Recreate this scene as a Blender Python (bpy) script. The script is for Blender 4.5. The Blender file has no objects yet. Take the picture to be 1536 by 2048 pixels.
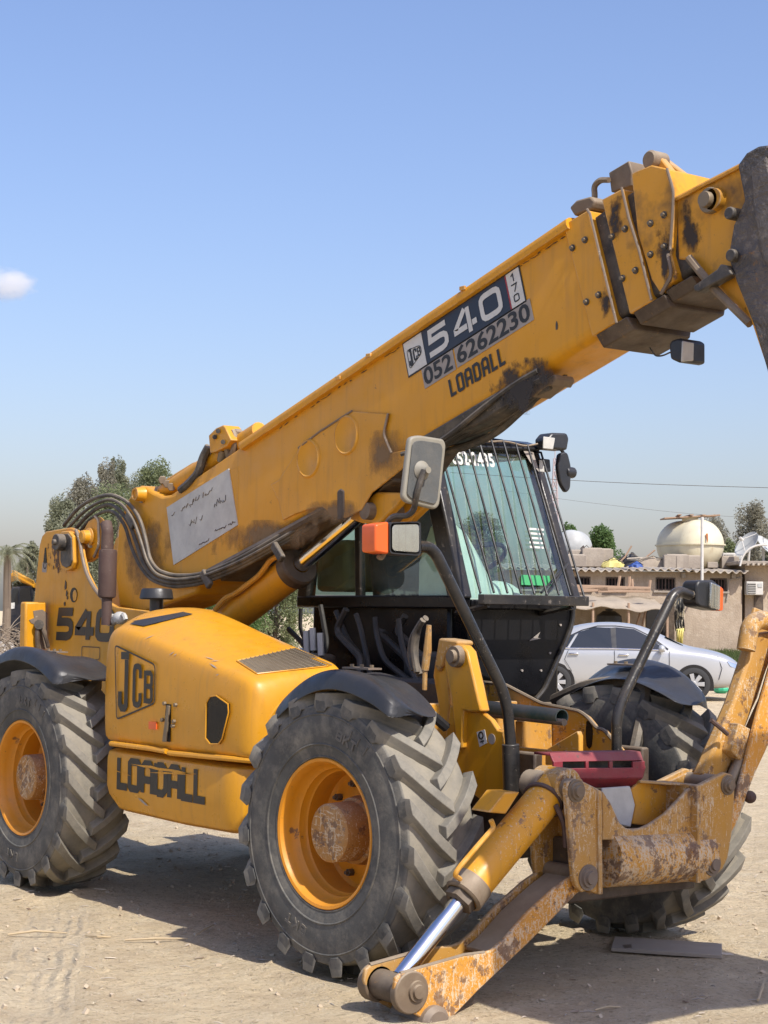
import bpy, bmesh, math, random
from mathutils import Vector as V, Matrix, noise as mnoise
random.seed(7)
scn = bpy.context.scene
COL = scn.collection
R = math.radians

# ------------------------------------------------------------------ camera
FPX = 3513.0
CAM = V((6.379, -5.69, 1.63))
def _basis():
    h = V((-.793, .608, 0)).normalized()
    h = Matrix.Rotation(.0030, 3, 'Z') @ h
    r = h.cross(V((0, 0, 1)))
    p = math.atan(201.5/FPX)
    f = h*math.cos(p) + V((0, 0, 1))*math.sin(p)
    u = r.cross(f)
    a = .012
    return h, r*math.cos(a)+u*math.sin(a), u*math.cos(a)-r*math.sin(a), f
HV, CR, CU, CF = _basis()
HR = HV.cross(V((0, 0, 1)))
cd = bpy.data.cameras.new('camera')
cam = bpy.data.objects.new('camera', cd); COL.objects.link(cam)
cd.sensor_fit = 'VERTICAL'; cd.sensor_height = 36; cd.sensor_width = 27
cd.lens = FPX/2048*36; cd.clip_start = .1; cd.clip_end = 6000
cam.matrix_world = Matrix(((CR.x, CU.x, -CF.x, CAM.x), (CR.y, CU.y, -CF.y, CAM.y), (CR.z, CU.z, -CF.z, CAM.z), (0, 0, 0, 1)))
scn.camera = cam

# ------------------------------------------------------------------ sky, sun, exposure
SUN_EL, SUN_AZ = R(50), R(-2.5)           # azimuth measured from +X towards +Y
sd = V((math.cos(SUN_EL)*math.cos(SUN_AZ), math.cos(SUN_EL)*math.sin(SUN_AZ), math.sin(SUN_EL)))
w = bpy.data.worlds.new('World'); scn.world = w; w.use_nodes = True
nt = w.node_tree; nt.nodes.clear()
sky = nt.nodes.new('ShaderNodeTexSky'); sky.sky_type = 'NISHITA'; sky.sun_disc = False
sky.sun_elevation = SUN_EL; sky.sun_rotation = math.pi/2 - SUN_AZ
sky.altitude = 0; sky.air_density = 1.3; sky.dust_density = 1.95; sky.ozone_density = 5.0
bg = nt.nodes.new('ShaderNodeBackground'); bg.inputs[1].default_value = .115
ow = nt.nodes.new('ShaderNodeOutputWorld')
hz = nt.nodes.new('ShaderNodeMix'); hz.data_type = 'RGBA'; hz.blend_type = 'MULTIPLY'; hz.inputs[0].default_value = 1; hz.inputs[7].default_value = (1.09, 1.0, 1.13, 1)
nt.links.new(sky.outputs[0], hz.inputs[6]); nt.links.new(hz.outputs[2], bg.inputs[0]); nt.links.new(bg.outputs[0], ow.inputs[0])
sl = bpy.data.lights.new('sun', 'SUN'); sl.energy = 3.9; sl.angle = R(.55); sl.color = (1, .95, .87)
so = bpy.data.objects.new('sun', sl); COL.objects.link(so)
so.rotation_euler = (-sd).to_track_quat('-Z', 'Y').to_euler()
vs = scn.view_settings
vs.view_transform = 'Standard'; vs.look = 'None'; vs.gamma = 1; vs.use_curve_mapping = False; vs.exposure = 0.50
scn.cycles.volume_bounces = 12; scn.cycles.max_bounces = 14; scn.cycles.transparent_max_bounces = 16
scn.render.engine = 'CYCLES'

# ------------------------------------------------------------------ pixel -> point on a known plane
def ray(px, py): return CF + CR*((px-768)/FPX) - CU*((py-1024)/FPX)
def S(px, py, Y):
    r = ray(px, py); return CAM + r*((Y-CAM.y)/r.y)
def FX(px, py, X):
    r = ray(px, py); return CAM + r*((X-CAM.x)/r.x)
def GZ(px, py, Z=0):
    r = ray(px, py); return CAM + r*((Z-CAM.z)/r.z)
def BK(px, py, d):                      # at horizontal distance d ahead of the camera
    r = ray(px, py); return CAM + r*(d/r.dot(HV))
BA = math.atan2(HR.y, HR.x)             # z rotation of things that face the camera

# ------------------------------------------------------------------ mesh collector
class MB:
    def __init__(s): s.v = []; s.f = []
    def add(s, vs, fs):
        o = len(s.v); s.v += [V(p) for p in vs]; s.f += [[i+o for i in f] for f in fs]; return s
    def prism(s, pts, off):
        n = len(pts); off = V(off)
        a = [V(p) for p in pts]
        nn = V((0, 0, 0))
        for i in range(n): nn += a[i].cross(a[(i+1) % n])
        if nn.dot(off) > 0: a.reverse()
        vs = a + [p+off for p in a]
        fs = [list(range(n)), list(range(2*n-1, n-1, -1))]
        for i in range(n):
            j = (i+1) % n; fs.append([j, i, n+i, n+j])
        return s.add(vs, fs)
    def box(s, c, d, rot=None):
        c = V(c); h = V(d)/2
        vs = [V((x*h.x, y*h.y, z*h.z)) for z in (-1, 1) for y in (-1, 1) for x in (-1, 1)]
        if rot is not None: vs = [rot @ p for p in vs]
        return s.add([p+c for p in vs], [[0, 2, 3, 1], [4, 5, 7, 6], [0, 1, 5, 4], [2, 6, 7, 3], [0, 4, 6, 2], [1, 3, 7, 5]])
    def tube(s, path, r, n=10, cap=True):
        P = [V(p) for p in path]; m = len(P)
        rr = r if isinstance(r, (list, tuple)) else [r]*m
        vs = []; fs = []
        t0 = (P[1]-P[0]).normalized()
        ref = V((0, 0, 1)) if abs(t0.z) < .9 else V((1, 0, 0))
        nv = t0.cross(ref).normalized()
        for i in range(m):
            t = ((P[min(i+1, m-1)]-P[i]).normalized() + (P[i]-P[max(i-1, 0)]).normalized())
            t = t.normalized() if t.length > 1e-9 else t0
            nv = (nv - t*nv.dot(t)).normalized(); b = t.cross(nv)
            for k in range(n):
                a = 2*math.pi*k/n; vs.append(P[i] + (nv*math.cos(a)+b*math.sin(a))*rr[i])
        for i in range(m-1):
            for k in range(n):
                k2 = (k+1) % n; fs.append([i*n+k, i*n+k2, (i+1)*n+k2, (i+1)*n+k])
        if cap: fs += [list(range(n-1, -1, -1)), list(range((m-1)*n, m*n))]
        return s.add(vs, fs)
    def cyl(s, a, b, r, n=20, r2=None): return s.tube([a, b], [r, r if r2 is None else r2], n)
    def lathe(s, prof, o, ax, n=32, closed=False):      # prof: (radius, height along ax)
        o = V(o); ax = V(ax).normalized()
        e1 = ax.cross(V((0, 0, 1)) if abs(ax.z) < .9 else V((1, 0, 0))).normalized(); e2 = ax.cross(e1)
        vs = []; fs = []; m = len(prof)
        for k in range(n):
            a = 2*math.pi*k/n; d = e1*math.cos(a)+e2*math.sin(a)
            for r, hh in prof: vs.append(o + d*r + ax*hh)
        for k in range(n):
            k2 = (k+1) % n
            for i in range(m if closed else m-1):
                j = (i+1) % m; fs.append([k*m+i, k2*m+i, k2*m+j, k*m+j])
        return s.add(vs, fs)
    def loft(s, secs, cap=True, closed=True):
        n = len(secs[0]); vs = [p for q in secs for p in q]; fs = []
        for i in range(len(secs)-1):
            for k in range(n if closed else n-1):
                k2 = (k+1) % n; fs.append([i*n+k, i*n+k2, (i+1)*n+k2, (i+1)*n+k])
        if cap: fs += [list(range(n-1, -1, -1)), list(range((len(secs)-1)*n, len(secs)*n))]
        return s.add(vs, fs)
    def ball(s, c, r, n=8, m=6, sq=(1, 1, 1)):
        c = V(c); vs = [c+V((0, 0, r*sq[2]))]; fs = []
        for i in range(1, m):
            t = math.pi*i/m
            for k in range(n):
                a = 2*math.pi*k/n; vs.append(c+V((r*sq[0]*math.sin(t)*math.cos(a), r*sq[1]*math.sin(t)*math.sin(a), r*sq[2]*math.cos(t))))
        vs.append(c-V((0, 0, r*sq[2])))
        for k in range(n):
            k2 = (k+1) % n; fs.append([0, 1+k, 1+k2])
            for i in range(m-2): fs.append([1+i*n+k, 1+(i+1)*n+k, 1+(i+1)*n+k2, 1+i*n+k2])
            fs.append([len(vs)-1, 1+(m-2)*n+k2, 1+(m-2)*n+k])
        return s.add(vs, fs)
    def mesh(s, name, smooth=35):
        me = bpy.data.meshes.new(name); me.from_pydata([tuple(p) for p in s.v], [], s.f); me.validate()
        bm = bmesh.new(); bm.from_mesh(me); bmesh.ops.recalc_face_normals(bm, faces=bm.faces); bm.to_mesh(me); bm.free()
        if smooth:
            me.shade_smooth(); me.set_sharp_from_angle(angle=R(smooth))
        return me
    def build(s, name, mat, parent=None, bevel=0, smooth=35, seg=2, **props):
        me = s.mesh(name, smooth); me.materials.append(mat)
        o = bpy.data.objects.new(name, me); COL.objects.link(o); o.parent = parent
        if bevel:
            b = o.modifiers.new('bevel', 'BEVEL'); b.width = bevel; b.segments = seg; b.limit_method = 'ANGLE'; b.angle_limit = R(35); b.harden_normals = False
        for k, x in props.items(): o[k] = x
        return o
def thing(name, label, cat, loc=(0, 0, 0), rz=0, group=None):
    o = bpy.data.objects.new(name, None); COL.objects.link(o); o.location = loc; o.rotation_euler = (0, 0, rz)
    o.empty_display_size = .2; o['label'] = label; o['category'] = cat
    if group: o['group'] = group
    return o
def part_empty(name, parent, loc=(0, 0, 0), scale=(1, 1, 1)):
    o = bpy.data.objects.new(name, None); COL.objects.link(o); o.parent = parent; o.location = loc; o.scale = scale; o.empty_display_size = .1; return o
def tag(o, label, cat, group=None):
    o['label'] = label; o['category'] = cat
    if group: o['group'] = group
    return o
def copy_tree(o, parent=None):
    c = o.copy(); COL.objects.link(c); c.parent = parent
    for ch in list(o.children): copy_tree(ch, c)
    return c

# ------------------------------------------------------------------ materials
class NT:
    def __init__(s, name):
        s.m = bpy.data.materials.new(name); s.m.use_nodes = True; s.t = s.m.node_tree
        s.b = s.t.nodes['Principled BSDF']; s.out = s.t.nodes['Material Output']
        s.pos = s.t.nodes.new('ShaderNodeTexCoord').outputs['Object']
    def n(s, typ, **kw):
        x = s.t.nodes.new(typ)
        for k, v in kw.items(): setattr(x, k, v)
        return x
    def l(s, a, b): s.t.links.new(a, b)
    def val(s, x, sock):
        if isinstance(x, (int, float)): sock.default_value = x
        elif isinstance(x, tuple): sock.default_value = (*x, 1) if len(x) == 3 else x
        else: s.l(x, sock)
    def noise(s, scale, detail=4, rough=.55, vec=None, out=0, dist=0):
        x = s.n('ShaderNodeTexNoise'); x.inputs['Scale'].default_value = scale; x.inputs['Detail'].default_value = detail
        x.inputs['Roughness'].default_value = rough; x.inputs['Distortion'].default_value = dist
        s.l(vec or s.pos, x.inputs['Vector']); return x.outputs[out]
    def map(s, scale=(1, 1, 1), rot=(0, 0, 0), loc=(0, 0, 0), vec=None):
        x = s.n('ShaderNodeMapping'); x.inputs['Scale'].default_value = scale; x.inputs['Rotation'].default_value = rot; x.inputs['Location'].default_value = loc
        s.l(vec or s.pos, x.inputs['Vector']); return x.outputs[0]
    def vor(s, scale, feat='F1', vec=None, out='Distance'):
        x = s.n('ShaderNodeTexVoronoi', feature=feat); x.inputs['Scale'].default_value = scale; s.l(vec or s.pos, x.inputs['Vector']); return x.outputs[out]
    def wave(s, scale, dist=0, vec=None, det=2, axis='X'):
        x = s.n('ShaderNodeTexWave', bands_direction=axis); x.inputs['Scale'].default_value = scale; x.inputs['Distortion'].default_value = dist; x.inputs['Detail'].default_value = det
        s.l(vec or s.pos, x.inputs['Vector']); return x.outputs['Fac']
    def ramp(s, fac, *stops, interp='LINEAR'):
        x = s.n('ShaderNodeValToRGB'); cr = x.color_ramp; cr.interpolation = interp
        while len(cr.elements) < len(stops): cr.elements.new(.5)
        for e, (p, c) in zip(cr.elements, stops):
            e.position = p; e.color = (c, c, c, 1) if isinstance(c, (int, float)) else (*c, 1)
        s.l(fac, x.inputs[0]); return x.outputs[0]
    def step(s, fac, a, b): return s.ramp(fac, (a, 0.), (b, 1.))
    def mix(s, fac, a, b, blend='MIX'):
        x = s.n('ShaderNodeMix', data_type='RGBA', blend_type=blend)
        s.val(fac, x.inputs[0]); s.val(a, x.inputs[6]); s.val(b, x.inputs[7]); return x.outputs[2]
    def math(s, op, a, b=0.):
        x = s.n('ShaderNodeMath', operation=op); s.val(a, x.inputs[0]); s.val(b, x.inputs[1]); return x.outputs[0]
    def sep(s, vec=None):
        x = s.n('ShaderNodeSeparateXYZ'); s.l(vec or s.pos, x.inputs[0]); return x.outputs
    def normal_z(s):
        g = s.n('ShaderNodeNewGeometry'); return s.sep(g.outputs['Normal'])[2]
    def bump(s, h, strength=.3, dist=.01, normal=None):
        x = s.n('ShaderNodeBump'); x.inputs['Strength'].default_value = strength; x.inputs['Distance'].default_value = dist
        s.l(h, x.inputs['Height'])
        if normal is not None: s.l(normal, x.inputs['Normal'])
        s.l(x.outputs[0], s.b.inputs['Normal']); return x.outputs[0]
    def set(s, base=None, rough=None, metal=None, spec=None):
        if base is not None: s.val(base, s.b.inputs['Base Color'])
        if rough is not None: s.val(rough, s.b.inputs['Roughness'])
        if metal is not None: s.val(metal, s.b.inputs['Metallic'])
        if spec is not None: s.val(spec, s.b.inputs['Specular IOR Level'])
        return s

DUST = (.36, .29, .2)
def paint(name, base=(.665, .30, .006), fade=.25, chip=0., rust=.15, dust=.25, rough=.36, oil=0., seed=0., edge=.0):
    k = NT(name); p = k.map(loc=(seed, seed*1.7, seed*.6))
    b2 = tuple(x*.82+.015 for x in base)
    c = k.mix(k.math('MULTIPLY', k.step(k.noise(1.7, 5, .6, p), .3, .75), fade*2), base, b2)
    # streaks of run-down dirt
    st = k.noise(3, 4, .6, k.map((7, 7, .7), vec=p))
    c = k.mix(k.math('MULTIPLY', k.step(st, .52, .8), .45), c, (.33, .17, .04))
    if oil: c = k.mix(k.math('MULTIPLY', k.step(k.noise(2.3, 5, .65, p), .55, .68), oil), c, (.025, .02, .016))
    # fine speckle
    sp = k.step(k.noise(55, 3, .7, p), .66, .74)
    c = k.mix(k.math('MULTIPLY', sp, .5), c, (.10, .06, .03))
    if chip:
        big = k.noise(3.2, 5, .65, p)
        sc = k.noise(60, 3, .7, k.map((1.6, 1.6, .28), rot=(.5, .25, .4), vec=p))
        sc2 = k.noise(75, 3, .7, k.map((.3, 1.6, 1.5), rot=(.2, .6, .9), vec=p))
        sx_ = k.math('MAXIMUM', sc, sc2)
        m = k.step(k.math('ADD', k.math('MULTIPLY', big, .42), k.math('MULTIPLY', sx_, .72)), .712-.085*chip, .752-.085*chip)
        c = k.mix(k.math('MULTIPLY', m, .85), c, (.60, .49, .34))
        m2 = k.step(k.math('ADD', k.math('MULTIPLY', k.noise(17, 6, .75, p), .7), k.math('MULTIPLY', big, .4)), .645-.05*chip, .675-.05*chip)
        c = k.mix(k.math('MULTIPLY', m2, .85), c, k.mix(k.step(k.noise(30, 3, .6, p), .45, .6), (.12, .055, .028), (.20, .12, .07)))
    if rust:
        m = k.step(k.noise(6.5, 8, .7, p), .70-.12*rust, .735-.12*rust)
        c = k.mix(k.math('MULTIPLY', m, .85), c, (.12, .05, .022))
    if edge:
        bv = k.n('ShaderNodeBevel'); bv.samples = 3; bv.inputs[0].default_value = .014
        ge = k.n('ShaderNodeNewGeometry'); dt = k.n('ShaderNodeVectorMath', operation='DOT_PRODUCT'); k.l(bv.outputs[0], dt.inputs[0]); k.l(ge.outputs['Normal'], dt.inputs[1])
        em = k.step(k.math('ADD', k.math('SUBTRACT', 1., dt.outputs['Value']), k.math('MULTIPLY', k.math('SUBTRACT', k.noise(22, 5, .7, p), .5), .12)), .045, .10)
        c = k.mix(k.math('MULTIPLY', em, edge), c, k.mix(k.step(k.noise(13, 4, .6, p), .45, .6), (.50, .40, .26), (.16, .08, .04)))
    if dust:
        up = k.step(k.normal_z(), .2, .95)
        d = k.math('ADD', k.math('MULTIPLY', up, dust), k.math('MULTIPLY', k.step(k.noise(4, 6, .65, p), .4, .75), dust*.7))
        c = k.mix(d, c, DUST)
    k.set(c, k.ramp(k.noise(9, 5, .6, p), (.3, rough-.08), (.7, rough+.2)), spec=.45)
    hgt = k.math('ADD', k.math('MULTIPLY', k.noise(2.2, 2, .5, p), 2.2), k.math('MULTIPLY', k.noise(60, 3, .6, p), .08))
    k.bump(hgt, .22, .012)
    return k.m
def steel(name, base, rough=.5, metal=0., dust=.2, dirt=.5, chipcol=None, scale=1., bump=.25, dustcol=DUST):
    k = NT(name)
    c = k.mix(k.math('MULTIPLY', k.step(k.noise(3*scale, 5, .65), .35, .7), dirt), base, tuple(x*.55+.01 for x in base))
    if chipcol: c = k.mix(k.step(k.noise(26*scale, 6, .75), .61, .645), c, chipcol)
    if dust:
        d = k.math('ADD', k.math('MULTIPLY', k.step(k.normal_z(), .1, .9), dust), k.math('MULTIPLY', k.step(k.noise(5*scale, 6, .7), .42, .72), dust*.8))
        c = k.mix(d, c, dustcol)
    k.set(c, k.ramp(k.noise(7*scale, 4, .6), (.3, max(.05, rough-.12)), (.7, min(1, rough+.15))), metal)
    k.bump(k.math('ADD', k.noise(30*scale, 4, .6), k.math('MULTIPLY', k.noise(4*scale, 2), 2.)), bump, .006)
    return k.m
def flat(name, base, rough=.5, metal=0., spec=.5):
    k = NT(name); c = k.mix(k.math('MULTIPLY', k.step(k.noise(14, 4, .6), .4, .75), .35), base, tuple(x*.6+.02 for x in base))
    k.set(c, rough, metal, spec); return k.m
def glass(name, tint, rough=.02, refl=.14, dirt=.12):
    k = NT(name)
    t = k.n('ShaderNodeBsdfTransparent'); t.inputs[0].default_value = (*tint, 1)
    g = k.n('ShaderNodeBsdfGlossy'); g.inputs['Roughness'].default_value = rough; g.inputs[0].default_value = (.9, .95, 1, 1)
    d = k.n('ShaderNodeBsdfDiffuse'); d.inputs[0].default_value = (.30, .27, .22, 1)
    lw = k.n('ShaderNodeLayerWeight'); lw.inputs[0].default_value = .5
    f = k.math('ADD', k.math('MULTIPLY', k.math('POWER', lw.outputs['Facing'], 4.), .7), refl)
    m1 = k.n('ShaderNodeMixShader'); k.l(f, m1.inputs[0]); k.l(t.outputs[0], m1.inputs[1]); k.l(g.outputs[0], m1.inputs[2])
    m2 = k.n('ShaderNodeMixShader'); k.l(k.math('MULTIPLY', k.step(k.noise(5, 6, .7), .35, .8), dirt), m2.inputs[0]); k.l(m1.outputs[0], m2.inputs[1]); k.l(d.outputs[0], m2.inputs[2])
    k.l(m2.outputs[0], k.out.inputs[0]); return k.m

M = {}
M['yellow'] = paint('machine_yellow', dust=.05, rust=.22, edge=.7, fade=.4)
M['hood'] = paint('machine_yellow_hood', fade=.45, chip=0, rust=.08, dust=.04, rough=.3, seed=3)
M['boom'] = paint('machine_yellow_boom', fade=.35, rust=.16, dust=.04, rough=.38, seed=9, edge=.55)
M['oily'] = paint('machine_yellow_oily', fade=.3, rust=.35, dust=.1, oil=.75, rough=.42, seed=5, edge=.8)
M['worn'] = paint('machine_yellow_worn', base=(.50, .25, .035), fade=.4, chip=.9, rust=.35, dust=.44, rough=.6, seed=12, edge=.8)
M['scratched'] = paint('machine_yellow_scratched', base=(.60, .26, .02), fade=.3, chip=1.25, rust=.35, dust=.22, rough=.55, seed=21, edge=.6)
M['dustpaint'] = paint('machine_yellow_dusty', fade=.4, chip=.3, rust=.2, dust=.6, rough=.6, seed=15)
M['scratchyel'] = paint('cylinder_yellow', fade=.2, chip=.55, rust=.2, dust=.12, rough=.4, seed=17)
M['rim'] = paint('wheel_yellow', base=(.66, .25, .004), fade=.25, rust=.35, dust=.10, rough=.4, seed=2)
M['black'] = steel('black_paint', (.012, .012, .013), .32, dust=.10, dirt=.2, chipcol=(.14, .12, .1))
M['bar'] = steel('guard_black', (.006, .006, .007), .5, dust=.0, dirt=.2)
M['darkhose'] = steel('dark_hose', (.012, .012, .012), .6, dust=.08, dirt=.4)
M['plastic'] = steel('black_plastic', (.018, .020, .024), .40, dust=.045, dirt=.3, chipcol=None)
M['cabblack'] = steel('cab_black', (.005, .005, .006), .30, dust=.008, dirt=.3, bump=.12)
M['cabblack'].node_tree.nodes['Principled BSDF'].inputs['Specular IOR Level'].default_value = .22
M['grease'] = steel('greasy_steel', (.035, .032, .03), .55, dust=.35, dirt=.7, chipcol=(.16, .13, .1), scale=1.5, bump=.5)
k = NT('tarred_steel')
c = k.mix(k.step(k.noise(3, 6, .7), .38, .64), (.05, .045, .042), (.15, .125, .105))
c = k.mix(k.step(k.noise(5, 7, .75, k.map(loc=(2, 5, 1))), .60, .66), c, (.34, .16, .035))
c = k.mix(k.math('MULTIPLY', k.step(k.noise(24, 5, .75), .55, .66), .6), c, (.26, .22, .18))
k.set(c, k.ramp(k.noise(9, 4), (.3, .3), (.7, .75))); k.bump(k.math('ADD', k.noise(5, 5, .65, dist=1.2), k.math('MULTIPLY', k.noise(28, 5, .7), .3)), .9, .06); M['tar'] = k.m
M['darkbrown'] = steel('dirty_brown_steel', (.06, .038, .024), .6, dust=.3, dirt=.6, chipcol=(.18, .09, .02))
M['rusty'] = steel('rusty_exhaust', (.075, .04, .032), .7, dust=.12, dirt=.5, chipcol=(.13, .09, .07))
M['pin'] = steel('pin_steel', (.22, .17, .11), .5, .35, dust=.3, dirt=.6)
M['dustmetal'] = steel('dusty_metal', (.17, .12, .075), .65, .1, dust=.55, dirt=.5)
M['bare'] = steel('bare_worn_steel', (.20, .15, .11), .6, .1, dust=.3, dirt=.6, chipcol=(.5, .42, .33))
M['stainless'] = steel('stainless_plate', (.56, .55, .50), .6, .05, dust=.16, dirt=.55, scale=2.2, bump=.12, dustcol=(.20, .17, .12))
M['hose'] = steel('rubber_hose', (.03, .028, .026), .6, dust=.5, dirt=.4)
M['decalblack'] = flat('decal_black', (.014, .013, .012), .45)
M['decalnavy'] = flat('decal_navy', (.012, .02, .04), .4)
M['decalwhite'] = flat('decal_white', (.62, .61, .56), .5)
M['decalgrey'] = flat('decal_grey', (.33, .29, .25), .6)
M['decalred'] = flat('decal_red', (.35, .03, .04), .5)
M['orange'] = flat('orange_lens', (.75, .12, .02), .25)
M['redpaint'] = steel('red_paint', (.22, .016, .03), .5, dust=.15, dirt=.3, chipcol=(.08, .03, .03))
M['glass'] = glass('cab_glass', (.74, .90, .84), refl=.10, dirt=.20)
M['cleanglass'] = glass('lamp_glass', (.92, .93, .92), refl=.08, dirt=.1)
M['mirror'] = flat('mirror_back_plastic', (.26, .24, .19), .55)
M['mirrorpanel'] = steel('mirror_back_panel', (.095, .10, .098), .5, dust=.12, dirt=.5, scale=3)
k = NT('chrome'); k.set((.75, .76, .78), k.ramp(k.noise(20, 3), (.3, .08), (.7, .2)), 1.); M['chrome'] = k.m
k = NT('reflector'); k.set((.85, .85, .82), .12, 1.); M['reflector'] = k.m
# tyre rubber: grey with dust, darker inside grooves is left to light
k = NT('tyre_rubber')
c = k.mix(k.step(k.noise(4, 5, .65), .35, .7), (.075, .074, .068), (.125, .12, .107))
c = k.mix(k.math('MULTIPLY', k.step(k.noise(9, 6, .72), .46, .70), .75), c, (.24, .215, .17))
xy = k.sep(); rr_ = k.math('SQRT', k.math('ADD', k.math('MULTIPLY', xy[0], xy[0]), k.math('MULTIPLY', xy[2], xy[2])))
tread = k.math('MULTIPLY', k.step(rr_, .56, .60), k.math('LESS_THAN', k.math('ABSOLUTE', xy[1]), .2065))
c = k.mix(k.math('MULTIPLY', tread, k.math('ADD', .35, k.math('MULTIPLY', k.step(k.noise(12, 6, .7), .35, .65), .45))), c, (.27, .245, .195))
packed = k.math('MULTIPLY', k.math('LESS_THAN', k.math('ABSOLUTE', k.math('SUBTRACT', rr_, .588)), .016), k.math('LESS_THAN', k.math('ABSOLUTE', xy[1]), .185))
c = k.mix(k.math('MULTIPLY', packed, k.step(k.noise(7, 5, .65), .3, .6)), c, (.27, .24, .185))
k.set(c, .78, spec=.25); k.bump(k.math('ADD', k.noise(45, 5, .65), k.math('MULTIPLY', k.noise(8, 3), 1.5)), .3, .006); M['rubber'] = k.m

def stain(name, col, thr=.5, soft=.25, sc=6.):
    k = NT(name); g = k.n('ShaderNodeTexCoord').outputs['Generated']
    vm = k.n('ShaderNodeVectorMath', operation='SUBTRACT'); k.l(g, vm.inputs[0]); vm.inputs[1].default_value = (.5, .5, .5)
    sp = k.sep(vm.outputs[0]); r = k.math('SQRT', k.math('ADD', k.math('MULTIPLY', sp[0], sp[0]), k.math('MULTIPLY', sp[2], sp[2])))
    f = k.math('SUBTRACT', k.math('ADD', k.math('MULTIPLY', k.math('ADD', k.math('MULTIPLY', k.noise(sc, 7, .7), .6), k.math('MULTIPLY', k.noise(sc*2.3, 6, .7, k.map((1, 1, .35))), .4)), 2.6), -.55), k.math('MULTIPLY', r, 1.15))
    m = k.step(f, thr-soft/2, thr+soft/2)
    tr = k.n('ShaderNodeBsdfTransparent'); mx = k.n('ShaderNodeMixShader'); k.l(k.math('MULTIPLY', m, .85), mx.inputs[0]); k.l(tr.outputs[0], mx.inputs[1]); k.l(k.b.outputs[0], mx.inputs[2]); k.l(mx.outputs[0], k.out.inputs[0])
    k.set(col, .6); return k.m
M['stain'] = stain('oil_stain', (.03, .022, .016)); M['ruststain'] = stain('rust_stain', (.10, .042, .018), .55, .12, 14.); M['dullstain'] = stain('dull_stain', (.20, .12, .05), .5, .5, 3.)
# ------------------------------------------------------------------ lettering (stroke glyphs on a w x 1 cell)
GL = {
 'J': (.62, [[(.1, 1), (.52, 1)], [(.40, .93), (.40, .12), (.33, .07), (.17, .07), (.08, .14), (.08, .36)]]),
 'C': (.62, [[(.52, .66), (.52, .82), (.47, .9), (.38, .92), (.24, .92), (.15, .9), (.1, .82), (.1, .18), (.15, .1), (.24, .08), (.38, .08), (.47, .1), (.52, .18), (.52, .34)]]),
 'B': (.62, [[(.08, .0), (.08, 1.0)], [(.15, .93), (.44, .93), (.53, .86), (.53, .6), (.46, .52), (.15, .52)], [(.46, .50), (.54, .42), (.54, .14), (.46, .07), (.15, .07)]]),
 'K': (.62, [[(.09, 0), (.09, 1)], [(.16, .48), (.55, 1)], [(.24, .56), (.57, 0)]]),
 'T': (.6, [[(.02, .92), (.58, .92)], [(.3, .85), (.3, 0)]]),
 'L': (.55, [[(.09, 1), (.09, .08), (.52, .08)]]),
 'O': (.64, [[(.32, .93), (.16, .93), (.09, .86), (.09, .14), (.16, .07), (.48, .07), (.55, .14), (.55, .86), (.48, .93), (.32, .93)]]),
 'A': (.64, [[(.09, 0), (.09, .80), (.2, .93), (.44, .93), (.55, .80), (.55, 0)], [(.16, .42), (.48, .42)]]),
 'D': (.64, [[(.09, .0), (.09, 1.)], [(.16, .93), (.42, .93), (.55, .80), (.55, .2), (.42, .07), (.16, .07)]]),
 '5': (.66, [[(.58, .91), (.14, .91), (.12, .57), (.40, .58), (.49, .55), (.54, .48), (.55, .38), (.54, .22), (.49, .13), (.40, .09), (.05, .09)]]),
 '4': (.68, [[(.47, 0), (.47, .94)], [(.40, .93), (.10, .36), (.10, .28), (.40, .28)], [(.54, .28), (.66, .28)]]),
 '1': (.4, [[(.05, .72), (.24, .93), (.24, 0)]]),
 '7': (.6, [[(.04, .92), (.52, .92), (.24, 0)]]),
 '0': (.66, [[(.33, .9), (.22, .9), (.15, .87), (.11, .8), (.1, .7), (.1, .3), (.11, .2), (.15, .13), (.22, .1), (.44, .1), (.51, .13), (.55, .2), (.56, .3), (.56, .7), (.55, .8), (.51, .87), (.44, .9), (.33, .9)]]),
}
def stroke(mb, pts, wd, put, lay):
    n = len(pts); closed = (abs(pts[0][0]-pts[-1][0])+abs(pts[0][1]-pts[-1][1])) < 1e-6
    P = [V((x, y)) for x, y in pts]; Lf = []; Rt = []
    for i in range(n):
        d1 = (P[i]-P[i-1]) if i > 0 else (P[i]-P[n-2] if closed else None)
        d2 = (P[i+1]-P[i]) if i < n-1 else (P[1]-P[0] if closed else None)
        if d1 is None: d1 = d2
        if d2 is None: d2 = d1
        n1 = V((-d1.y, d1.x)).normalized(); n2 = V((-d2.y, d2.x)).normalized()
        m = (n1+n2); m = m/max(.35, m.length_squared/2) if m.length > 1e-6 else n1
        Lf.append(P[i]+m*wd/2); Rt.append(P[i]-m*wd/2)
    vs = [put(p.x, p.y, lay) for p in Lf] + [put(p.x, p.y, lay) for p in Rt]
    mb.add(vs, [[i, i+1, n+i+1, n+i] for i in range(n-1)])
def lettering(name, text, o, ex, ey, nrm, height, width, wd, mat, parent, gap=.1, slant=0., eps=.0004):
    """stroke lettering on a flat face: o lower left corner, ex/ey unit axes, nrm outward"""
    tot = sum(GL[c][0] for c in text)+gap*(len(text)-1); sx = width/tot
    mb = MB(); x0 = 0
    for c in text:
        gw, sts = GL[c]
        for li, st in enumerate(sts):
            stroke(mb, [((x0+x)*sx/height, y) for x, y in st], wd, lambda x, y, l: o+ex*(x*height+slant*y*height)+ey*(y*height)+nrm*(eps*l), li)
        x0 += gw+gap
    ob = mb.build(name, mat, parent, smooth=0)
    return ob
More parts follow.
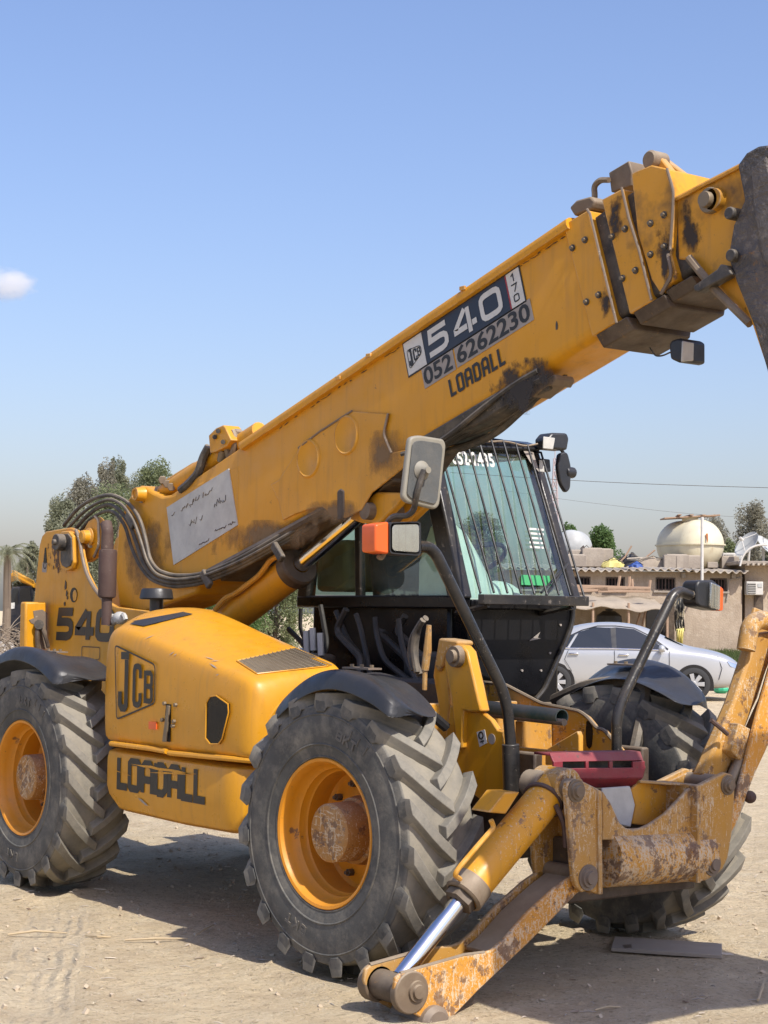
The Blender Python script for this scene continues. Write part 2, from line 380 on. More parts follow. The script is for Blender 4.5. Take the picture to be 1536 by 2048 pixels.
def text_mesh(name, text, o, ex, ey, nrm, height, width, mat, parent, bold=.02):
    cu = bpy.data.curves.new('t', 'FONT'); cu.body = text; cu.size = 1; cu.offset = bold; cu.resolution_u = 3
    to = bpy.data.objects.new('t', cu); COL.objects.link(to)
    bpy.context.view_layer.update()
    me = bpy.data.meshes.new_from_object(to.evaluated_get(bpy.context.evaluated_depsgraph_get()))
    bpy.data.objects.remove(to); bpy.data.curves.remove(cu)
    xs = [q.co.x for q in me.vertices]; ys = [q.co.y for q in me.vertices]
    x0, x1, y0, y1 = min(xs), max(xs), min(ys), max(ys)
    for q in me.vertices:
        a = (q.co.x-x0)/(x1-x0)*width; b = (q.co.y-y0)/(y1-y0)*height
        q.co = o+ex*a+ey*b
    me.name = name; me.materials.clear(); me.materials.append(mat)
    ob = bpy.data.objects.new(name, me); COL.objects.link(ob); ob.parent = parent; return ob
def quad(name, pts, mat, parent, th=None):
    mb = MB()
    if th is None: mb.add(pts, [list(range(len(pts)))])
    else: mb.prism(pts, th)
    return mb.build(name, mat, parent, smooth=0)
def arc(c, r, a0, a1, n, e1, e2):
    return [c+(e1*math.cos(a0+(a1-a0)*i/n)+e2*math.sin(a0+(a1-a0)*i/n))*r for i in range(n+1)]
EX, EY, EZ = V((1, 0, 0)), V((0, 1, 0)), V((0, 0, 1))
def fil(path, r, n=5):
    """round the inner corners of a polyline"""
    P = [V(p) for p in path]; out = [P[0]]
    for i in range(1, len(P)-1):
        a, b, c = P[i-1], P[i], P[i+1]
        d = min(r, (a-b).length*.45, (c-b).length*.45)
        s, e = b+(a-b).normalized()*d, b+(c-b).normalized()*d
        for k in range(n+1):
            t = k/n; out.append(s*(1-t)**2 + b*2*t*(1-t) + e*t*t)
    return out+[P[-1]]
# ================================================================== ground
def smooth01(x, a, b):
    t = min(1, max(0, (x-a)/(b-a))); return t*t*(3-2*t)
def _rut(pa, pb, dep, wd_):
    a, b = GZ(*pa), GZ(*pb); d = (b-a).normalized(); return (a.x, a.y, d.x, d.y, dep, wd_)
RUTS = [_rut((60, 2046), (112, 1850), .022, .13), _rut((-150, 2040), (30, 1850), .018, .12), _rut((1536, 1990), (1500, 1600), .018, .14), _rut((700, 2048), (300, 1900), .010, .10)]
def ground_z(x, y):
    p = V((x, y, 0)); d = (p-V((1.5, -1, 0))).length
    z = .02*mnoise.noise(p*.45)+.014*mnoise.noise(p*1.7+V((3, 1, 0)))
    if d < 14: z += .009*mnoise.noise(p*5.3)+.006*mnoise.noise(p*12.)
    near = (p-V((-1.4, 0, 0))); 
    if abs(near.x) < 2.6 and abs(near.y) < 1.6: z *= .5
    for (ax_, ay_, dx_, dy_, dep, wd_) in RUTS:
        q = (x-ax_)*-dy_+(y-ay_)*dx_+.05*mnoise.noise(V((x*.8, y*.8, 5)))
        if abs(q) < .6:
            m_ = .6+.5*mnoise.noise(p*1.1+V((9, 2, 0)))
            z += dep*m_*(-math.exp(-(q/wd_)**2)+.55*math.exp(-((abs(q)-wd_*1.7)/(wd_*.5))**2))
    for wx_, wy_ in ((0, -.965), (-3, -.965), (-.06, .82), (-3.05, .82)):
        ex_, ey2 = abs(x-wx_)-.26, abs(y-wy_)-.21
        q = math.hypot(max(ex_, 0), max(ey2, 0))
        if q < .3: z += .035*math.exp(-((q-.07)/.07)**2)*(.6+.4*mnoise.noise(p*6)) - (.006 if q == 0 else 0)
    return z + .018
k = NT('packed_sand')
c = k.mix(k.step(k.noise(.8, 6, .62), .36, .66), (.67, .54, .345), (.56, .44, .275))
c = k.mix(k.math('MULTIPLY', k.step(k.noise(2.6, 7, .72), .47, .62), .5), c, (.46, .355, .23))
c = k.mix(k.math('MULTIPLY', k.step(k.noise(6, 8, .72), .46, .66), .6), c, (.70, .59, .40))
c = k.mix(k.math('MULTIPLY', k.step(k.noise(34, 7, .78), .53, .62), .7), c, (.27, .20, .12))
c = k.mix(k.math('MULTIPLY', k.step(k.noise(55, 5, .75, k.map(loc=(4, 7, 0))), .58, .64), .6), c, (.78, .70, .54))
t0, t1 = GZ(60, 2046), GZ(112, 1850)
TA = math.atan2(t1.y-t0.y, t1.x-t0.x)
tv = k.map(rot=(0, 0, -TA), loc=tuple(-(Matrix.Rotation(-TA, 3, 'Z') @ V((t0.x, t0.y, 0)))))
ts = k.sep(tv)
wob = k.math('ADD', ts[1], k.math('MULTIPLY', k.math('SUBTRACT', k.noise(1.2, 2), .5), .12))
band = k.math('MULTIPLY', k.math('LESS_THAN', k.math('ABSOLUTE', wob), .17), k.math('LESS_THAN', k.math('ABSOLUTE', k.math('SUBTRACT', ts[0], .2)), 2.4))
band2 = k.math('LESS_THAN', k.math('ABSOLUTE', k.math('ADD', wob, 1.55)), .16)
ribs = k.math('MULTIPLY', k.math('ADD', k.math('SINE', k.math('MULTIPLY', k.math('ADD', wob, k.math('MULTIPLY', k.noise(5, 4, .6), .05)), 95.)), k.math('MULTIPLY', k.math('SINE', k.math('MULTIPLY', k.math('ADD', ts[0], k.math('MULTIPLY', k.noise(4, 4, .6), .12)), 48.)), .25)), k.math('ADD', band, k.math('MULTIPLY', band2, .7)))
ribs = k.math('MULTIPLY', ribs, k.step(k.noise(3.1, 6, .7), .44, .60))
c = k.mix(k.math('MULTIPLY', k.math('ADD', band, band2), .22), c, (.66, .57, .42))
vs_ = k.vor(85); c = k.mix(k.math('MULTIPLY', k.math('LESS_THAN', vs_, .16), k.step(k.noise(3, 3), .45, .6)), c, (.68, .62, .50))
k.set(c, .95, spec=.2)
tex_h = k.math('ADD', k.math('MULTIPLY', k.noise(7, 8, .7), 1.6), k.math('MULTIPLY', k.noise(60, 6, .75), .5))
tex_h = k.math('ADD', tex_h, k.math('MULTIPLY', k.noise(22, 7, .75, k.map((1, .35, 1), rot=(0, 0, R(35)))), .9))
tex_h = k.math('ADD', tex_h, k.math('MULTIPLY', ribs, .5))
k.bump(tex_h, 1., .03); M['sand'] = k.m
def make_ground():
    def axis(c0, lo, hi, fine, f0, f1):
        xs = []; x = f0
        while x <= f1: xs.append(x); x += fine
        st = fine; x = f1
        while x < hi: st *= 1.25; x += st; xs.append(min(x, hi))
        st = fine; x = f0; pre = []
        while x > lo: st *= 1.25; x -= st; pre.append(max(x, lo))
        return pre[::-1]+xs
    xs = axis(0, -900, 900, .045, -6, 4); ys = axis(0, -900, 900, .045, -4.2, 4.2)
    vs_ = [(x, y, ground_z(x, y)) for y in ys for x in xs]; nx = len(xs)
    fs = [[j*nx+i, j*nx+i+1, (j+1)*nx+i+1, (j+1)*nx+i] for j in range(len(ys)-1) for i in range(nx-1)]
    me = bpy.data.meshes.new('ground'); me.from_pydata(vs_, [], fs); me.shade_smooth(); me.materials.append(M['sand'])
    o = bpy.data.objects.new('ground', me); COL.objects.link(o); o['kind'] = 'structure'
make_ground()

# ================================================================== telehandler
T = thing('telehandler', 'large yellow telescopic handler with raised boom and lowered stabiliser leg', 'telehandler')
AX = .655                                # axle height
WB = 3.0

# ---------------- wheels (local frame: axle along y, outer side at -y)
def tyre_mesh():
    mb = MB(); w2 = .2; N = 80
    prof = [(.318, -.155), (.328, -.185), (.36, -.197), (.42, -.205), (.49, -.208), (.54, -.203), (.575, -.192), (.584, -.17), (.590, -.12), (.594, 0)]
    prof = prof + [(r, -y) for r, y in prof[-2::-1]]
    mb.lathe(prof, (0, 0, 0), (0, 1, 0), N)
    for r_, y_ in ((.345, -.193), (.40, -.2045), (.535, -.2045)):                     # moulded rings
        mb.lathe([(r_-.006, y_+.004), (r_-.003, y_-.003), (r_+.003, y_-.003), (r_+.006, y_+.004)], (0, 0, 0), (0, 1, 0), N)
    nl = 19
    for side in (-1, 1):
        for q in range(nl):
            a0 = 2*math.pi*(q + (0 if side < 0 else .5))/nl
            st = []
            for t in (0, .18, .4, .65, .85, 1.0):
                y = side*(.205 - .235*t); da = -.36*t - .03*math.sin(t*math.pi)
                st.append((a0+da, y, .041-.011*t))
            secs = []
            def pt(a, y, r): return V((math.cos(a)*r, y, math.sin(a)*r))
            base_r = .588; 
            # flank piece down the shoulder
            a, y, hw = st[0]
            sk = side*.004
            secs.append([pt(a-hw*.7/.6, y-sk, .545), pt(a+hw*.7/.6, y-sk, .545), pt(a+hw*.7/.6, y+sk, .545), pt(a-hw*.7/.6, y+sk, .545)])
            for i, (a, y, hw) in enumerate(st):
                top = .644 - .006*abs(y/.2)**2*2
                if i == 0: top = .632
                secs.append([pt(a-(hw+.012)/.6, y, base_r-.02), pt(a+(hw+.012)/.6, y, base_r-.02), pt(a+hw*.8/.6, y, top), pt(a-hw*.8/.6, y, top)])
            a, y, hw = st[-1]
            mb.loft(secs)
    me = mb.mesh('tyre', 32); me.materials.append(M['rubber']); return me
def rim_mesh():
    mb = MB()
    mb.lathe([(.343, -.172), (.343, -.184), (.335, -.196), (.322, -.192), (.315, -.178), (.308, -.15), (.303, -.12), (.287, -.105), (.284, -.075), (.274, -.065), (.270, .035), (.255, .05), (.20, .045), (.165, .03), (.10, .03)], (0, 0, 0), (0, 1, 0), 64)
    mb.lathe([(.343, .172), (.343, .186), (.32, .188), (.28, .12), (.28, .05), (.0, .06)], (0, 0, 0), (0, 1, 0), 48)
    me = mb.mesh('rim', 40); me.materials.append(M['rim']); return me
def hub_mesh():
    mb = MB()
    mb.lathe([(0, -.165), (.120, -.165), (.132, -.157), (.136, -.03), (.15, -.02), (.16, .04), (0, .04)], (0, 0, 0), (0, 1, 0), 40)
    me = mb.mesh('hub', 30); me.materials.append(M['hubmat']); return me
M['hubmat'] = paint('hub_paint', base=(.40, .18, .03), fade=.5, chip=.5, rust=.8, dust=.4, rough=.65, seed=31)
def nut_mesh():
    mb = MB(); mb.cyl((0, -.02, 0), (0, .02, 0), .017, 6); mb.cyl((0, -.034, 0), (0, .0, 0), .009, 8)
    me = mb.mesh('wheel_nut', 30); me.materials.append(M['darkbrown']); return me
M['rubber2'] = steel('moulded_rubber', (.10, .097, .088), .8, dust=.3, dirt=.3)
tm, rm, hm, nm = tyre_mesh(), rim_mesh(), hub_mesh(), nut_mesh()
def ob(name, me, parent, loc=(0, 0, 0)):
    o = bpy.data.objects.new(name, me); COL.objects.link(o); o.parent = parent; o.location = loc; return o
STEER = R(3.5)
for i, (x, y, sy, ry) in enumerate(((0, -.965, 1, .05), (-WB, -.965, 1, .9), (-.06, .82, -1, .4), (-WB-.05, .82, -1, .2))):
    we = part_empty('wheel', T, (x, y, AX), (.98, sy*.98, .98)); we.rotation_euler = (0, ry, STEER if x > -1 else 0)
    to_ = ob('tyre', tm, we); ob('rim', rm, we); ob('hub', hm, we)
    bv_ = to_.modifiers.new('bevel', 'BEVEL'); bv_.width = .007; bv_.segments = 2; bv_.limit_method = 'ANGLE'; bv_.angle_limit = R(40)
    for q in range(10):
        a = 2*math.pi*q/10; ob('wheel_nut', nm, we, (.215*math.cos(a), .035, .215*math.sin(a)))
    if y < 0:
        for word, a0, hh in (('BKT', R(248 if x == 0 else 262), .045), ('LOA', R(150), .022), ('540', R(60), .020)):
            if word != 'BKT': continue
            for rep in range(2):
                a = a0+rep*math.pi; er = V((math.cos(a), 0, math.sin(a))); et = V((math.sin(a), 0, -math.cos(a)))
                lo = er*.435-et*.075+V((0, -.2085, 0)); wl = lettering('moulded_lettering', word, lo, et, er, -EY, .045, .15, .24, M['rubber2'], we, gap=.12)
                wl.rotation_euler = (0, -ry, 0); wl.modifiers.new('s', 'SOLIDIFY').thickness = .004
        for q in range(3):
            a = R(52+7*q); mb = MB(); mb.tube([V((math.cos(a)*r_, -.2085, math.sin(a)*r_)) for r_ in (.47, .515)], .004, 6); mb.build('moulded_bar', M['rubber2'], we).rotation_euler = (0, -ry, 0)
# axles
for x in (0, -WB):
    MB().cyl((x, -.8, AX), (x, .8, AX), .10, 16).box((x, 0, AX), (.34, .5, .34)).build('axle', M['darkbrown'], T, bevel=.02)

# ---------------- fenders
def fender(x0, sy, yn, yf, near, far, rot=0., mat=None):
    """near/far: (x, z) curves of the outer and inner edge; sy mirrors across"""
    n = len(near); P = []
    rows = []
    for i in range(n):
        a, b = near[i], far[i]
        def pt(s, dz=0.):
            return V((x0+a[0]*(1-s)+b[0]*s, sy*(yn*(1-s)+yf*s), a[1]*(1-s)+b[1]*s+.075*math.sin(math.pi*min(1, s*1.25)**.55)*(1-s)+dz+.004*math.sin(i*2.1+s*5)))
        up = [pt(s) for s in (0, .05, .13, .25, .45, .7, .9, 1.)]; up[0] = up[0]+V((0, 0, -.022))
        rows.append(up+[p-V((0, 0, .008)) for p in up[::-1]])
    mb = MB().loft(rows)
    o = mb.build('fender', M['plastic'], T, smooth=60)
    sb = o.modifiers.new('sub', 'SUBSURF'); sb.levels = 1; sb.render_levels = 2
    return o
fn = [(-.40, 1.10), (-.33, 1.165), (-.23, 1.23), (-.1, 1.285), (.06, 1.318), (.22, 1.312), (.37, 1.272), (.46, 1.235), (.535, 1.20)]
ff = [(-.62, 1.10), (-.53, 1.20), (-.42, 1.275), (-.3, 1.33), (-.15, 1.36), (0, 1.355), (.14, 1.32), (.27, 1.25), (.40, 1.15)]
fender(0, 1, -1.18, -.78, fn, ff)
fender(-.06, -1, -1.02, -.62, ff, fn)
rn = [(-.62, 1.13), (-.50, 1.22), (-.35, 1.30), (-.18, 1.345), (0, 1.355), (.18, 1.335), (.30, 1.295), (.40, 1.25), (.47, 1.215)]
fender(-WB, 1, -1.19, -.76, rn, rn)
fender(-WB, -1, -1.03, -.63, rn, rn)
for x, y in ((-.02, -.93), (-3.02, -.95), (-.08, .81)):
    mb = MB()
    mb.box((x, y, 1.378), (.20, .075, .008))
    fo = mb.build('fender_plate', M['bare'], T)
    for dx in (-.075, 0, .075): MB().cyl((x+dx, y, 1.378), (x+dx, y, 1.395), .010, 6).build('bolt', M['pin'], fo)
# fender stays
MB().tube(fil([(-.5, .70, 1.18), (-.25, .70, 1.27), (.02, .72, 1.30), (.14, .74, 1.26), (.22, .55, .9)], .1), .032, 8).build('fender_stay', M['hose'], T)
MB().tube(fil([S(195, 1372, -.74), S(190, 1345, -.74), S(182, 1322, -.74)], .05), .022, 8).build('fender_stay', M['plastic'], T)
MB().tube([(-.0, -.74, 1.3), (-.0, -.45, 1.1)], .025, 8).build('fender_stay', M['plastic'], T)

# ---------------- engine pod: lofted hood, side vent, grille
def hood():
    # stations along X: (X, z shoulder near, z top far, y near at bottom, y near at shoulder, y far, z bottom)
    st = [(-2.36, 1.40, 1.50, -.93, .90), (-2.345, 1.475, 1.57, -.975, .897), (-2.30, 1.525, 1.62, -.995, .893), (-2.22, 1.55, 1.655, -1.003, .89), (-2.0, 1.525, 1.64, -1.005, .885), (-1.6, 1.445, 1.538, -1.005, .885),
          (-1.3, 1.39, 1.472, -1.005, .885), (-1.08, 1.348, 1.424, -1.004, .888), (-.96, 1.325, 1.398, -1.0, .89), (-.90, 1.31, 1.385, -.99, .89), (-.86, 1.285, 1.37, -.97, .89), (-.835, 1.24, 1.34, -.94, .89), (-.82, 1.17, 1.29, -.90, .89), (-.815, 1.08, 1.22, -.86, .89)]
    secs = []
    yf = -.43
    for X, zs, zt, yb, zb in st:
        q = [V((X, yf, zb)), V((X, yb+.02, zb)), V((X, yb, zb+.03)), V((X, yb-.004, (zb+zs)/2)), V((X, yb+.004, zs-.12)), V((X, yb+.010, zs-.065))]
        cy, cz, r_ = yb+.010+.062, zs-.062, .062
        for a in (150, 120, 98): q.append(V((X, cy+r_*math.cos(R(a)), cz+r_*math.sin(R(a)))))
        cr_ = .008+.045*min(1, max(0, (-X-1.15)/.8))
        for t in (.25, .6): q.append(V((X, cy+(yf-.03-cy)*t, zs+(zt-zs)*t+cr_*(1 if t < .5 else .8))))
        q += [V((X, yf-.03, zt)), V((X, yf, zt-.03))]
        secs.append(q)
    o = MB().loft(secs).build('engine_cover', M['hood'], T, smooth=60)
    sb = o.modifiers.new('sub', 'SUBSURF'); sb.levels = 1; sb.render_levels = 2
    return o
HOOD = hood()
# pressed base rail of the hood, with the step at its latch
def rail(pxs, Y, r=.014, name='base_rail'):
    MB().tube([S(x, y, Y) for x, y in pxs], r, 8).build(name, M['hood'], HOOD)
rail([(222, 1487), (300, 1497), (333, 1503)], -1.012)
MB().tube(fil([S(338, 1506, -1.012), S(455, 1517, -1.008), (-.84, -.95, .90), (-.80, -.80, .905), (-.80, -.5, .905)], .08), .014, 8).build('base_rail', M['hood'], HOOD)
# front arch trim next to the tyre
MB().tube(fil([(-.83, -.91, .93), (-.822, -.89, 1.12), (-.815, -.82, 1.19), (-.81, -.6, 1.20)], .08), .008, 6).build('seam_trim', M['hood'], HOOD)
# side vent opening (dark, with turned-in rim)
vp = [(413, 1405), (420, 1393), (432, 1391), (456, 1408), (457, 1425), (444, 1478), (437, 1488), (420, 1488), (411, 1476)]
quad('side_vent', [S(x, y, -1.012) for x, y in vp], M['cabblack'], HOOD, (0, .010, 0))
MB().tube([S(x, y, -1.014) for x, y in vp+[vp[0]]], .004, 6).build('vent_rim', M['hood'], HOOD)
# latch, bolts and reflector
quad('latch_slot', [S(x, y, -1.012) for x, y in ((332, 1408), (341, 1409), (339, 1484), (326, 1482))], M['cabblack'], HOOD, (0, .006, 0))
MB().prism([S(x, y, -1.022) for x, y in ((333, 1411), (338, 1412), (331, 1484), (324, 1483))], (0, .010, 0)).build('latch', M['pin'], HOOD, bevel=.002)
for x, y in ((326, 1407), (348, 1410), (322, 1440), (345, 1443), (343, 1452)):
    MB().cyl(S(x, y, -1.022), S(x, y, -1.022)+EY*.02, .010, 8).build('bolt', M['pin'], HOOD)
quad('reflector', [S(x, y, -1.016) for x, y in ((297, 1443), (312, 1444), (312, 1459), (297, 1458))], M['orange'], HOOD, (0, .008, 0))
# logo: rounded trapezium outline and letters
def logo(pts, o, ex, ey, nrm, mat, parent, wd, letters, name='logo_frame'):
    mb = MB(); P = fil(pts+[pts[0]], 1e9 if False else wd*2.2, 4)
    n = len(P); c = sum(P, V())/n
    P = P[:-1]; n = len(P)
    inner = [p+(c-p).normalized()*wd for p in P]
    mb.add([p+nrm*.0 for p in P]+inner, [[i, (i+1) % n, n+(i+1) % n, n+i] for i in range(n)])
    mb.build(name, mat, parent, smooth=0)
    for ch, lo, hh, ww in letters:
        lettering('letter', ch, lo, ex, ey, nrm, hh, ww, wd/hh*2.55, mat, parent)
def rounded(pts, r):
    n = len(pts); P = [pts[-1].lerp(pts[0], .5)]+pts+[pts[-1].lerp(pts[0], .5)]
    return fil(P, r, 4)[:-1]
def ring(mb, P, wd, off=V((0, 0, 0))):
    n = len(P); c = sum(P, V())/n
    Q = []
    for i in range(n):
        a, b, d = P[i-1], P[i], P[(i+1) % n]
        t = ((b-a).normalized()+(d-b).normalized()).normalized()
        m = t.cross(EY).normalized()
        if m.dot(c-b) < 0: m = -m
        Q.append(b+m*wd)
    mb.add(P+Q, [[i, (i+1) % n, n+(i+1) % n, n+i] for i in range(n)])
HY = -1.0135
P = rounded([S(x, y, HY) for x, y in ((229, 1288), (311, 1328), (310, 1408), (232, 1441))], .035)
mb = MB(); ring(mb, P, .010); mb.build('logo_frame', M['decalblack'], HOOD, smooth=0)
ex = EX; ey = EZ
for ch, (xl, yb), (xr, yt) in (('J', (236, 1423), (262, 1312)), ('C', (264, 1416), (284, 1326)), ('B', (287, 1406), (306, 1342))):
    a, b = S(xl, yb, HY), S(xr, yt, HY)
    lettering('letter', ch, a, ex, ey, -EY, b.z-a.z, b.x-a.x, {'J': .040, 'C': .031, 'B': .027}[ch]/(b.z-a.z), M['decalblack'], HOOD)
# grille on the sloping nose
gq = []
def on_hood(px, py): return None
gp = [V((-1.03, -.82, 1.408)), V((-1.22, -.50, 1.492)), V((-.90, -.455, 1.412)), V((-.83, -.70, 1.365))]
# fitted against the hood by ray: the four corners as seen
def hoodhit(px, py):
    dg = bpy.context.evaluated_depsgraph_get(); oe = HOOD.evaluated_get(dg)
    r = ray(px, py).normalized(); ok, loc, nr, _ = oe.ray_cast(CAM, r)
    return (loc, nr) if ok else (None, None)
bpy.context.view_layer.update()
corn = [V(c) for c in ((474, 1323), (588, 1297), (676, 1331), (514, 1349))]
def gpx(u, v): return corn[0].lerp(corn[1], u).lerp(corn[3].lerp(corn[2], u), v)
def ghit(u, v, e):
    c = gpx(u, v); l, n_ = hoodhit(c.x, c.y)
    return None if l is None else l+n_*e
def grow(pts): return [p for p in pts if p is not None]
NU, NV = 10, 6
grid = [[ghit(i/NU, j/NV, .003) for i in range(NU+1)] for j in range(NV+1)]
mb = MB()
for j in range(NV):
    for i in range(NU):
        q = [grid[j][i], grid[j][i+1], grid[j+1][i+1], grid[j+1][i]]
        if all(p is not None for p in q): mb.add(q, [[0, 1, 2, 3]])
mb.build('grille_back', M['cabblack'], HOOD)
mb = MB()
for i in range(1, 20):
    P = grow([ghit(t/8, i/20, .006) for t in range(9)])
    if len(P) > 2: mb.tube(P, .002, 4)
for i in range(1, 13):
    P = grow([ghit(i/13, t/6, .007) for t in range(7)])
    if len(P) > 2: mb.tube(P, .0022, 4)
g = mb.build('grille_mesh', M['pin'], HOOD); g['kind'] = 'stuff'
P = grow([ghit(t/8, 0, .004) for t in range(9)]); mb = MB(); mb.tube(P, .005, 6)
for P in (grow([ghit(0, t/6, .004) for t in range(7)]), grow([ghit(t/8, 1, .004) for t in range(9)])): mb.tube(P, .004, 6)
mb.build('grille_frame', M['hood'], HOOD)
# black panel at the rear of the hood top
pc = [V(c) for c in ((250, 1247), (366, 1226), (386, 1230), (288, 1254))]
mb = MB()
pg = [[None]*9 for _ in range(5)]
for j in range(5):
    for i in range(9):
        c = pc[0].lerp(pc[1], i/8).lerp(pc[3].lerp(pc[2], i/8), j/4); l_, n_ = hoodhit(c.x, c.y); pg[j][i] = None if l_ is None else l_+n_*.007
for j in range(4):
    for i in range(8):
        q = [pg[j][i], pg[j][i+1], pg[j+1][i+1], pg[j+1][i]]
        if all(v_ is not None for v_ in q): mb.add(q, [[0, 1, 2, 3]])
if mb.f: mb.build('intake_panel', M['plastic'], HOOD, smooth=60)
sm = [hoodhit(*q) for q in ((203, 1275), (205, 1330), (212, 1400), (219, 1470))]
sm = [q for q in sm if q[0] is not None]
if len(sm) > 2: MB().tube([q[0]+q[1]*.002 for q in sm], .005, 6).build('seam_trim', M['hood'], HOOD)
# scrapes on the hood paint
for (x, y, L_, a) in ((345, 1307, .05, .5), (352, 1310, .03, .3), (420, 1318, .09, -.5), (431, 1323, .05, .2), (436, 1350, .03, .2), (300, 1275, .07, .6), (428, 1333, .10, -.35)):
    loc, nr = hoodhit(x, y)
    if loc is None: continue
    t = nr.cross(EZ).normalized(); t = Matrix.Rotation(a, 3, nr) @ t; b = nr.cross(t)
    L2 = L_*.5
    quad('paint_scrape', [loc+nr*.004+t*L2, loc+nr*.004+b*.0035, loc+nr*.004-t*L2*.9, loc+nr*.004-b*.004], M['decalgrey'], HOOD)

# ---------------- lower tank
def tank():
    a = [S(x, y, -1.0) for x, y in ((212, 1497), (455, 1524), (455, 1600), (395, 1661), (232, 1622))]
    zt = .868
    secs = []
    for X, yo, zb in ((-2.27, -.985, .68), (-2.255, -1.0, .60), (-2.13, -1.005, .535), (-1.5, -1.005, .525), (-1.05, -1.005, .53), (-.98, -1.0, .535), (-.93, -.965, .54), (-.88, -.83, .57), (-.80, -.74, .60), (-.78, -.5, .6)):
        q = [V((X, -.42, zb+.02)), V((X, yo+.06, zb)), V((X, yo+.015, zb+.02)), V((X, yo, zb+.07)), V((X, yo, zt-.05)), V((X, yo+.01, zt-.012)), V((X, yo+.05, zt)), V((X, -.42, zt))]
        secs.append(q)
    return MB().loft(secs).build('fuel_tank', M['hood'], T, bevel=.006, smooth=45)
TANK = tank()
TY = -1.0085
a, b = S(232, 1578, TY), S(413, 1560, TY)
o1 = S(233, 1576, TY); e1 = S(414, 1602, TY)-o1; wtot = e1.length; e1.normalize()
lettering('lettering', 'LOADALL', o1, EX, EZ, -EY, .165, wtot*.985, .24, M['decalblack'], TANK, gap=.0)
# worn patches of the lettering where the paint rubbed through
for (x0, y0, x1, y1, hh) in ((262, 1528, 385, 1549, .020), (228, 1540, 262, 1552, .006), (300, 1545, 392, 1548, .012), (276, 1596, 296, 1612, .014)):
    p, q = S(x0, y0, TY-.002), S(x1, y1, TY-.002); d = (q-p).normalized(); up = V((-d.z, 0, d.x))
    mb = MB(); n = 9
    lo = [p.lerp(q, i/n)-up*hh*random.uniform(.2, .6)*math.sin(math.pi*(i+.3)/(n+.6)) for i in range(n+1)]
    hi = [p.lerp(q, i/n)+up*hh*random.uniform(.2, .6)*math.sin(math.pi*(i+.3)/(n+.6)) for i in range(n+1)]
    mb.prism(lo+hi[::-1], (0, .0008, 0)); mb.build('worn_patch', M['hood'] if y0 < 1590 else M['decalgrey'], TANK, smooth=0)

# ---------------- chassis
mb = MB()
mb.box((-1.9, -.32, .80), (4.8, .05, .42)).box((-1.9, .36, .80), (4.8, .05, .42)).box((-1.9, .02, .64), (4.6, .66, .04))
mb.build('chassis_rail', M['darkbrown'], T, bevel=.01)
def splate(name, pts, Y, th, mat, parent=T, bevel=.006):
    return MB().prism([S(x, y, Y) for x, y in pts], (0, th, 0)).build(name, mat, parent, bevel=bevel)
MB().box((-1.45, -.1, .60), (2.3, 1.5, .02)).build('belly_sun_block', M['darkbrown'], T)  # unseen plate added to block sun leaking between chassis and fuel tank
# rear tower
tw = [(64, 1420), (66, 1300), (68, 1200), (79, 1090), (84, 1072), (92, 1063), (140, 1055), (152, 1060), (159, 1078), (164, 1110), (172, 1145), (187, 1175), (205, 1198), (232, 1214), (330, 1226), (330, 1420)]
TW = splate('tower_plate', tw, -.42, .03, M['yellow'])
off = V((0, .55, 0))
MB().prism([S(x, y, -.42)+off for x, y in tw], (0, .03, 0)).build('tower_plate', M['yellow'], T, bevel=.006)
mb = MB(); p0, p1 = S(66, 1330, -.39), S(330, 1330, -.39)
mb.prism([S(70, 1210, -.39), S(64, 1420, -.39), S(64, 1420, -.39)+EX*.03, S(70, 1210, -.39)+EX*.03], (0, .52, 0)); mb.build('tower_back', M['yellow'], T)
# bright rolled edge of the cut-out
MB().tube(fil([S(x, y, -.424) for x, y in ((152, 1060), (159, 1078), (164, 1110), (172, 1145), (187, 1175), (207, 1200))], .1), .012, 8).build('edge_bead', M['bare'], TW)
# pivot boss and pin
bos = [(119, 1072), (123, 1063), (137, 1062), (145, 1072), (147, 1125), (143, 1137), (132, 1142), (122, 1136), (118, 1125)]
MB().prism([S(x, y, -.455) for x, y in bos], (0, .035, 0)).build('pivot_boss', M['oily'], TW, bevel=.006)
MB().prism([S(128+(x-128)*.8, 1098+(y-1098)*.86, -.463) for x, y in bos], (0, .012, 0)).build('boss_plate', M['grease'], TW, bevel=.004)
c = S(126, 1085, -.463); MB().cyl(c-EY*.055, c, .055, 24).cyl(c-EY*.075, c, .02, 8).build('pivot_pin', M['grease'], TW, bevel=.006)
# holes and stickers
def disc(name, px, py, Y, rx, mat, parent, n=20, ry=None):
    c = S(px, py, Y); ry = ry or rx
    return quad(name, [c+EX*rx*math.cos(2*math.pi*i/n)+EZ*ry*math.sin(2*math.pi*i/n) for i in range(n)], mat, parent, (0, .004, 0))
disc('round_hole', 147, 1190, -.4235, .048, M['cabblack'], TW)
disc('hole_light', 149, 1191, -.4265, .026, M['yellow'], TW, ry=.036)
c0 = S(90, 1118, -.4235); quad('slot_hole', [c0+EX*a+EZ*b for a, b in ((-.006, .075), (.006, .075), (.024, -.02), (.02, -.045), (0, -.055), (-.02, -.045), (-.024, -.02))], M['cabblack'], TW, (0, .004, 0))
quad('sticker', [S(x, y, -.4245) for x, y in ((85, 1125), (94, 1126), (92, 1145), (84, 1144))], M['decalgrey'], TW, (0, .002, 0))
MB().lathe([(.016, 0), (.024, 0), (.024, -.002), (.016, -.002)], S(90, 1131, -.425), (0, 1, 0), 14).build('sticker_mark', M['decalblack'], TW)
o1 = S(109, 1277, -.4245); w1 = S(228, 1277, -.4245).x-o1.x; h1 = S(109, 1218, -.4245).z-o1.z
lettering('lettering', '540', o1, EX, EZ, -EY, h1, w1, .285, M['decalblack'], TW, gap=.0, slant=.09)
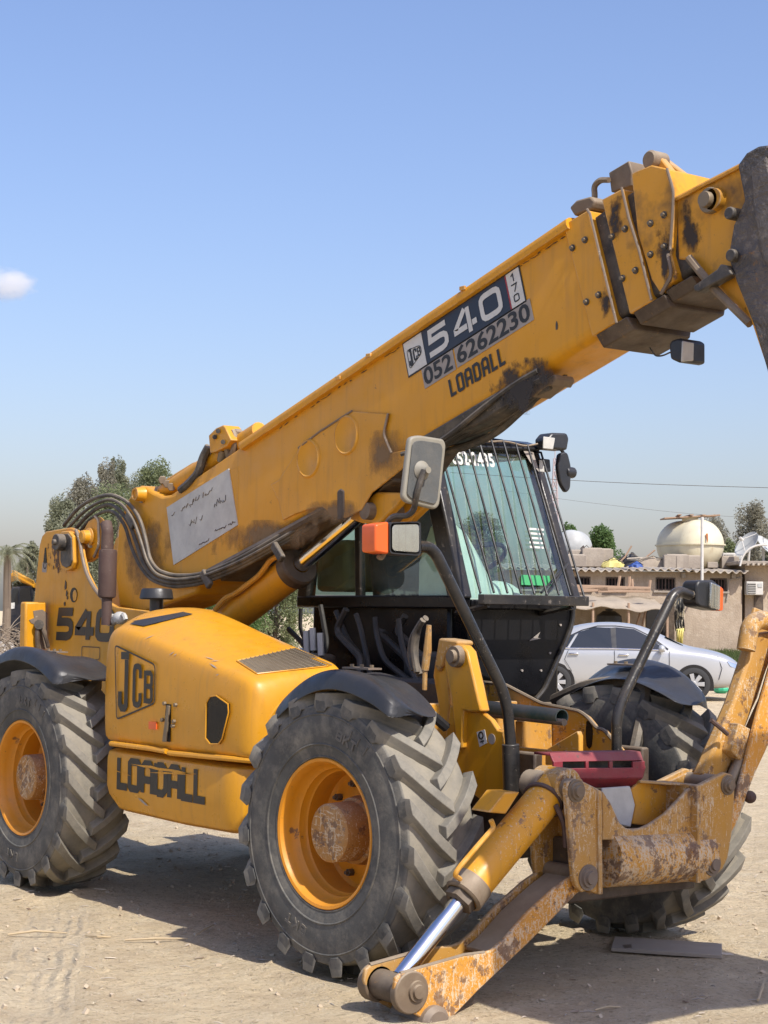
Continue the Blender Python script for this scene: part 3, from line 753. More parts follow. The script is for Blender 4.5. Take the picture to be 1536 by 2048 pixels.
P = rounded([S(x, y, -.4245) for x, y in ((163, 1292), (200, 1294), (199, 1320), (162, 1322))], .02)
mb = MB(); ring(mb, P, .006); mb.build('faded_logo', M['darkbrown'], TW, smooth=0)
# chipped paint below the hole
for x, y, r_ in ((131, 1170, .03), (133, 1186, .022), (134, 1196, .016), (129, 1208, .02), (107, 1135, .012)):
    c = S(x, y, -.4238); n = 9
    quad('paint_chip', [c+EX*r_*random.uniform(.3, .8)*math.cos(2*math.pi*i/n)+EZ*r_*random.uniform(.5, 1.3)*math.sin(2*math.pi*i/n) for i in range(n)], M['darkbrown'], TW, (0, .003, 0))
# rear light box on its post
LX_ = -4.15
ya, yb_ = FX(50, 1250, LX_).y, FX(93, 1250, LX_).y; za, zb2 = FX(70, 1302, LX_).z, FX(70, 1204, LX_).z
LB = MB().box((LX_-.04, (ya+yb_)/2, (za+zb2)/2), (.08, yb_-ya, zb2-za)).build('lamp_housing', M['yellow'], T, bevel=.012)
def lbp(x, y, e=.0): return FX(x, y, LX_+e)
quad('worn_patch', [lbp(x, y, .001) for x, y in ((66, 1222), (84, 1219), (94, 1226), (94, 1298), (74, 1298), (72, 1250), (62, 1246), (58, 1240), (68, 1236))], M['bare'], LB, (.003, 0, 0))
MB().tube(fil([lbp(76, 1248, .02), lbp(74, 1270, .03), lbp(76, 1298, .02)], .05), .016, 8).build('lamp_bracket', M['darkbrown'], LB)
MB().tube(fil([lbp(80, 1248, .02), lbp(90, 1270, .05), lbp(97, 1295, .05)], .05), .014, 8).build('lamp_bracket', M['darkbrown'], LB)
MB().cyl(lbp(78, 1249, .0), lbp(78, 1249, .05), .032, 10).build('lamp_stub', M['grease'], LB)
MB().box((LX_-.04, -.55, 1.20), (.06, .5, .06)).build('lamp_arm', M['darkbrown'], T)

# ---------------- exhaust and breather
ex0 = S(213, 1240, -.66); EXX = ex0.x
mb = MB(); zz = lambda y: S(213, y, -.66).z
mb.lathe([(.031, zz(1250)), (.031, zz(1197)), (.051, zz(1194)), (.054, zz(1190)), (.054, zz(1106)), (.051, zz(1100)), (.036, zz(1099))], (EXX, -.66, 0), (0, 0, 1), 28); EXH = mb.build('exhaust_muffler', M['rusty'], T, smooth=30)
mb = MB(); mb.lathe([(.038, zz(1101)), (.036, zz(1065)), (.034, zz(1065)), (.034, zz(1095))], (EXX-.01, -.66, 0), (0, 0, 1), 24); mb.tube(fil([(EXX-.01, -.66, zz(1070)), (EXX-.012, -.66, zz(1060)), (EXX-.04, -.655, zz(1047))], .05), .036, 16, cap=False)
mb.build('exhaust_tip', M['rusty'], EXH)
for px, py in ((222, 1240), (240, 1236)):
    MB().ball(S(px, py, -.62), .055, 10, 8, (1.2, .7, .7)).tube(fil([S(px, py, -.62), S(px+8, py-8, -.64), S(px+12, py+4, -.64)], .03), .014, 6).build('lagging', M['stainless'], EXH)
bx_ = S(313, 1200, -.58)
mb = MB(); zb = lambda y: S(313, y, -.58).z
mb.lathe([(.0, zb(1176)), (.082, zb(1177)), (.090, zb(1181)), (.098, zb(1196)), (.092, zb(1199)), (.040, zb(1198)), (.038, zb(1232))], (bx_.x, -.58, 0), (0, 0, 1), 28); mb.build('air_intake_cap', M['plastic'], T, smooth=30)

# ================================================================== boom
BAng = R(16.95); BU = V((math.cos(BAng), 0, math.sin(BAng))); BV = V((-math.sin(BAng), 0, math.cos(BAng)))
BO = V((0, -.3, 3.207)); BW = .34
def B(u, v, y=0.): return BO + BU*u + BV*v + EY*y
def uv(px, py, y=0.):
    p = S(px, py, -.3+y)-BO; return p.dot(BU), p.dot(BV)
def bsec(u, vt, vb, y0, y1, rb=.055, rt=.012):
    q = []
    for (cy, cv, r, a0) in ((y0+rb, vb+rb, rb, 180), (y1-rb, vb+rb, rb, 270), (y1-rt, vt-rt, rt, 0), (y0+rt, vt-rt, rt, 90)):
        for i in range(5):
            a = R(a0+90*i/4); q.append(B(u, cv+r*math.sin(a), cy+r*math.cos(a)))
    return q
BM = MB().loft([bsec(u, -.02, vb, 0, BW) for u, vb in ((-3.0, -.60), (-2.0, -.615), (-1.2, -.60), (-.4, -.585), (.71, -.575))]).build('boom', M['boom'], T, smooth=40)
# rear head of the boom
rp = [(236, 1052), (252, 1002), (270, 978), (279, 971), (290, 973), (305, 983), (325, 992), (345, 988), (480, 925), (480, 1120), (400, 1166), (392, 1188), (340, 1207), (290, 1226), (238, 1215), (229, 1150)]
MB().prism([S(x, y, -.302) for x, y in rp], (0, BW+.004, 0)).build('boom_rear_head', M['boom'], BM, bevel=.02, seg=3)
arm = [(156, 1078), (176, 1042), (190, 1033), (197, 1040), (198, 1090), (190, 1112), (172, 1125), (164, 1112)]
MB().prism([S(x, y, -.36) for x, y in arm], (0, .05, 0)).build('pivot_arm', M['yellow'], BM, bevel=.01)
MB().tube(fil([S(x, y, -.362) for x, y in ((190, 1033), (197, 1040), (198, 1090), (188, 1114))], .03), .010, 6).build('edge_bead', M['bare'], BM)
c = S(181, 1074, -.36); MB().lathe([(.0, -.07), (.03, -.07), (.042, -.062), (.046, -.02), (.06, -.015), (.06, 0)], c, (0, 1, 0), 22).build('pivot_pin', M['oily'], BM, smooth=30)
MB().cyl(S(181, 1090, -.37), S(181, 1090, -.36), .02, 6).build('bolt', M['pin'], BM)
c = S(286, 989, -.302); MB().lathe([(.0, -.05), (.026, -.05), (.03, -.06), (.040, -.06), (.044, -.02), (.05, 0)], c, (0, 1, 0), 22).build('top_pin', M['yellow'], BM, smooth=30)
MB().cyl(S(282, 1002, -.32), S(282, 1002, -.30), .014, 6).build('bolt', M['pin'], BM)
# top rail along the near upper edge
MB().loft([[B(u, v, y) for v, y in ((-.052, -.004), (-.048, -.026), (-.030, -.034), (-.005, -.028), (.008, -.005), (.012, .05), (.0, BW+.03), (-.05, BW+.03), (-.05, BW-.01), (-.022, BW-.01))] for u in (-2.12, -2.05, .69)]).build('top_rail', M['boom'], BM, smooth=50)
for px, py in ((748, 712), (936, 578), (687, 757)):
    u_, v_ = uv(px, py); MB().box(B(u_, v_, -.034), (.04, .012, .02)).build('rail_clip', M['oily'], BM, bevel=.003)
# collar at the mouth of the outer section
def collar(name, pts, y0, y1, mat, bolts, parent=BM, r=.0125):
    o = MB().prism([S(x, y, -.3+y0) for x, y in pts], (0, y1-y0, 0)).build(name, mat, parent, bevel=.006)
    for x, y in bolts:
        c = S(x, y, -.3+y0)
        MB().cyl(c-EY*.006, c+EY*.002, r*1.25, 14).build('washer', M['grease'], o)
        MB().cyl(c-EY*.018, c, r*.72, 6).build('bolt', M['pin'], o)
    return o
C1 = collar('boom_collar', [(1126, 449), (1176, 420), (1231, 645), (1184, 673)], -.014, BW+.012, M['boom'], [(1146, 496), (1171, 480), (1174, 604), (1198, 590)])
MB().tube([S(x, y, -.32) for x, y in ((1174, 418), (1180, 428), (1233, 646))], .006, 6).build('edge_bead', M['bare'], C1)
MB().loft([bsec(u, -.05, -.555, .02, BW-.02, .03) for u in (.69, 1.16)]).build('inner_section', M['grease'], BM, smooth=40)
MB().loft([bsec(u, -.2, -.53, .035, BW-.035, .03) for u in (1.0, 1.36)]).build('inner_section', M['grease'], BM, smooth=40)
C2 = collar('boom_collar', [(1203, 399), (1244, 377), (1258, 440), (1278, 500), (1303, 602), (1259, 628)], -.004, BW-.005, M['oily'], [(1225, 474), (1251, 458), (1246, 557), (1272, 541)])
MB().tube([S(x, y, -.31) for x, y in ((1243, 375), (1258, 437), (1278, 500), (1303, 600))], .006, 6).build('edge_bead', M['bare'], C2)
C3 = collar('boom_collar', [(1262, 347), (1302, 330), (1333, 337), (1345, 380), (1347, 420), (1341, 508), (1352, 545), (1348, 560), (1320, 586), (1303, 560), (1275, 468)], .004, BW-.01, M['oily'], [(1302, 447), (1329, 430), (1302, 509), (1330, 493)])
MB().tube(fil([S(x, y, -.30) for x, y in ((1334, 337), (1347, 382), (1345, 430), (1340, 500))], .03), .006, 6).build('edge_bead', M['bare'], C3)
MB().tube(fil([S(x, y, -.30) for x, y in ((1336, 508), (1344, 550), (1322, 588))], .03), .008, 6).build('edge_bead', M['bare'], C3)
# underside skid plates of the collars
def under(pts, y0, y1, mat=M['darkbrown'], dv=-.05):
    u0, u1, v = pts
    MB().loft([[B(u, v, y0), B(u, v+dv, y0+.03), B(u, v+dv, y1-.03), B(u, v, y1)] for u in (u0, u1)]).build('wear_pad_carrier', mat, BM, bevel=.006)
under((.70, .90, -.575), -.01, BW+.06, dv=-.06)
under((.93, 1.12, -.57), .0, BW+.05, dv=-.055)
under((1.12, 1.28, -.555), .01, BW+.05, dv=-.05)
# collar top brackets
MB().prism([S(x, y, -.2) for x, y in ((1217, 345), (1257, 321), (1264, 345), (1262, 372), (1222, 385))], (0, .12, 0)).build('chain_anchor', M['dustmetal'], BM, bevel=.006)
MB().prism([S(x, y, -.06) for x, y in ((1280, 345), (1292, 318), (1306, 308), (1330, 318), (1372, 350), (1395, 372), (1392, 385), (1300, 360))], (0, .04, 0)).build('chain_anchor', M['dustpaint'], BM, bevel=.008)
MB().prism([S(x, y, -.22) for x, y in ((1288, 335), (1296, 314), (1308, 308), (1322, 316), (1345, 345), (1360, 378), (1320, 360))], (0, .04, 0)).build('chain_anchor', M['dustpaint'], BM, bevel=.008)
c = S(1303, 320, -.235); MB().lathe([(0, -.02), (.034, -.02), (.042, -.01), (.042, .07), (0, .07)], c, (0, 1, 0), 22).build('chain_pulley', M['dustmetal'], BM, smooth=30)
MB().tube(fil([S(x, y, -.22) for x, y in ((1185, 425), (1190, 395), (1188, 372), (1200, 360), (1218, 360))], .08), .014, 6).build('hose', M['dustmetal'], BM)
MB().prism([S(x, y, -.29) for x, y in ((1138, 415), (1152, 400), (1180, 392), (1190, 402), (1185, 418), (1148, 432))], (0, .10, 0)).build('chain_anchor', M['dustmetal'], BM, bevel=.01)
# nose section and head
MB().prism([S(x, y, -.27) for x, y in ((1352, 396), (1358, 392), (1482, 330), (1560, 330), (1560, 760), (1500, 640), (1382, 520), (1356, 520))], (0, .26, 0)).build('nose_section', M['oily'], BM, bevel=.01)
MB().tube([S(x, y, -.28) for x, y in ((1352, 398), (1482, 331))], .010, 6).build('edge_bead', M['boom'], BM)
c = S(1425, 402, -.27); MB().lathe([(0, -.055), (.032, -.055), (.034, -.05), (.034, -.03), (.05, -.03), (.055, -.022), (.055, 0)], c, (0, 1, 0), 22).build('nose_pin', M['pin'], BM, smooth=30)
c = S(1434, 400, -.27); MB().lathe([(0, -.03), (.045, -.03), (.05, 0)], c, (0, 1, 0), 18).build('pin_boss', M['oily'], BM, smooth=30)
for dy in (-.32, -.02):
    hp_ = [(1474, 330), (1492, 305), (1515, 292), (1545, 288), (1600, 330), (1640, 520), (1650, 700), (1560, 790), (1536, 752), (1508, 655), (1470, 560), (1455, 515), (1466, 450), (1488, 400)]
    o_ = S(1474, 330, -.32); 
    MB().prism([S(x, y, -.32)+EY*(dy+.32) for x, y in hp_], (0, .05, 0)).build('boom_head_plate', M['tar'], BM, bevel=.012)
MB().prism([S(x, y, -.335) for x, y in ((1500, 340), (1530, 310), (1560, 420), (1560, 560), (1525, 520), (1508, 440))], (0, .02, 0)).build('boom_head_plate', M['tar'], BM, bevel=.01)
for x, y in ((1467, 428), (1470, 512)):
    c = S(x, y, -.32); MB().cyl(c-EY*.03, c+EY*.06, .026, 14).build('bolt', M['grease'], BM, bevel=.005)
MB().prism([S(x, y, -.34) for x, y in ((1386, 572), (1434, 538), (1440, 528), (1452, 530), (1463, 548), (1396, 584), (1388, 582))], (0, .05, 0)).build('lock_bar', M['grease'], BM, bevel=.006)
MB().tube([S(x, y, -.30) for x, y in ((1378, 516), (1430, 580), (1500, 648))], .018, 8).build('edge_bead', M['dustmetal'], BM)
MB().prism([S(x, y, -.31) for x, y in ((1462, 540), (1500, 500), (1560, 560), (1560, 780), (1536, 748), (1500, 640))], (0, .36, 0)).build('head_box', M['oily'], BM, bevel=.012)
# boom work lamp
LM = MB().prism([S(x, y, -.20) for x, y in ((1337, 690), (1342, 680), (1358, 676), (1366, 680), (1366, 722), (1356, 725), (1340, 718))], (0, .14, 0)).build('work_lamp', M['plastic'], T, bevel=.01)
MB().prism([FX(x, y, S(1366, 700, -.20).x+.004) for x, y in ((1363, 682), (1385, 686), (1384, 722), (1361, 724))], (.01, 0, 0)).build('lamp_lens', M['stainless'], LM, bevel=.004)
MB().tube(fil([S(1300, 695, -.12), S(1310, 712, -.13), S(1325, 712, -.14), S(1340, 705, -.15)], .04), .004, 5).build('lamp_wire', M['hose'], LM)

# reinforcing plate with two pressed discs
rpz = [(541, 969), (557, 960), (597, 897), (640, 864), (704, 822), (776, 827), (766, 868), (782, 906), (838, 893), (800, 940), (742, 986), (722, 1020), (690, 1036), (664, 1031), (644, 1014), (618, 1018), (585, 1030), (566, 1040), (556, 1000)]
RP = MB().prism([S(x, y, -.310) for x, y in rpz], (0, .012, 0)).build('boom_gusset', M['boom'], BM, bevel=.004)
for x, y in ((617, 917), (693, 870)):
    c = S(x, y, -.310); mb = MB(); mb.lathe([(.0, -.002), (.088, -.002), (.096, -.009), (.104, -.006), (.108, .002)], c, (0, 1, 0), 36); mb.build('pressed_disc', M['boom'], RP, smooth=50)
MB().tube([S(x, y, -.312) for x, y in ((597, 896), (640, 863), (704, 822))], .006, 6).build('edge_bead', M['bare'], RP)
MB().tube(fil([S(x, y, -.312) for x, y in ((776, 827), (767, 868), (783, 906))], .03), .007, 6).build('edge_bead', M['bare'], RP)
c = S(680, 1004, -.315); MB().prism([c+EX*a+EZ*b for a, b in ((-.035, .06), (0, .075), (.035, .06), (.04, -.05), (.02, -.10), (-.03, -.10))], (0, .03, 0)).build('pin_cover', M['darkbrown'], RP, bevel=.012)
# cylinder lugs under the boom
lug = [(700, 1000), (742, 983), (802, 985), (784, 1010), (748, 1046), (715, 1046), (690, 1038)]
for dy in (0.03, .21): MB().prism([S(x, y, -.29)+EY*dy for x, y in lug], (0, .05, 0)).build('cylinder_lug', M['oily'], BM, bevel=.008)
c = S(735, 1022, -.285); MB().lathe([(0, -.02), (.045, -.02), (.05, .26), (0, .26)], c, (0, 1, 0), 18).build('lug_pin', M['dustmetal'], BM, smooth=30)
MB().prism([S(x, y, -.27) for x, y in ((770, 905), (835, 894), (800, 945), (742, 986), (700, 1000), (690, 1035))], (0, .28, 0)).build('lug_web', M['darkbrown'], BM, bevel=.01)
# stainless plate with scratched writing
SP = quad('metal_plate', [S(x, y, -.308) for x, y in ((333, 1015), (457, 937), (475, 1050), (347, 1130))], M['stainless'], BM, (0, .006, 0))
random.seed(3)
def scribble(x0, y0, x1, y1, n, amp, mat):
    mb = MB(); p, q = S(x0, y0, -.3095), S(x1, y1, -.3095); d = (q-p)/n; up = V((-BU.z, 0, BU.x))
    for i in range(n):
        if random.random() < .12: continue
        a = p+d*i; pts = [a+d*(t/3.)*1.1+BV*amp*random.uniform(-.6, 1.)*(1 if t % 2 else .3) for t in range(4)]
        mb.tube(pts, .0022, 4)
    mb.build('scratched_writing', mat, SP)
scribble(343, 1032, 425, 983, 13, .03, M['darkbrown']); scribble(378, 1050, 405, 1036, 5, .025, M['grease']); scribble(428, 1013, 452, 998, 4, .03, M['grease'])
scribble(430, 1063, 470, 1044, 9, .012, M['rusty']); scribble(398, 1090, 418, 1080, 4, .014, M['rusty'])
# decals on the boom
DY = -.0035
def bq(name, u0, u1, v0, v1, y, mat, parent=BM): return quad(name, [B(u0, v0, y), B(u1, v0, y), B(u1, v1, y), B(u0, v1, y)], mat, parent, (0, .002, 0))
u0, vt = uv(808, 688); u1, vb = uv(1050, 607); u1 = (uv(1040, 533)[0]+u1)/2; u0 = (u0+uv(818, 748)[0])/2
vt = (vt+uv(1040, 533)[1])/2; vb = (vb+uv(818, 748)[1])/2
Lw = u1-u0; Hh = vt-vb
DP = bq('number_decal', u0-.008, u1+.008, vb-.008, vt+.008, DY, M['decalblack'])
bq('decal_panel', u0, u0+.165*Lw, vb, vt, DY-.0012, M['decalwhite'], DP)
bq('decal_panel', u0+.172*Lw, u0+.885*Lw, vb, vt, DY-.0012, M['decalnavy'], DP)
bq('decal_stripe', u0+.887*Lw, u0+.896*Lw, vb, vt, DY-.0012, M['decalred'], DP)
bq('decal_panel', u0+.898*Lw, u1, vb, vt, DY-.0012, M['decalwhite'], DP)
lettering('lettering', '540', B(u0+.19*Lw, vb+.10*Hh, DY-.003), BU, BV, -EY, Hh*.80, .665*Lw, .21, M['decalwhite'], DP, gap=.04)
P = rounded([B(u0+a*Lw, vb+b*Hh, DY-.003) for a, b in ((.02, .76), (.145, .66), (.145, .40), (.02, .14))], .02)
mb = MB(); ring(mb, P, .004); mb.build('logo_frame', M['decalblack'], DP, smooth=0)
for ch, a, b0, b1, ww in (('J', .03, .22, .70, .034), ('C', .07, .30, .665, .032), ('B', .107, .37, .63, .030)):
    lettering('letter', ch, B(u0+a*Lw, vb+b0*Hh, DY-.003), BU, BV, -EY, (b1-b0)*Hh, ww*Lw, {'J': .17, 'C': .17, 'B': .16}[ch], M['decalblack'], DP)
for i, ch in enumerate('170'):
    lettering('lettering', ch, B(u0+(.93 if ch == '1' else .921)*Lw, vb+(.70-.30*i)*Hh, DY-.003), BU, BV, -EY, .23*Hh, (.034 if ch == '1' else .052)*Lw, .17, M['decalblack'], DP)
ua, va = uv(846, 745); ub, vb2 = uv(1060, 612)
na, nb = uv(850, 772); 
hN = .105; vN = (uv(850, 772)[1]+uv(1062, 648)[1])/2
PN = bq('phone_strip', ua-.005, ua+.30*(ub-ua), vN-.004, vN+hN, DY, M['decalgrey'])
bq('phone_strip', ua+.315*(ub-ua), ub+.01, vN-.002, vN+hN, DY, M['decalgrey'])
text_mesh('lettering', '052', B(ua+.004, vN+.006, DY-.0015), BU, BV, -EY, hN*.86, .275*(ub-ua), M['decalblack'], PN, .025)
text_mesh('lettering', '6262230', B(ua+.33*(ub-ua), vN+.008, DY-.0015), BU, BV, -EY, hN*.86, .665*(ub-ua), M['decalblack'], PN, .025)
ul, vl = uv(903, 793); ur, vr = uv(1013, 726)
lettering('lettering', 'LOADALL', B(ul, (vl+vr)/2-.003, DY), BU, BV, -EY, .088, ur-ul, .19, M['decalblack'], BM, gap=.12)
# scuffs on the boom side
for x, y, r_ in ((1113, 652, .02), (760, 840, .008), (905, 620, .006), (870, 640, .004)):
    c = S(x, y, -.3025); n = 8
    quad('paint_chip', [c+EX*r_*.5*random.uniform(.6, 1)*math.cos(2*math.pi*i/n)+EZ*r_*random.uniform(.8, 1.2)*math.sin(2*math.pi*i/n) for i in range(n)], M['grease'], BM, (0, .002, 0))
random.seed(77)
for (ua_, ub_, va_, vb_, n_) in ((-1.75, .66, -.060, -.060, 46), (.672, .700, -.05, -.55, 14)):
    for i in range(n_):
        if random.random() < .35: continue
        t = i/n_; L_ = random.uniform(.4, 1.1)/n_
        a = B(ua_+(ub_-ua_)*t, va_+(vb_-va_)*t+random.uniform(-.003, .003), -.0025); b2 = B(ua_+(ub_-ua_)*(t+L_), va_+(vb_-va_)*(t+L_)+random.uniform(-.003, .003), -.0025)
        MB().tube([a, a.lerp(b2, .5)+BV*random.uniform(-.003, .003), b2], [.0012, random.uniform(.0018, .004), .0012], 4).build('rust_seam', M['rusty'], BM)
def smear(px0, py0, px1, py1, Y, mat, par, nm='oil_stain'):
    quad(nm, [S(px0, py1, Y), S(px1, py1, Y), S(px1, py0, Y), S(px0, py0, Y)], mat, par)
smear(960, 715, 1140, 830, -.3035, M['stain'], BM); smear(1185, 540, 1235, 680, -.3165, M['stain'], BM); smear(1200, 390, 1262, 520, -.3065, M['stain'], BM)
smear(1300, 430, 1360, 600, -.2985, M['stain'], BM); smear(1345, 400, 1420, 540, -.2725, M['stain'], BM); smear(230, 1030, 350, 1190, -.3045, M['dullstain'], BM); smear(700, 860, 830, 960, -.3125, M['dullstain'], BM)
smear(86, 1060, 160, 1160, -.4215, M['ruststain'], TW); smear(100, 1060, 165, 1130, -.4222, M['dullstain'], TW); smear(600, 1000, 720, 1050, -.3122, M['dullstain'], BM)
smear(420, 1040, 660, 1110, -.303, M['dullstain'], BM)
# hose tray and bundle under the boom
random.seed(11)
mb = MB()
mb.loft([[B(u, vt_, -.004), B(u, vb_, .012), B(u, vb_, .17), B(u, vt_, .20)] for u, vt_, vb_ in ((-.66, -.56, -.585), (-.45, -.56, -.63), (-.15, -.56, -.655), (.05, -.56, -.645), (.14, -.56, -.60))])
mb.build('hose_tray', M['grease'], BM, bevel=.01)
for i in range(7):
    y = -.005+.035*i; v0 = -.60-.02*(i % 3)
    pts = [B(-.75+t*.15, v0+.01-.022*math.sin(t*.8+i)-(.025 if t < 6 else 0)*math.sin(t/6*math.pi), y*.8+.012*math.sin(t*1.3+i*2)) for t in range(0, 8)]
    MB().tube(fil(pts, .1), .014+.004*(i % 2), 7).build('hose', M['hose'], BM)
for (u, s_) in ((-.30, .03), (-.05, .035), (.16, .035), (.24, .025)):
    MB().box(B(u, -.60, .02), (.05, .03, s_*1.6), Matrix.Rotation(-BAng, 3, 'Y')).build('hose_clamp', M['grease'], BM, bevel=.006)
MB().prism([S(x, y, -.27) for x, y in ((1060, 778), (1108, 748), (1112, 758), (1104, 772), (1096, 768), (1062, 795))], (0, .12, 0)).build('hose_clamp', M['dustmetal'], BM, bevel=.006)
# rear hose bundle along the boom's lower flank
hp0 = [V(q) for q in ((140, 1062), (168, 1030), (195, 1010), (222, 1002), (244, 1016), (264, 1046), (278, 1085), (290, 1125), (308, 1152), (345, 1164), (400, 1158), (470, 1132), (540, 1094), (620, 1046), (720, 985))]
for i, (r_, y_) in enumerate(((.0125, -.345), (.011, -.360), (.0125, -.345), (.011, -.335))):
    pts = []
    for q in range(len(hp0)):
        t = (hp0[min(q+1, len(hp0)-1)]-hp0[max(q-1, 0)]).normalized(); n_ = V((-t.y, t.x))
        o_ = (i-1.5)*(11 if q < 7 else 8 if q < 10 else 6)*(1+.15*math.sin(q*1.7+i))
        pp = hp0[q]+n_*o_; pts.append(S(pp.x, pp.y, y_+(.10 if q > 12 else .0)))
    MB().tube(fil(pts, .2), r_, 8).build('hose', M['hose'], BM)
for x, y in ((262, 1040), (556, 1104), (413, 1158)):
    MB().box(S(x, y, -.355), (.05, .03, .12), Matrix.Rotation(-BAng-.5, 3, 'Y')).build('hose_clamp', M['grease'], BM, bevel=.008)
for i in range(4):
    MB().tube([B(-2.65+.02*i, -.615-.012*i, -.01+.05*i), B(-2.0, -.63, .0+.05*i), B(-1.2, -.63, .03+.05*i), B(-.75, -.60, .05+.05*i)], .028, 8).build('hose', M['darkbrown'], BM)
# slide rail under the boom
MB().loft([[B(u, -.60, .02), B(u, -.68, .03), B(u, -.68, BW-.03), B(u, -.60, BW-.02)] for u in (-2.6, -.9)]).build('under_rail', M['darkbrown'], BM, bevel=.01)
# retract cylinder, pipe and valve on top of the boom
MB().tube([S(330, 985, -.20), S(520, 862, -.20)], .055, 16).build('top_cylinder', M['boom'], BM)
MB().tube(fil([S(338, 960, -.22), S(390, 928, -.22), S(398, 930, -.22)], .03), .014, 8).build('hydraulic_pipe', M['boom'], BM)
for x, y in ((325, 960), (335, 968), (343, 974)): MB().cyl(S(x, y, -.26), S(x, y, -.18), .028, 6).build('pipe_fitting', M['dustmetal'], BM, bevel=.004)
VB = MB().prism([S(x, y, -.30) for x, y in ((417, 871), (432, 856), (446, 850), (450, 854), (462, 880), (452, 893), (432, 903), (420, 906))], (0, .11, 0)).build('valve_block', M['yellow'], BM, bevel=.005)
for x, y in ((429, 874), (436, 862), (446, 884)): MB().cyl(S(x, y, -.315), S(x, y, -.30), .014, 8).build('bolt', M['grease'], VB)
MB().prism([S(x, y, -.24) for x, y in ((446, 852), (466, 855), (474, 862), (472, 880), (460, 890))], (0, .05, 0)).build('valve_head', M['dustmetal'], VB, bevel=.005)
MB().cyl(S(448, 900, -.25), S(444, 922, -.24), .03, 12).cyl(S(455, 898, -.25), S(458, 912, -.24), .022, 8).build('pipe_fitting', M['pin'], VB)
MB().tube(fil([S(418, 893, -.27), S(406, 915, -.28), S(398, 945, -.29), S(380, 965, -.30), S(362, 980, -.30)], .1), [.018]*3+[.03]*100 if False else .026, 8).build('hose', M['hose'], BM)
MB().tube(fil([S(466, 862, -.25), S(472, 880, -.25), S(466, 908, -.25), S(452, 925, -.25)], .06), .02, 8).build('hose', M['dustmetal'], BM)
# bracket with pressure pipe below the boom mouth is the lift cylinder
LC = part_empty('lift_cylinder', T)
a_, m_, e_ = S(715, 1030, -.13), S(598, 1132, -.13), S(430, 1262, -.13)
d_ = (e_-a_).normalized()
MB().cyl(a_, m_+d_*.1, .048, 24).build('rod', M['chrome'], LC)
MB().cyl(m_, e_+d_*.1, .098, 28).build('barrel', M['yellow'], LC)
MB().lathe([(.05, -.02), (.105, -.015), (.115, .0), (.115, .06), (.10, .075)], m_, d_, 28).build('gland', M['darkbrown'], LC, smooth=30)
MB().tube(fil([S(556, 1112, -.25), S(540, 1120, -.25), S(520, 1150, -.25), S(470, 1188, -.25), S(450, 1196, -.25), S(430, 1220, -.25)], .05), .016, 8).build('pressure_pipe', M['yellow'], LC)
# ================================================================== cab
CY0, CY1 = .19, 1.0
CB = part_empty('cab', T)
nb_, fb_ = S(925, 1205, CY0), S(1141, 1195, CY1)
nt_, ft_ = S(849, 885, CY0+.02), S(1063, 898, CY1-.03)
XB, XT = (nb_.x+fb_.x)/2, (nt_.x+ft_.x)/2
ZB, ZT = 1.71, (nt_.z+ft_.z)/2
nb_, fb_ = V((XB, CY0, ZB)), V((XB, CY1, ZB)); nt_, ft_ = V((XT, CY0+.02, ZT)), V((XT, CY1-.03, ZT))
XR = -2.08
nrb, frb, nrt, frt = V((XR, CY0, ZB)), V((XR, CY1, ZB)), V((XR+.1, CY0+.02, ZT)), V((XR+.1, CY1-.03, ZT))
def pillar(a, b, r, name='pillar'): MB().tube([a, b], r, 8).build(name, M['cabblack'], CB)
def post(a, b, wx, wy, name='pillar'):
    MB().loft([[p+V((sx*wx/2, sy*wy/2, 0)) for sx, sy in ((-1, -1), (1, -1), (1, 1), (-1, 1))] for p in (a, b)]).build(name, M['black'], CB, bevel=.012)
post(nb_, nt_, .13, .07); post(fb_, ft_, .08, .06); post(nrb, nrt, .10, .07); post(frb, frt, .10, .07)
post(nb_.lerp(nrb, .62), nt_.lerp(nrt, .62), .06, .04)
# roof
MB().loft([[V((x, y, z)) for x, y in ((XT+e, CY0+.0-e*.3), (XT+e, CY1+e*.2), (XR, CY1), (XR, CY0))] for z, e in ((ZT-.05, .02), (ZT+.02, .06), (ZT+.05, -.03))]).build('roof', M['cabblack'], CB, bevel=.02)
# sills
mb = MB(); mb.box(((XB+XR)/2, CY0, ZB-.02), (XB-XR+.1, .07, .07)).box(((XB+XR)/2, CY1, ZB-.02), (XB-XR, .06, .07)); mb.build('sill', M['cabblack'], CB, bevel=.01)
MB().box((XB+.02, (CY0+CY1)/2, ZB-.03), (.06, CY1-CY0-.08, .05)).build('sill', M['cabblack'], CB, bevel=.008)
# panes
def pane(name, pts): return quad(name, pts, M['glass'], CB)
pane('windscreen', [nb_+V((.045, .03, 0)), fb_+V((.03, -.03, 0)), ft_+V((.03, -.03, -.03)), nt_+V((.045, .03, -.03))])
pane('side_window', [nb_+V((-.06, -.01, .02)), nt_+V((-.06, -.01, -.05)), nt_.lerp(nrt, .62)+V((.03, -.01, -.05)), nb_.lerp(nrb, .62)+V((.03, -.01, .02))])
pane('side_window', [nb_.lerp(nrb, .62)+V((-.03, -.01, .02)), nt_.lerp(nrt, .62)+V((-.03, -.01, -.05)), nrt+V((.05, -.01, -.05)), nrb+V((.05, -.01, .02))])
pane('door_window', [fb_+V((-.04, 0, .02)), ft_+V((-.04, 0, -.05)), frt+V((.05, 0, -.05)), frb+V((.05, 0, .02))])
pane('rear_window', [nrb+V((0, .04, .02)), nrt+V((0, .04, -.05)), frt+V((0, -.04, -.05)), frb+V((0, -.04, .02))])
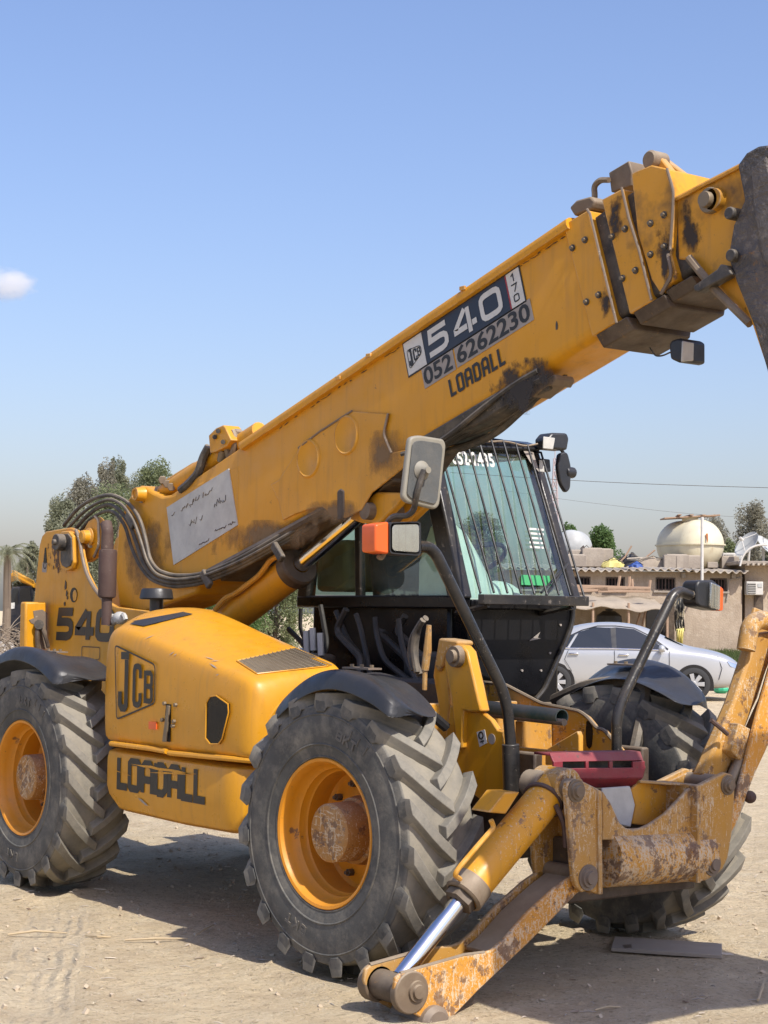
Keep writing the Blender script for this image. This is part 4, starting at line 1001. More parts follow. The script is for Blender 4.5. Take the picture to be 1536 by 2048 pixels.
# lower body
MB().box(((XB+XR)/2-.05, (CY0+CY1)/2+.02, 1.40), (XB-XR-.14, CY1-CY0-.02, .56)).build('cab_body', M['cabblack'], CB, bevel=.02)
fp = [(932, 1212), (1146, 1212), (1144, 1246), (1128, 1290), (1088, 1378), (1074, 1396), (1054, 1396), (1000, 1372), (950, 1352)]
NP = MB().prism([FX(x, y, XB+.0) for x, y in fp], (-.35, 0, 0)).build('nose_panel', M['cabblack'], CB, bevel=.02)
MB().tube(fil([FX(x, y, XB+.01) for x, y in ((1146, 1205), (1145, 1246), (1128, 1290), (1088, 1380), (1072, 1398))], .1), .014, 8).build('panel_edge', M['black'], CB)
quad('paint_scrape', [FX(x, y, XB+.004) for x, y in ((1058, 1282), (1080, 1264), (1075, 1275), (1081, 1277))], M['decalgrey'], NP, (.002, 0, 0))
for x, y in ((1099, 1306), (1081, 1341), (1043, 1341), (1120, 1250)): MB().cyl(FX(x, y, XB), FX(x, y, XB)+EX*.008, .007, 6).build('screw', M['decalgrey'], NP)
# front guard: bottom beam, top rail and bars
GXB, GXT = XB+.22, XT+.10
b0, b1 = FX(962, 1197, GXB), FX(1172, 1204, GXB)
zb_ = (b0.z+b1.z)/2
MB().box(((GXB), (b0.y+b1.y)/2, zb_), (.05, b1.y-b0.y, .052)).build('guard_beam', M['black'], CB, bevel=.004)
for y in (b0.y+.05, b1.y-.1): MB().tube([(GXB, y, zb_-.03), (XB, y-.03, zb_-.07)], .014, 6).build('guard_bracket', M['black'], CB)
tops = [(890, 931), (907, 898), (933, 881), (957, 877), (982, 878), (1006, 881), (1031, 886), (1055, 890), (1082, 905)]
bots = [(961, 1186), (988, 1185), (1015, 1186), (1042, 1187), (1069, 1188), (1094, 1190), (1118, 1190), (1141, 1191), (1168, 1193)]
for (a, b) in zip(tops, bots):
    p, q = FX(a[0], a[1], GXT), FX(b[0], b[1], GXB)
    MB().tube([p+V((-.10, .01, .015)), p, q], .0065, 7).build('guard_bar', M['bar'], CB)
p, q = FX(907, 893, GXT), FX(1085, 897, GXT)
MB().tube([p-EY*.1-EX*.05, q-EX*.05], .012, 7).build('guard_rail', M['bar'], CB)
# hanging fringe and wires over the roof edge
MB().tube(fil([FX(945, 878, XT+.1), FX(975, 884, XT+.1), FX(1010, 882, XT+.1), FX(1050, 893, XT+.1), FX(1075, 888, XT+.1)], .1), .006, 5).build('roof_wire', M['dustmetal'], CB)
# sticker and number strip on the screen
wn = (fb_-nb_).cross(nt_-nb_).normalized()
if wn.x < 0: wn = -wn
def onscreen(px, py, e=.006):
    o = nb_+V((.045, .03, 0)); r = ray(px, py); t = (o-CAM).dot(wn)/r.dot(wn); return CAM+r*t+wn*e
a, b, c2 = onscreen(913, 930), onscreen(990, 936), onscreen(909, 899)
ex_ = (b-a).normalized(); ey_ = (c2-a); ey_ = (ey_-ex_*ey_.dot(ex_)).normalized()
text_mesh('lettering', '052-2435', a-ex_*.03, ex_, ey_, wn, .085, (b-a).length+.03, M['decalwhite'], CB, .03)
quad('sun_strip', [onscreen(x, y, .003) for x, y in ((1045, 900), (1066, 905), (1078, 945), (1060, 925))], M['decalgrey'], CB)
for yy in range(5):
    quad('notice_line', [onscreen(x, y, .004) for x, y in ((1058, 1056+yy*9), (1086, 1058+yy*9), (1087, 1062+yy*9), (1058, 1060+yy*9))], M['decalwhite'], CB)
quad('green_sticker', [onscreen(x, y, .003) for x, y in ((1042, 1150), (1098, 1152), (1102, 1172), (1042, 1170))], flat('green_sticker', (.05, .35, .12), .5), CB)
# wipers
MB().tube([onscreen(1085, 1195, .03), onscreen(1128, 1130, .03)], .008, 6).tube([onscreen(1075, 1190, .03), onscreen(1120, 1140, .03)], .006, 6).build('wiper', M['plastic'], CB)
# interior
mint = flat('pale_cloth', (.62, .66, .60), .8)
seat = steel('seat_fabric', (.05, .05, .055), .8, dust=.2)
yc = (CY0+CY1)/2
MB().box((XB-.75, yc, 1.62), (.5, .48, .14)).build('seat', seat, CB, bevel=.04)
MB().box((XB-1.0, yc, 1.95), (.12, .46, .62), Matrix.Rotation(R(-10), 3, 'Y')).build('seat_back', seat, CB, bevel=.05)
MB().loft([[V((XB+x, y, z)) for y, z in ((CY0+.06, 1.60), (CY0+.06, zt), (CY0+.2, zt+.03), (CY0+.30, zt-.10), (CY0+.36, 1.60))] for x, zt in ((-.03, 1.74), (-.10, 1.90), (-.2, 2.04), (-.32, 2.10), (-.42, 1.9))]).build('dash_cover', mint, CB, smooth=60)
MB().ball((XB-.20, CY0+.42, 1.70), .14, 14, 10, (1, 1.2, .8)).build('steering_console', mint, CB)
MB().lathe([(.155, -.012), (.17, -.012), (.175, 0), (.17, .012), (.155, .012), (.15, 0)], (XB-.34, yc, 1.93), (-.5, 0, .85), 28, closed=True).build('steering_wheel', M['plastic'], CB)
MB().box((XB-1.3, yc-.18, 1.9), (.3, .26, .3)).build('parcel', flat('tan_cloth', (.35, .30, .16), .8), CB, bevel=.03)
# work lamps and mirror on the far roof corner
WL = part_empty('roof_lamp', CB)
lp = FX(1088, 888, XT+.14)
MB().prism([FX(x, y, XT+.06) for x, y in ((1068, 880), (1078, 868), (1108, 869), (1112, 880), (1108, 903), (1072, 900))], (.11, 0, 0)).build('lamp_housing', M['plastic'], WL, bevel=.012)
MB().prism([FX(x, y, XT+.172) for x, y in ((1086, 873), (1109, 876), (1105, 899), (1085, 897))], (.006, 0, 0)).build('lamp_lens', M['stainless'], WL, bevel=.003)
MB().prism([FX(x, y, XT+.02) for x, y in ((1066, 918), (1086, 920), (1088, 945), (1068, 943))], (.06, 0, 0)).build('side_lamp', M['plastic'], WL, bevel=.006)
MB().prism([FX(x, y, XT+.084) for x, y in ((1078, 920), (1086, 921), (1088, 945), (1078, 944))], (.004, 0, 0)).build('lamp_lens', M['stainless'], WL)
WM = part_empty('wing_mirror', CB)
MB().tube(fil([FX(1105, 898, XT+.08), FX(1122, 898, XT+.08), FX(1128, 908, XT+.08), FX(1130, 940, XT+.08)], .03), .010, 8).build('mirror_arm', M['black'], WM)
mp = rounded([FX(x, y, XT+.08) for x, y in ((1112, 908), (1128, 903), (1136, 935), (1134, 978), (1126, 987), (1114, 968), (1109, 935))], .03)
MB().prism(mp, (.03, 0, 0)).build('mirror_shell', M['plastic'], WM, bevel=.008)
c = FX(1137, 945, XT+.09); MB().cyl(c-EY*.03, c+EY*.04, .032, 12).build('mirror_knob', M['plastic'], WM, bevel=.008)

# ================================================================== front chassis
NPL = splate('front_plate', [(900, 1410), (925, 1419), (963, 1424), (982, 1440), (995, 1460), (1008, 1463), (1010, 1588), (982, 1616), (917, 1567), (880, 1550)], -.42, .03, M['yellow'])
MB().tube([S(x, y, -.425) for x, y in ((1007, 1463), (1009, 1588))], .006, 6).build('edge_bead', M['boom'], NPL)
MB().tube(fil([S(x, y, -.405) for x, y in ((925, 1419), (963, 1424), (984, 1442), (996, 1461), (1008, 1463))], .03), .010, 6).build('edge_bead', M['boom'], NPL)
quad('sticker', [S(x, y, -.4225) for x, y in ((953, 1464), (969, 1459), (974, 1486), (959, 1494))], M['decalwhite'], NPL, (0, .002, 0))
MB().lathe([(.011, 0), (.019, 0), (.019, -.002), (.011, -.002)], S(962, 1471, -.4232), (0, 1, 0), 14).tube([S(963, 1476, -.424), S(966, 1488, -.424)], .003, 4).tube([S(960, 1484, -.424), S(968, 1481, -.424)], .003, 4).build('sticker_mark', M['decalblack'], NPL)
disc('round_hole', 983, 1478, -.4225, .024, M['decalgrey'], NPL)
# front lever bracket
BR = splate('lever_bracket', [(889, 1330), (890, 1312), (897, 1298), (911, 1289), (924, 1291), (934, 1303), (939, 1325), (950, 1372), (961, 1423), (940, 1424), (925, 1420), (923, 1497), (914, 1497), (906, 1440), (902, 1395), (894, 1360)], -.45, .06, M['yellow'], bevel=.008)
splate('lever_bracket', [(866, 1350), (872, 1310), (880, 1298), (893, 1300), (896, 1360), (900, 1400), (894, 1480), (874, 1478), (878, 1420)], -.40, .04, M['yellow'], bevel=.006)
c = S(916, 1313, -.45); MB().lathe([(0, -.05), (.03, -.05), (.032, -.03), (.048, -.03), (.052, 0)], c, (0, 1, 0), 22).build('lever_pin', M['dustmetal'], BR, smooth=30)
MB().prism([S(x, y, -.42) for x, y in ((877, 1276), (914, 1281), (916, 1290), (893, 1304), (884, 1330), (876, 1345), (868, 1330))], (0, .10, 0)).build('lever_head', M['worn'], BR, bevel=.01)
MB().tube([S(858, 1250, -.44), S(855, 1300, -.44), S(850, 1340, -.44)], [.012, .020, .018], 10).tube([S(850, 1340, -.44), S(849, 1380, -.44)], .012, 8).build('grease_cylinder', M['worn'], BR)
for i, pts in enumerate((((846, 1240), (832, 1262), (826, 1300), (834, 1345)), ((852, 1236), (838, 1250), (830, 1290), (832, 1330), (840, 1350)), ((842, 1246), (824, 1275), (820, 1310), (828, 1340)))):
    MB().tube(fil([S(x, y, -.40+.02*i) for x, y in pts], .1), .016, 8).build('hose', M['hose'], T)
# far inner plate and floor of the nose
FPL = splate('front_plate', [(900, 1370), (953, 1364), (1008, 1369), (1083, 1408), (1158, 1423), (1174, 1434), (1194, 1458), (1207, 1460), (1243, 1501), (1243, 1600), (900, 1600)], .30, .03, M['dustpaint'])
MB().tube(fil([S(x, y, .298) for x, y in ((953, 1363), (1008, 1368), (1083, 1407), (1158, 1422), (1174, 1433), (1194, 1457), (1207, 1459), (1243, 1500))], .03), .009, 6).build('edge_bead', M['dustmetal'], FPL)
c0 = S(1178, 1468, .297); quad('slot_hole', [c0+EX*a*1.2+EZ*b*1.3 for a, b in ((-.016, .045), (.0, .055), (.014, .045), (.02, .0), (.014, -.045), (0, -.055), (-.014, -.045), (-.02, 0))], M['cabblack'], FPL, (0, .004, 0))
MB().prism([S(x, y, .10) for x, y in ((1030, 1442), (1045, 1442), (1045, 1540), (1030, 1540))], (0, .2, 0)).build('cross_rib', M['dustpaint'], T, bevel=.005)
MB().prism([S(x, y, .18) for x, y in ((1090, 1500), (1154, 1462), (1158, 1472), (1158, 1530), (1090, 1530))], (0, .03, 0)).build('cross_rib', M['dustpaint'], T, bevel=.005)
MB().prism([S(1048, 1496, .29), S(1105, 1500, .0), S(1105, 1512, .0), S(1048, 1508, .29)], (-.3, 0, 0)).build('nose_floor', M['dustpaint'], T, bevel=.005)
MB().box((-.35, -.06, .98), (.04, .70, .42)).build('cross_panel', M['dustpaint'], T, bevel=.006)
MB().box((-.1, -.06, .82), (.9, .70, .03)).build('nose_floor', M['darkbrown'], T, bevel=.006)
MB().box((-1.5, .72, .84), (1.5, .52, .62)).build('added_shade_tank', M['darkbrown'], T, bevel=.04)  # unseen tank assumed under the cab, added to darken the ground there
# hoses and valves in the gap between pod and cab
random.seed(5)
for i in range(11):
    x0 = 575+i*24+random.uniform(-8, 8); Y0 = random.uniform(-.1, .15)
    pts = [S(x0, 1230+random.uniform(-20, 40), Y0), S(x0+random.uniform(-25, 25), 1270+random.uniform(-20, 20), Y0), S(x0+random.uniform(-10, 60), 1320, Y0-.05), S(x0+random.uniform(20, 90), 1370, Y0-.1)]
    MB().tube(fil(pts, .12), random.choice((.012, .016, .02)), 7).build('hose', random.choice((M['darkhose'], M['darkhose'], M['darkhose'], M['hose'])), T)
MB().box((-1.0, -.05, 1.15), (1.3, .3, .3)).box((-.7, .05, 1.35), (.3, .2, .16)).build('valve_bank', M['darkhose'], T, bevel=.02)
MB().box((-1.75, -.12, 1.25), (.5, .26, .3)).build('valve_bank', M['darkbrown'], T, bevel=.03)
for x, y in ((612, 1262), (625, 1256), (640, 1266)): MB().cyl(S(x, y, -.1), S(x+2, y+45, -.1), .018, 8).build('hose_end', M['stainless'], T)

# ---------------- lamp posts
LX = .45
def lamp_post(path, base, r=.026):
    return MB().tube(fil([FX(x, y, LX) for x, y in path], .12, 7), r, 12).build('lamp_post', M['black'], T)
LP1 = lamp_post([(1022, 1500), (1014, 1398), (872, 1108), (858, 1094), (836, 1093)], None)
MB().tube([FX(1024, 1590, LX), FX(1021, 1488, LX)], .040, 14).build('post_sleeve', M['black'], LP1, bevel=.004)
LP2 = lamp_post([(1233, 1500), (1233, 1436), (1246, 1395), (1345, 1192), (1358, 1182), (1380, 1190)], None)
def headlamp(cx0, cx1, y0, y1, orange_side, X, parent, tilt=0):
    H = part_empty('headlamp', parent)
    w_ = cx1-cx0
    def q(a, b): return FX(cx0+a*w_, y0+b*(y1-y0), X)
    pr = rounded([q(.30, .02), q(1, 0), q(1, 1.0), q(.30, .93)], .02) if orange_side < 0 else rounded([q(0, .02), q(.62, 0), q(.62, .98), q(0, .86)], .02)
    MB().prism([p-EX*.07 for p in pr], (-.05, 0, 0)).build('lamp_housing', M['plastic'], H, bevel=.01)
    pi = [sum(pr, V())/len(pr)+(p-sum(pr, V())/len(pr))*.93 for p in pr]
    MB().loft([[p+EX*d for p in P_] for P_, d in ((pr, -.08), (pr, .014), (pi, .014), (pi, -.07))], cap=False).build('lamp_shell', M['plastic'], H, smooth=40)
    ln = [(.36, .10), (.95, .08), (.95, .90), (.36, .84)] if orange_side < 0 else [(.50, .06), (.93, .14), (.88, .98), (.50, .90)]
    rim_ = [q(a, b) for a, b in ln]; cc_ = sum(rim_, V())/4
    secs_ = []
    for sc_, dx in ((1.0, .014), (.97, .004), (.80, -.03), (.5, -.055), (.2, -.065)):
        r4 = rounded([cc_+(p-cc_)*sc_ for p in rim_], .02*sc_); secs_.append([p+EX*dx for p in r4])
    MB().loft(secs_).build('reflector_bowl', M['reflector'], H, smooth=25)
    MB().ball(cc_-EX*.03, .018, 8, 6).build('bulb', M['decalwhite'], H)
    for t_ in (.25, .5, .75): MB().tube([rim_[0].lerp(rim_[1], t_)+EX*.014, rim_[3].lerp(rim_[2], t_)+EX*.014], .002, 4).build('lens_rib', M['reflector'], H)
    MB().prism(rounded([q(a, b)+EX*.016 for a, b in ln], .015), (.006, 0, 0)).build('lamp_lens', M['cleanglass'], H, bevel=.003)
    op = [(.0, .08), (.30, .0), (.30, .95), (.0, .88)] if orange_side < 0 else [(.93, .14), (1, .2), (.98, 1.), (.88, 1.)]
    MB().prism(rounded([q(a, b)+EX*.01 for a, b in op], .012), (-.10, 0, 0)).build('indicator', M['orange'], H, bevel=.008)
    return H
headlamp(748, 838, 1043, 1112, -1, LX+.05, T)
FLm = part_empty('headlamp', T)
fx_ = LX+.03
MB().prism(rounded([FX(x, y, fx_) for x, y in ((1393, 1170), (1398, 1161), (1428, 1160), (1436, 1168), (1436, 1222), (1400, 1214), (1394, 1208))], .015), (-.10, 0, 0)).build('lamp_housing', M['plastic'], FLm, bevel=.012)
MB().prism(rounded([FX(x, y, fx_+.004) for x, y in ((1419, 1164), (1438, 1172), (1437, 1220), (1417, 1213))], .01), (.012, 0, 0)).build('reflector_bowl', M['reflector'], FLm, bevel=.004)
MB().prism(rounded([FX(x, y, fx_+.02) for x, y in ((1418, 1163), (1439, 1172), (1438, 1221), (1416, 1214))], .01), (.006, 0, 0)).build('lamp_lens', M['cleanglass'], FLm, bevel=.002)
MB().prism(rounded([FX(x, y, fx_+.01) for x, y in ((1440, 1172), (1447, 1178), (1446, 1221), (1438, 1222))], .008), (-.06, 0, 0)).build('indicator', M['orange'], FLm, bevel=.004)
for x in (1424, 1431): MB().tube([FX(x, 1168, fx_+.018), FX(x-1, 1216, fx_+.018)], .002, 4).build('lens_rib', M['stainless'], FLm)
MB().tube(fil([FX(770, 1105, LX), FX(762, 1118, LX), FX(756, 1112, LX)], .02), .010, 6).build('lamp_wire', M['dustmetal'], T)
MB().tube([FX(1380, 1190, LX), FX(1400, 1185, LX)], .02, 8).build('lamp_wire', M['grease'], T)
# near mirror
NM = part_empty('mirror', T)
mpx = [(820, 874), (838, 870), (888, 878), (893, 890), (880, 1010), (872, 1019), (815, 1005), (806, 995)]
mq = rounded([FX(x, y, LX+.12) for x, y in mpx], .02)
MB().prism(mq, (-.03, 0, 0)).build('mirror_shell', M['mirror'], NM, bevel=.010, seg=3)
mi = rounded([FX(848+(x-848)*.82, 944+(y-944)*.86, LX+.124) for x, y in mpx], .02)
MB().prism(mi, (.003, 0, 0)).build('mirror_back', M['mirrorpanel'], NM, bevel=.002)
c = FX(844, 941, LX+.13); MB().lathe([(0, .045), (.014, .045), (.017, .03), (.03, .012), (.042, 0)], c, (1, 0, 0), 18).build('mirror_socket', M['mirror'], NM, smooth=40)
MB().tube(fil([FX(848, 940, LX+.16), FX(834, 985, LX+.15), FX(828, 1020, LX+.1), FX(815, 1032, LX+.06), FX(785, 1032, LX+.03), FX(775, 1045, LX)], .05), .013, 8).build('mirror_arm', M['grease'], NM)

# ================================================================== stabilisers
SX0, SX1 = .64, .90      # rear and front plates
SF = part_empty('stabiliser_frame', T)
def fplate(name, pts, X, th, mat, parent=SF, bevel=.006): return MB().prism([FX(x, y, X) for x, y in pts], (-th, 0, 0)).build(name, mat, parent, bevel=bevel)
npl = [(1133, 1580), (1136, 1564), (1150, 1557), (1171, 1565), (1201, 1580), (1203, 1786), (1192, 1788), (1178, 1780), (1164, 1785), (1153, 1772), (1148, 1755), (1140, 1663)]
FP1 = fplate('side_plate', npl, SX1, .03, M['worn'])
fpl = [(1398, 1571), (1450, 1545), (1464, 1549), (1470, 1565), (1469, 1600), (1464, 1667), (1456, 1715), (1446, 1738), (1432, 1750), (1398, 1766)]
FP2 = fplate('side_plate', fpl, SX1, .03, M['worn'])
def back(pts, dx): return [FX(x, y, SX1)+EX*dx for x, y in pts]
MB().prism(back(npl, -.24), (-.03, 0, 0)).build('side_plate', M['worn'], SF, bevel=.006)
MB().prism(back(fpl, -.24), (-.03, 0, 0)).build('side_plate', M['worn'], SF, bevel=.006)
# flange along the inner edges
MB().prism([FX(x, y, SX1+.012) for x, y in ((1197, 1579), (1204, 1582), (1206, 1789), (1198, 1789))], (-.26, 0, 0)).build('flange', M['worn'], SF, bevel=.004)
MB().prism([FX(x, y, SX1+.012) for x, y in ((1395, 1571), (1402, 1569), (1402, 1766), (1395, 1766))], (-.26, 0, 0)).build('flange', M['worn'], SF, bevel=.004)
a, b = FX(1204, 1717, SX1-.12), FX(1398, 1708, SX1-.12)
zm = (a.z+b.z)/2; a.z = b.z = zm+.0
MB().cyl(FX(1204, 1717, SX1-.10), FX(1398, 1706, SX1-.10), .125, 36).build('cross_tube', paint('tube_worn', fade=.6, chip=1.7, rust=1.2, dust=.3, rough=.6, seed=40), SF)
web = [(1205, 1581), (1222, 1606), (1240, 1646), (1252, 1656), (1266, 1659), (1282, 1656), (1300, 1648), (1331, 1627), (1360, 1597), (1377, 1578), (1398, 1571), (1398, 1680), (1205, 1680)]
fplate('web_plate', web, SX1-.03, .02, M['worn'])
fplate('web_plate', [(1262, 1580), (1280, 1562), (1370, 1576), (1322, 1640), (1296, 1652), (1264, 1648), (1272, 1612)], SX1-.18, .02, M['dustpaint'] if 'dustpaint' in M else M['worn'])
fplate('tread_plate', [(1205, 1576), (1261, 1572), (1271, 1610), (1262, 1655), (1240, 1650), (1205, 1600)], SX1-.15, .015, M['stainless'])
MB().prism([FX(1280, 1560, SX1-.16), FX(1400, 1570, SX1-.04), FX(1400, 1574, SX1-.04), FX(1280, 1566, SX1-.16)], (-.1, 0, 0)).build('top_strip', M['worn'], SF, bevel=.003)
MB().box((SX0+.06, .02, .52), (.12, .8, .28)).build('frame_core', M['darkbrown'], SF, bevel=.01)
MB().prism([FX(1330, 1568, SX0+.03), FX(1395, 1536, SX0+.03), FX(1440, 1552, SX0+.03), FX(1398, 1572, SX0+.03)], (-.03, 0, 0)).build('gusset', M['worn'], SF, bevel=.004)
def pinat(px, py, X, r, mat, parent, L=.0, name='pin'):
    c = FX(px, py, X); return MB().lathe([(0, .03), (r*.55, .03), (r*.6, .018), (r*.85, .018), (r*.9, .006), (r*1.15, .006), (r*1.2, -.02), (0, -.02)], c, (1, 0, 0), 22).build(name, mat, parent, smooth=30)
pinat(1152, 1582, SX1, .042, M['dustmetal'], SF); pinat(1176, 1755, SX1, .048, M['bare'], SF); pinat(1455, 1570, SX1, .040, M['dustmetal'], SF); pinat(1424, 1728, SX1, .046, M['bare'], SF)
for px, py in ((1150, 1578), (1176, 1755), (1455, 1570), (1424, 1728)): MB().cyl(FX(px, py, SX1), FX(px, py, SX1)-EX*.30, .042, 16).build('pin_shaft', M['dustmetal'], SF)
# near leg, lowered
NL = part_empty('stabiliser_leg', T)
lg = [(1168, 1735), (1186, 1748), (1184, 1764), (1151, 1790), (1100, 1843), (1055, 1888), (1015, 1926), (956, 1982), (906, 2034), (880, 2042), (850, 2040), (815, 2020), (797, 2002), (789, 1978), (792, 1956), (804, 1946), (876, 1926), (929, 1911), (968, 1906), (985, 1900), (1009, 1879), (1055, 1826), (1110, 1776)]
XA, XBk = SX1-.05, SX1-.26
A_ = [FX(x, y, SX1-.04) for x, y in lg]
MB().prism(A_, (-.02, 0, 0)).build('side_plate', M['scratched'], NL, bevel=.005)
MB().prism([p+EX*(-.20) for p in A_], (-.02, 0, 0)).build('side_plate', M['worn'], NL, bevel=.005)
# top and bottom plates between
def strip(pp, name, mat):
    P = [FX(x, y, SX1-.058) for x, y in pp]
    MB().loft([[p, p+EX*(-.165), p+EX*(-.165)-EZ*.015, p-EZ*.015] for p in P]).build(name, mat, NL, bevel=.003)
strip([(984, 1905), (1009, 1884), (1055, 1831), (1110, 1781), (1160, 1742)], 'top_plate', M['dustmetal'])
strip([(1150, 1784), (1055, 1880), (956, 1974), (906, 2024)], 'bottom_plate', M['worn'])
MB().tube([FX(x, y, SX1-.048) for x, y in ((800, 1947), (876, 1925), (929, 1910), (968, 1905))], .008, 6).build('edge_bead', M['dustmetal'], NL)
MB().tube([FX(x, y, SX1-.048)+EX*(-.2) for x, y in ((800, 1947), (876, 1925), (929, 1910))], .010, 6).build('edge_bead', M['dustmetal'], NL)
pinat(831, 1982, SX1-.04, .048, M['dustmetal'], NL)
c = FX(822, 1985, SX1-.04); MB().cyl(c+EX*.008, c-EX*.03, .085, 24).build('pin_boss', M['dustmetal'], NL, bevel=.006)
MB().cyl(c-EX*.20, c-EX*.26, .075, 24).build('pin_boss', M['dustmetal'], NL, bevel=.006)
MB().cyl(c-EX*.02, c-EX*.21, .06, 20).build('rod_eye', M['darkbrown'], NL, bevel=.006)
# foot pad
fc = FX(862, 2062, SX1-.15)
MB().loft([[fc+V((x*s_, y*s_, z)) for x, y in ((-.2, -.2), (.2, -.2), (.2, .2), (-.2, .2))] for z, s_ in ((-.005, 1.), (.015, 1.), (.04, .7), (.05, .4))]).build('foot_pad', M['worn'], NL, bevel=.006)
c2_ = FX(868, 2046, SX1-.03); MB().lathe([(0, .03), (.05, .03), (.07, .01), (.07, -.2), (0, -.2)], c2_, (1, 0, 0), 20).build('foot_hinge', M['bare'], NL, smooth=30)
# near stabiliser cylinder
NC = part_empty('stabiliser_cylinder', T)
XC = SX1-.145
t_, g_, r_e = FX(1112, 1570, XC), FX(930, 1788, XC), FX(800, 1955, XC)
d_ = (r_e-t_).normalized()
MB().cyl(t_-d_*.03, g_, .080, 28).build('barrel', M['scratchyel'] if 'scratchyel' in M else M['worn'], NC)
MB().lathe([(.07, -.07), (.086, -.065), (.088, .01), (.08, .018), (.072, .02)], g_, d_, 28).build('gland', M['dustmetal'], NC, smooth=30)
MB().lathe([(.04, .015), (.068, .015), (.068, .05), (.04, .055)], g_, d_, 6).build('gland_nut', M['darkbrown'], NC)
MB().cyl(g_, r_e, .036, 24).build('rod', M['chrome'], NC)
MB().tube(fil([FX(960, 1598, XC+.05), FX(985, 1640, XC+.07), FX(978, 1655, XC+.08), (FX(925, 1735, XC+.08)), FX(912, 1750, XC+.06), FX(918, 1762, XC+.03)], .03) if False else fil([FX(982, 1640, XC+.08), FX(988, 1655, XC+.08), FX(972, 1672, XC+.08), FX(918, 1735, XC+.08), FX(909, 1750, XC+.07), FX(920, 1758, XC+.04)], .03), .011, 8).build('pressure_pipe', M['boom'], NC)
MB().prism([FX(x, y, XC+.02) for x, y in ((978, 1625), (1010, 1584), (1040, 1584), (1012, 1628))], (-.12, 0, 0)).build('port_cover', M['yellow'], NC, bevel=.005)
tt = t_.lerp(g_, .22)
mb = MB(); mb.lathe([(.083, -.01), (.092, -.008), (.092, .008), (.083, .01)], tt+d_*-.05, (d_+V((.25, 0, .1))).normalized(), 24); mb.build('strap', M['rusty'], NC)
MB().tube(fil([tt+V((.085, .03, .02)), tt+V((.10, .07, -.06)), tt+V((.09, .085, -.16))], .05), .012, 6).build('chain_end', M['rusty'], NC)
c = FX(1110, 1568, XC); MB().cyl(c-EX*.09, c+EX*.09, .075, 24).build('barrel_eye', M['worn'], NC, bevel=.008)
c = FX(1075, 1568, XC-.06); MB().cyl(c-EX*.06, c+EX*.05, .06, 20).build('barrel_eye', M['dustmetal'], NC, bevel=.008)
MB().cyl(FX(1110, 1568, XC), FX(1150, 1578, XC), .055, 16).build('barrel_neck', M['worn'], NC)
# far leg, folded up
FL = part_empty('stabiliser_leg', T)
fl = [(1412, 1742), (1440, 1738), (1462, 1668), (1478, 1636), (1508, 1552), (1536, 1492), (1580, 1400), (1610, 1300), (1600, 1225), (1575, 1215), (1556, 1290), (1515, 1430), (1490, 1530), (1470, 1600), (1420, 1700)]
A2 = [FX(x, y, SX1-.04) for x, y in fl]
MB().prism(A2, (-.02, 0, 0)).build('side_plate', M['scratched'], FL, bevel=.005)
MB().prism([p-EX*.20 for p in A2], (-.02, 0, 0)).build('side_plate', M['worn'], FL, bevel=.005)
P = [FX(x, y, SX1-.058) for x, y in ((1470, 1655), (1500, 1565), (1530, 1498), (1574, 1400), (1600, 1310))]
MB().loft([[p, p-EX*.165, p-EX*.165-EY*.015, p-EY*.015] for p in P]).build('bottom_plate', M['worn'], FL, bevel=.003)
MB().ball(FX(1500, 1594, SX1-.04), .03, 10, 8).build('bump_stop', M['rusty'], FL)
FC = part_empty('stabiliser_cylinder', T)
XC2 = SX1-.17
t2_, e2_ = FX(1440, 1588, XC2), FX(1520, 1262, XC2)
pb = [(1392, 1552), (1456, 1406), (1490, 1303), (1500, 1270), (1540, 1262), (1530, 1320), (1486, 1440), (1440, 1560), (1425, 1580)]
MB().prism([FX(x+12, y, XC2+.04) for x, y in pb], (-.07, 0, 0)).build('cylinder_cover', M['worn'], FC, bevel=.015)
MB().prism([FX(x, y, XC2+.10) for x, y in ((1463, 1502), (1478, 1446), (1514, 1464), (1490, 1530))], (-.14, 0, 0)).build('port_block', M['worn'], FC, bevel=.006)
MB().cyl(FX(1455, 1572, XC2+.08), FX(1482, 1520, XC2+.08), .028, 16).build('rod', M['pin'], FC)
MB().tube(fil([FX(1492, 1300, XC2+.05), FX(1500, 1250, XC2+.05), FX(1520, 1238, XC2+.05), FX(1548, 1246, XC2+.05)], .05), .045, 14).build('barrel_eye', M['worn'], FC)
MB().tube(fil([FX(1422, 1440, XC2+.08), FX(1438, 1453, XC2+.09), FX(1455, 1468, XC2+.09)], .02), .011, 7).build('pressure_pipe', M['rusty'], FC)
# ---------------- things lying on the machine
RS = thing('slotted_step', 'red slotted sheet-metal step lying on the stabiliser frame', 'step', FX(1180, 1570, .78))
def RL(px, py, X): return FX(px, py, X)-RS.location
fr = [(1100, 1506), (1281, 1503), (1292, 1533), (1286, 1555), (1112, 1556)]
X_ = .74
def rs_face(rows, name):
    mb = MB()
    for pts in rows: mb.prism(pts, (-.012, 0, 0))
    return mb.build(name, M['redpaint'], RS, bevel=.003)
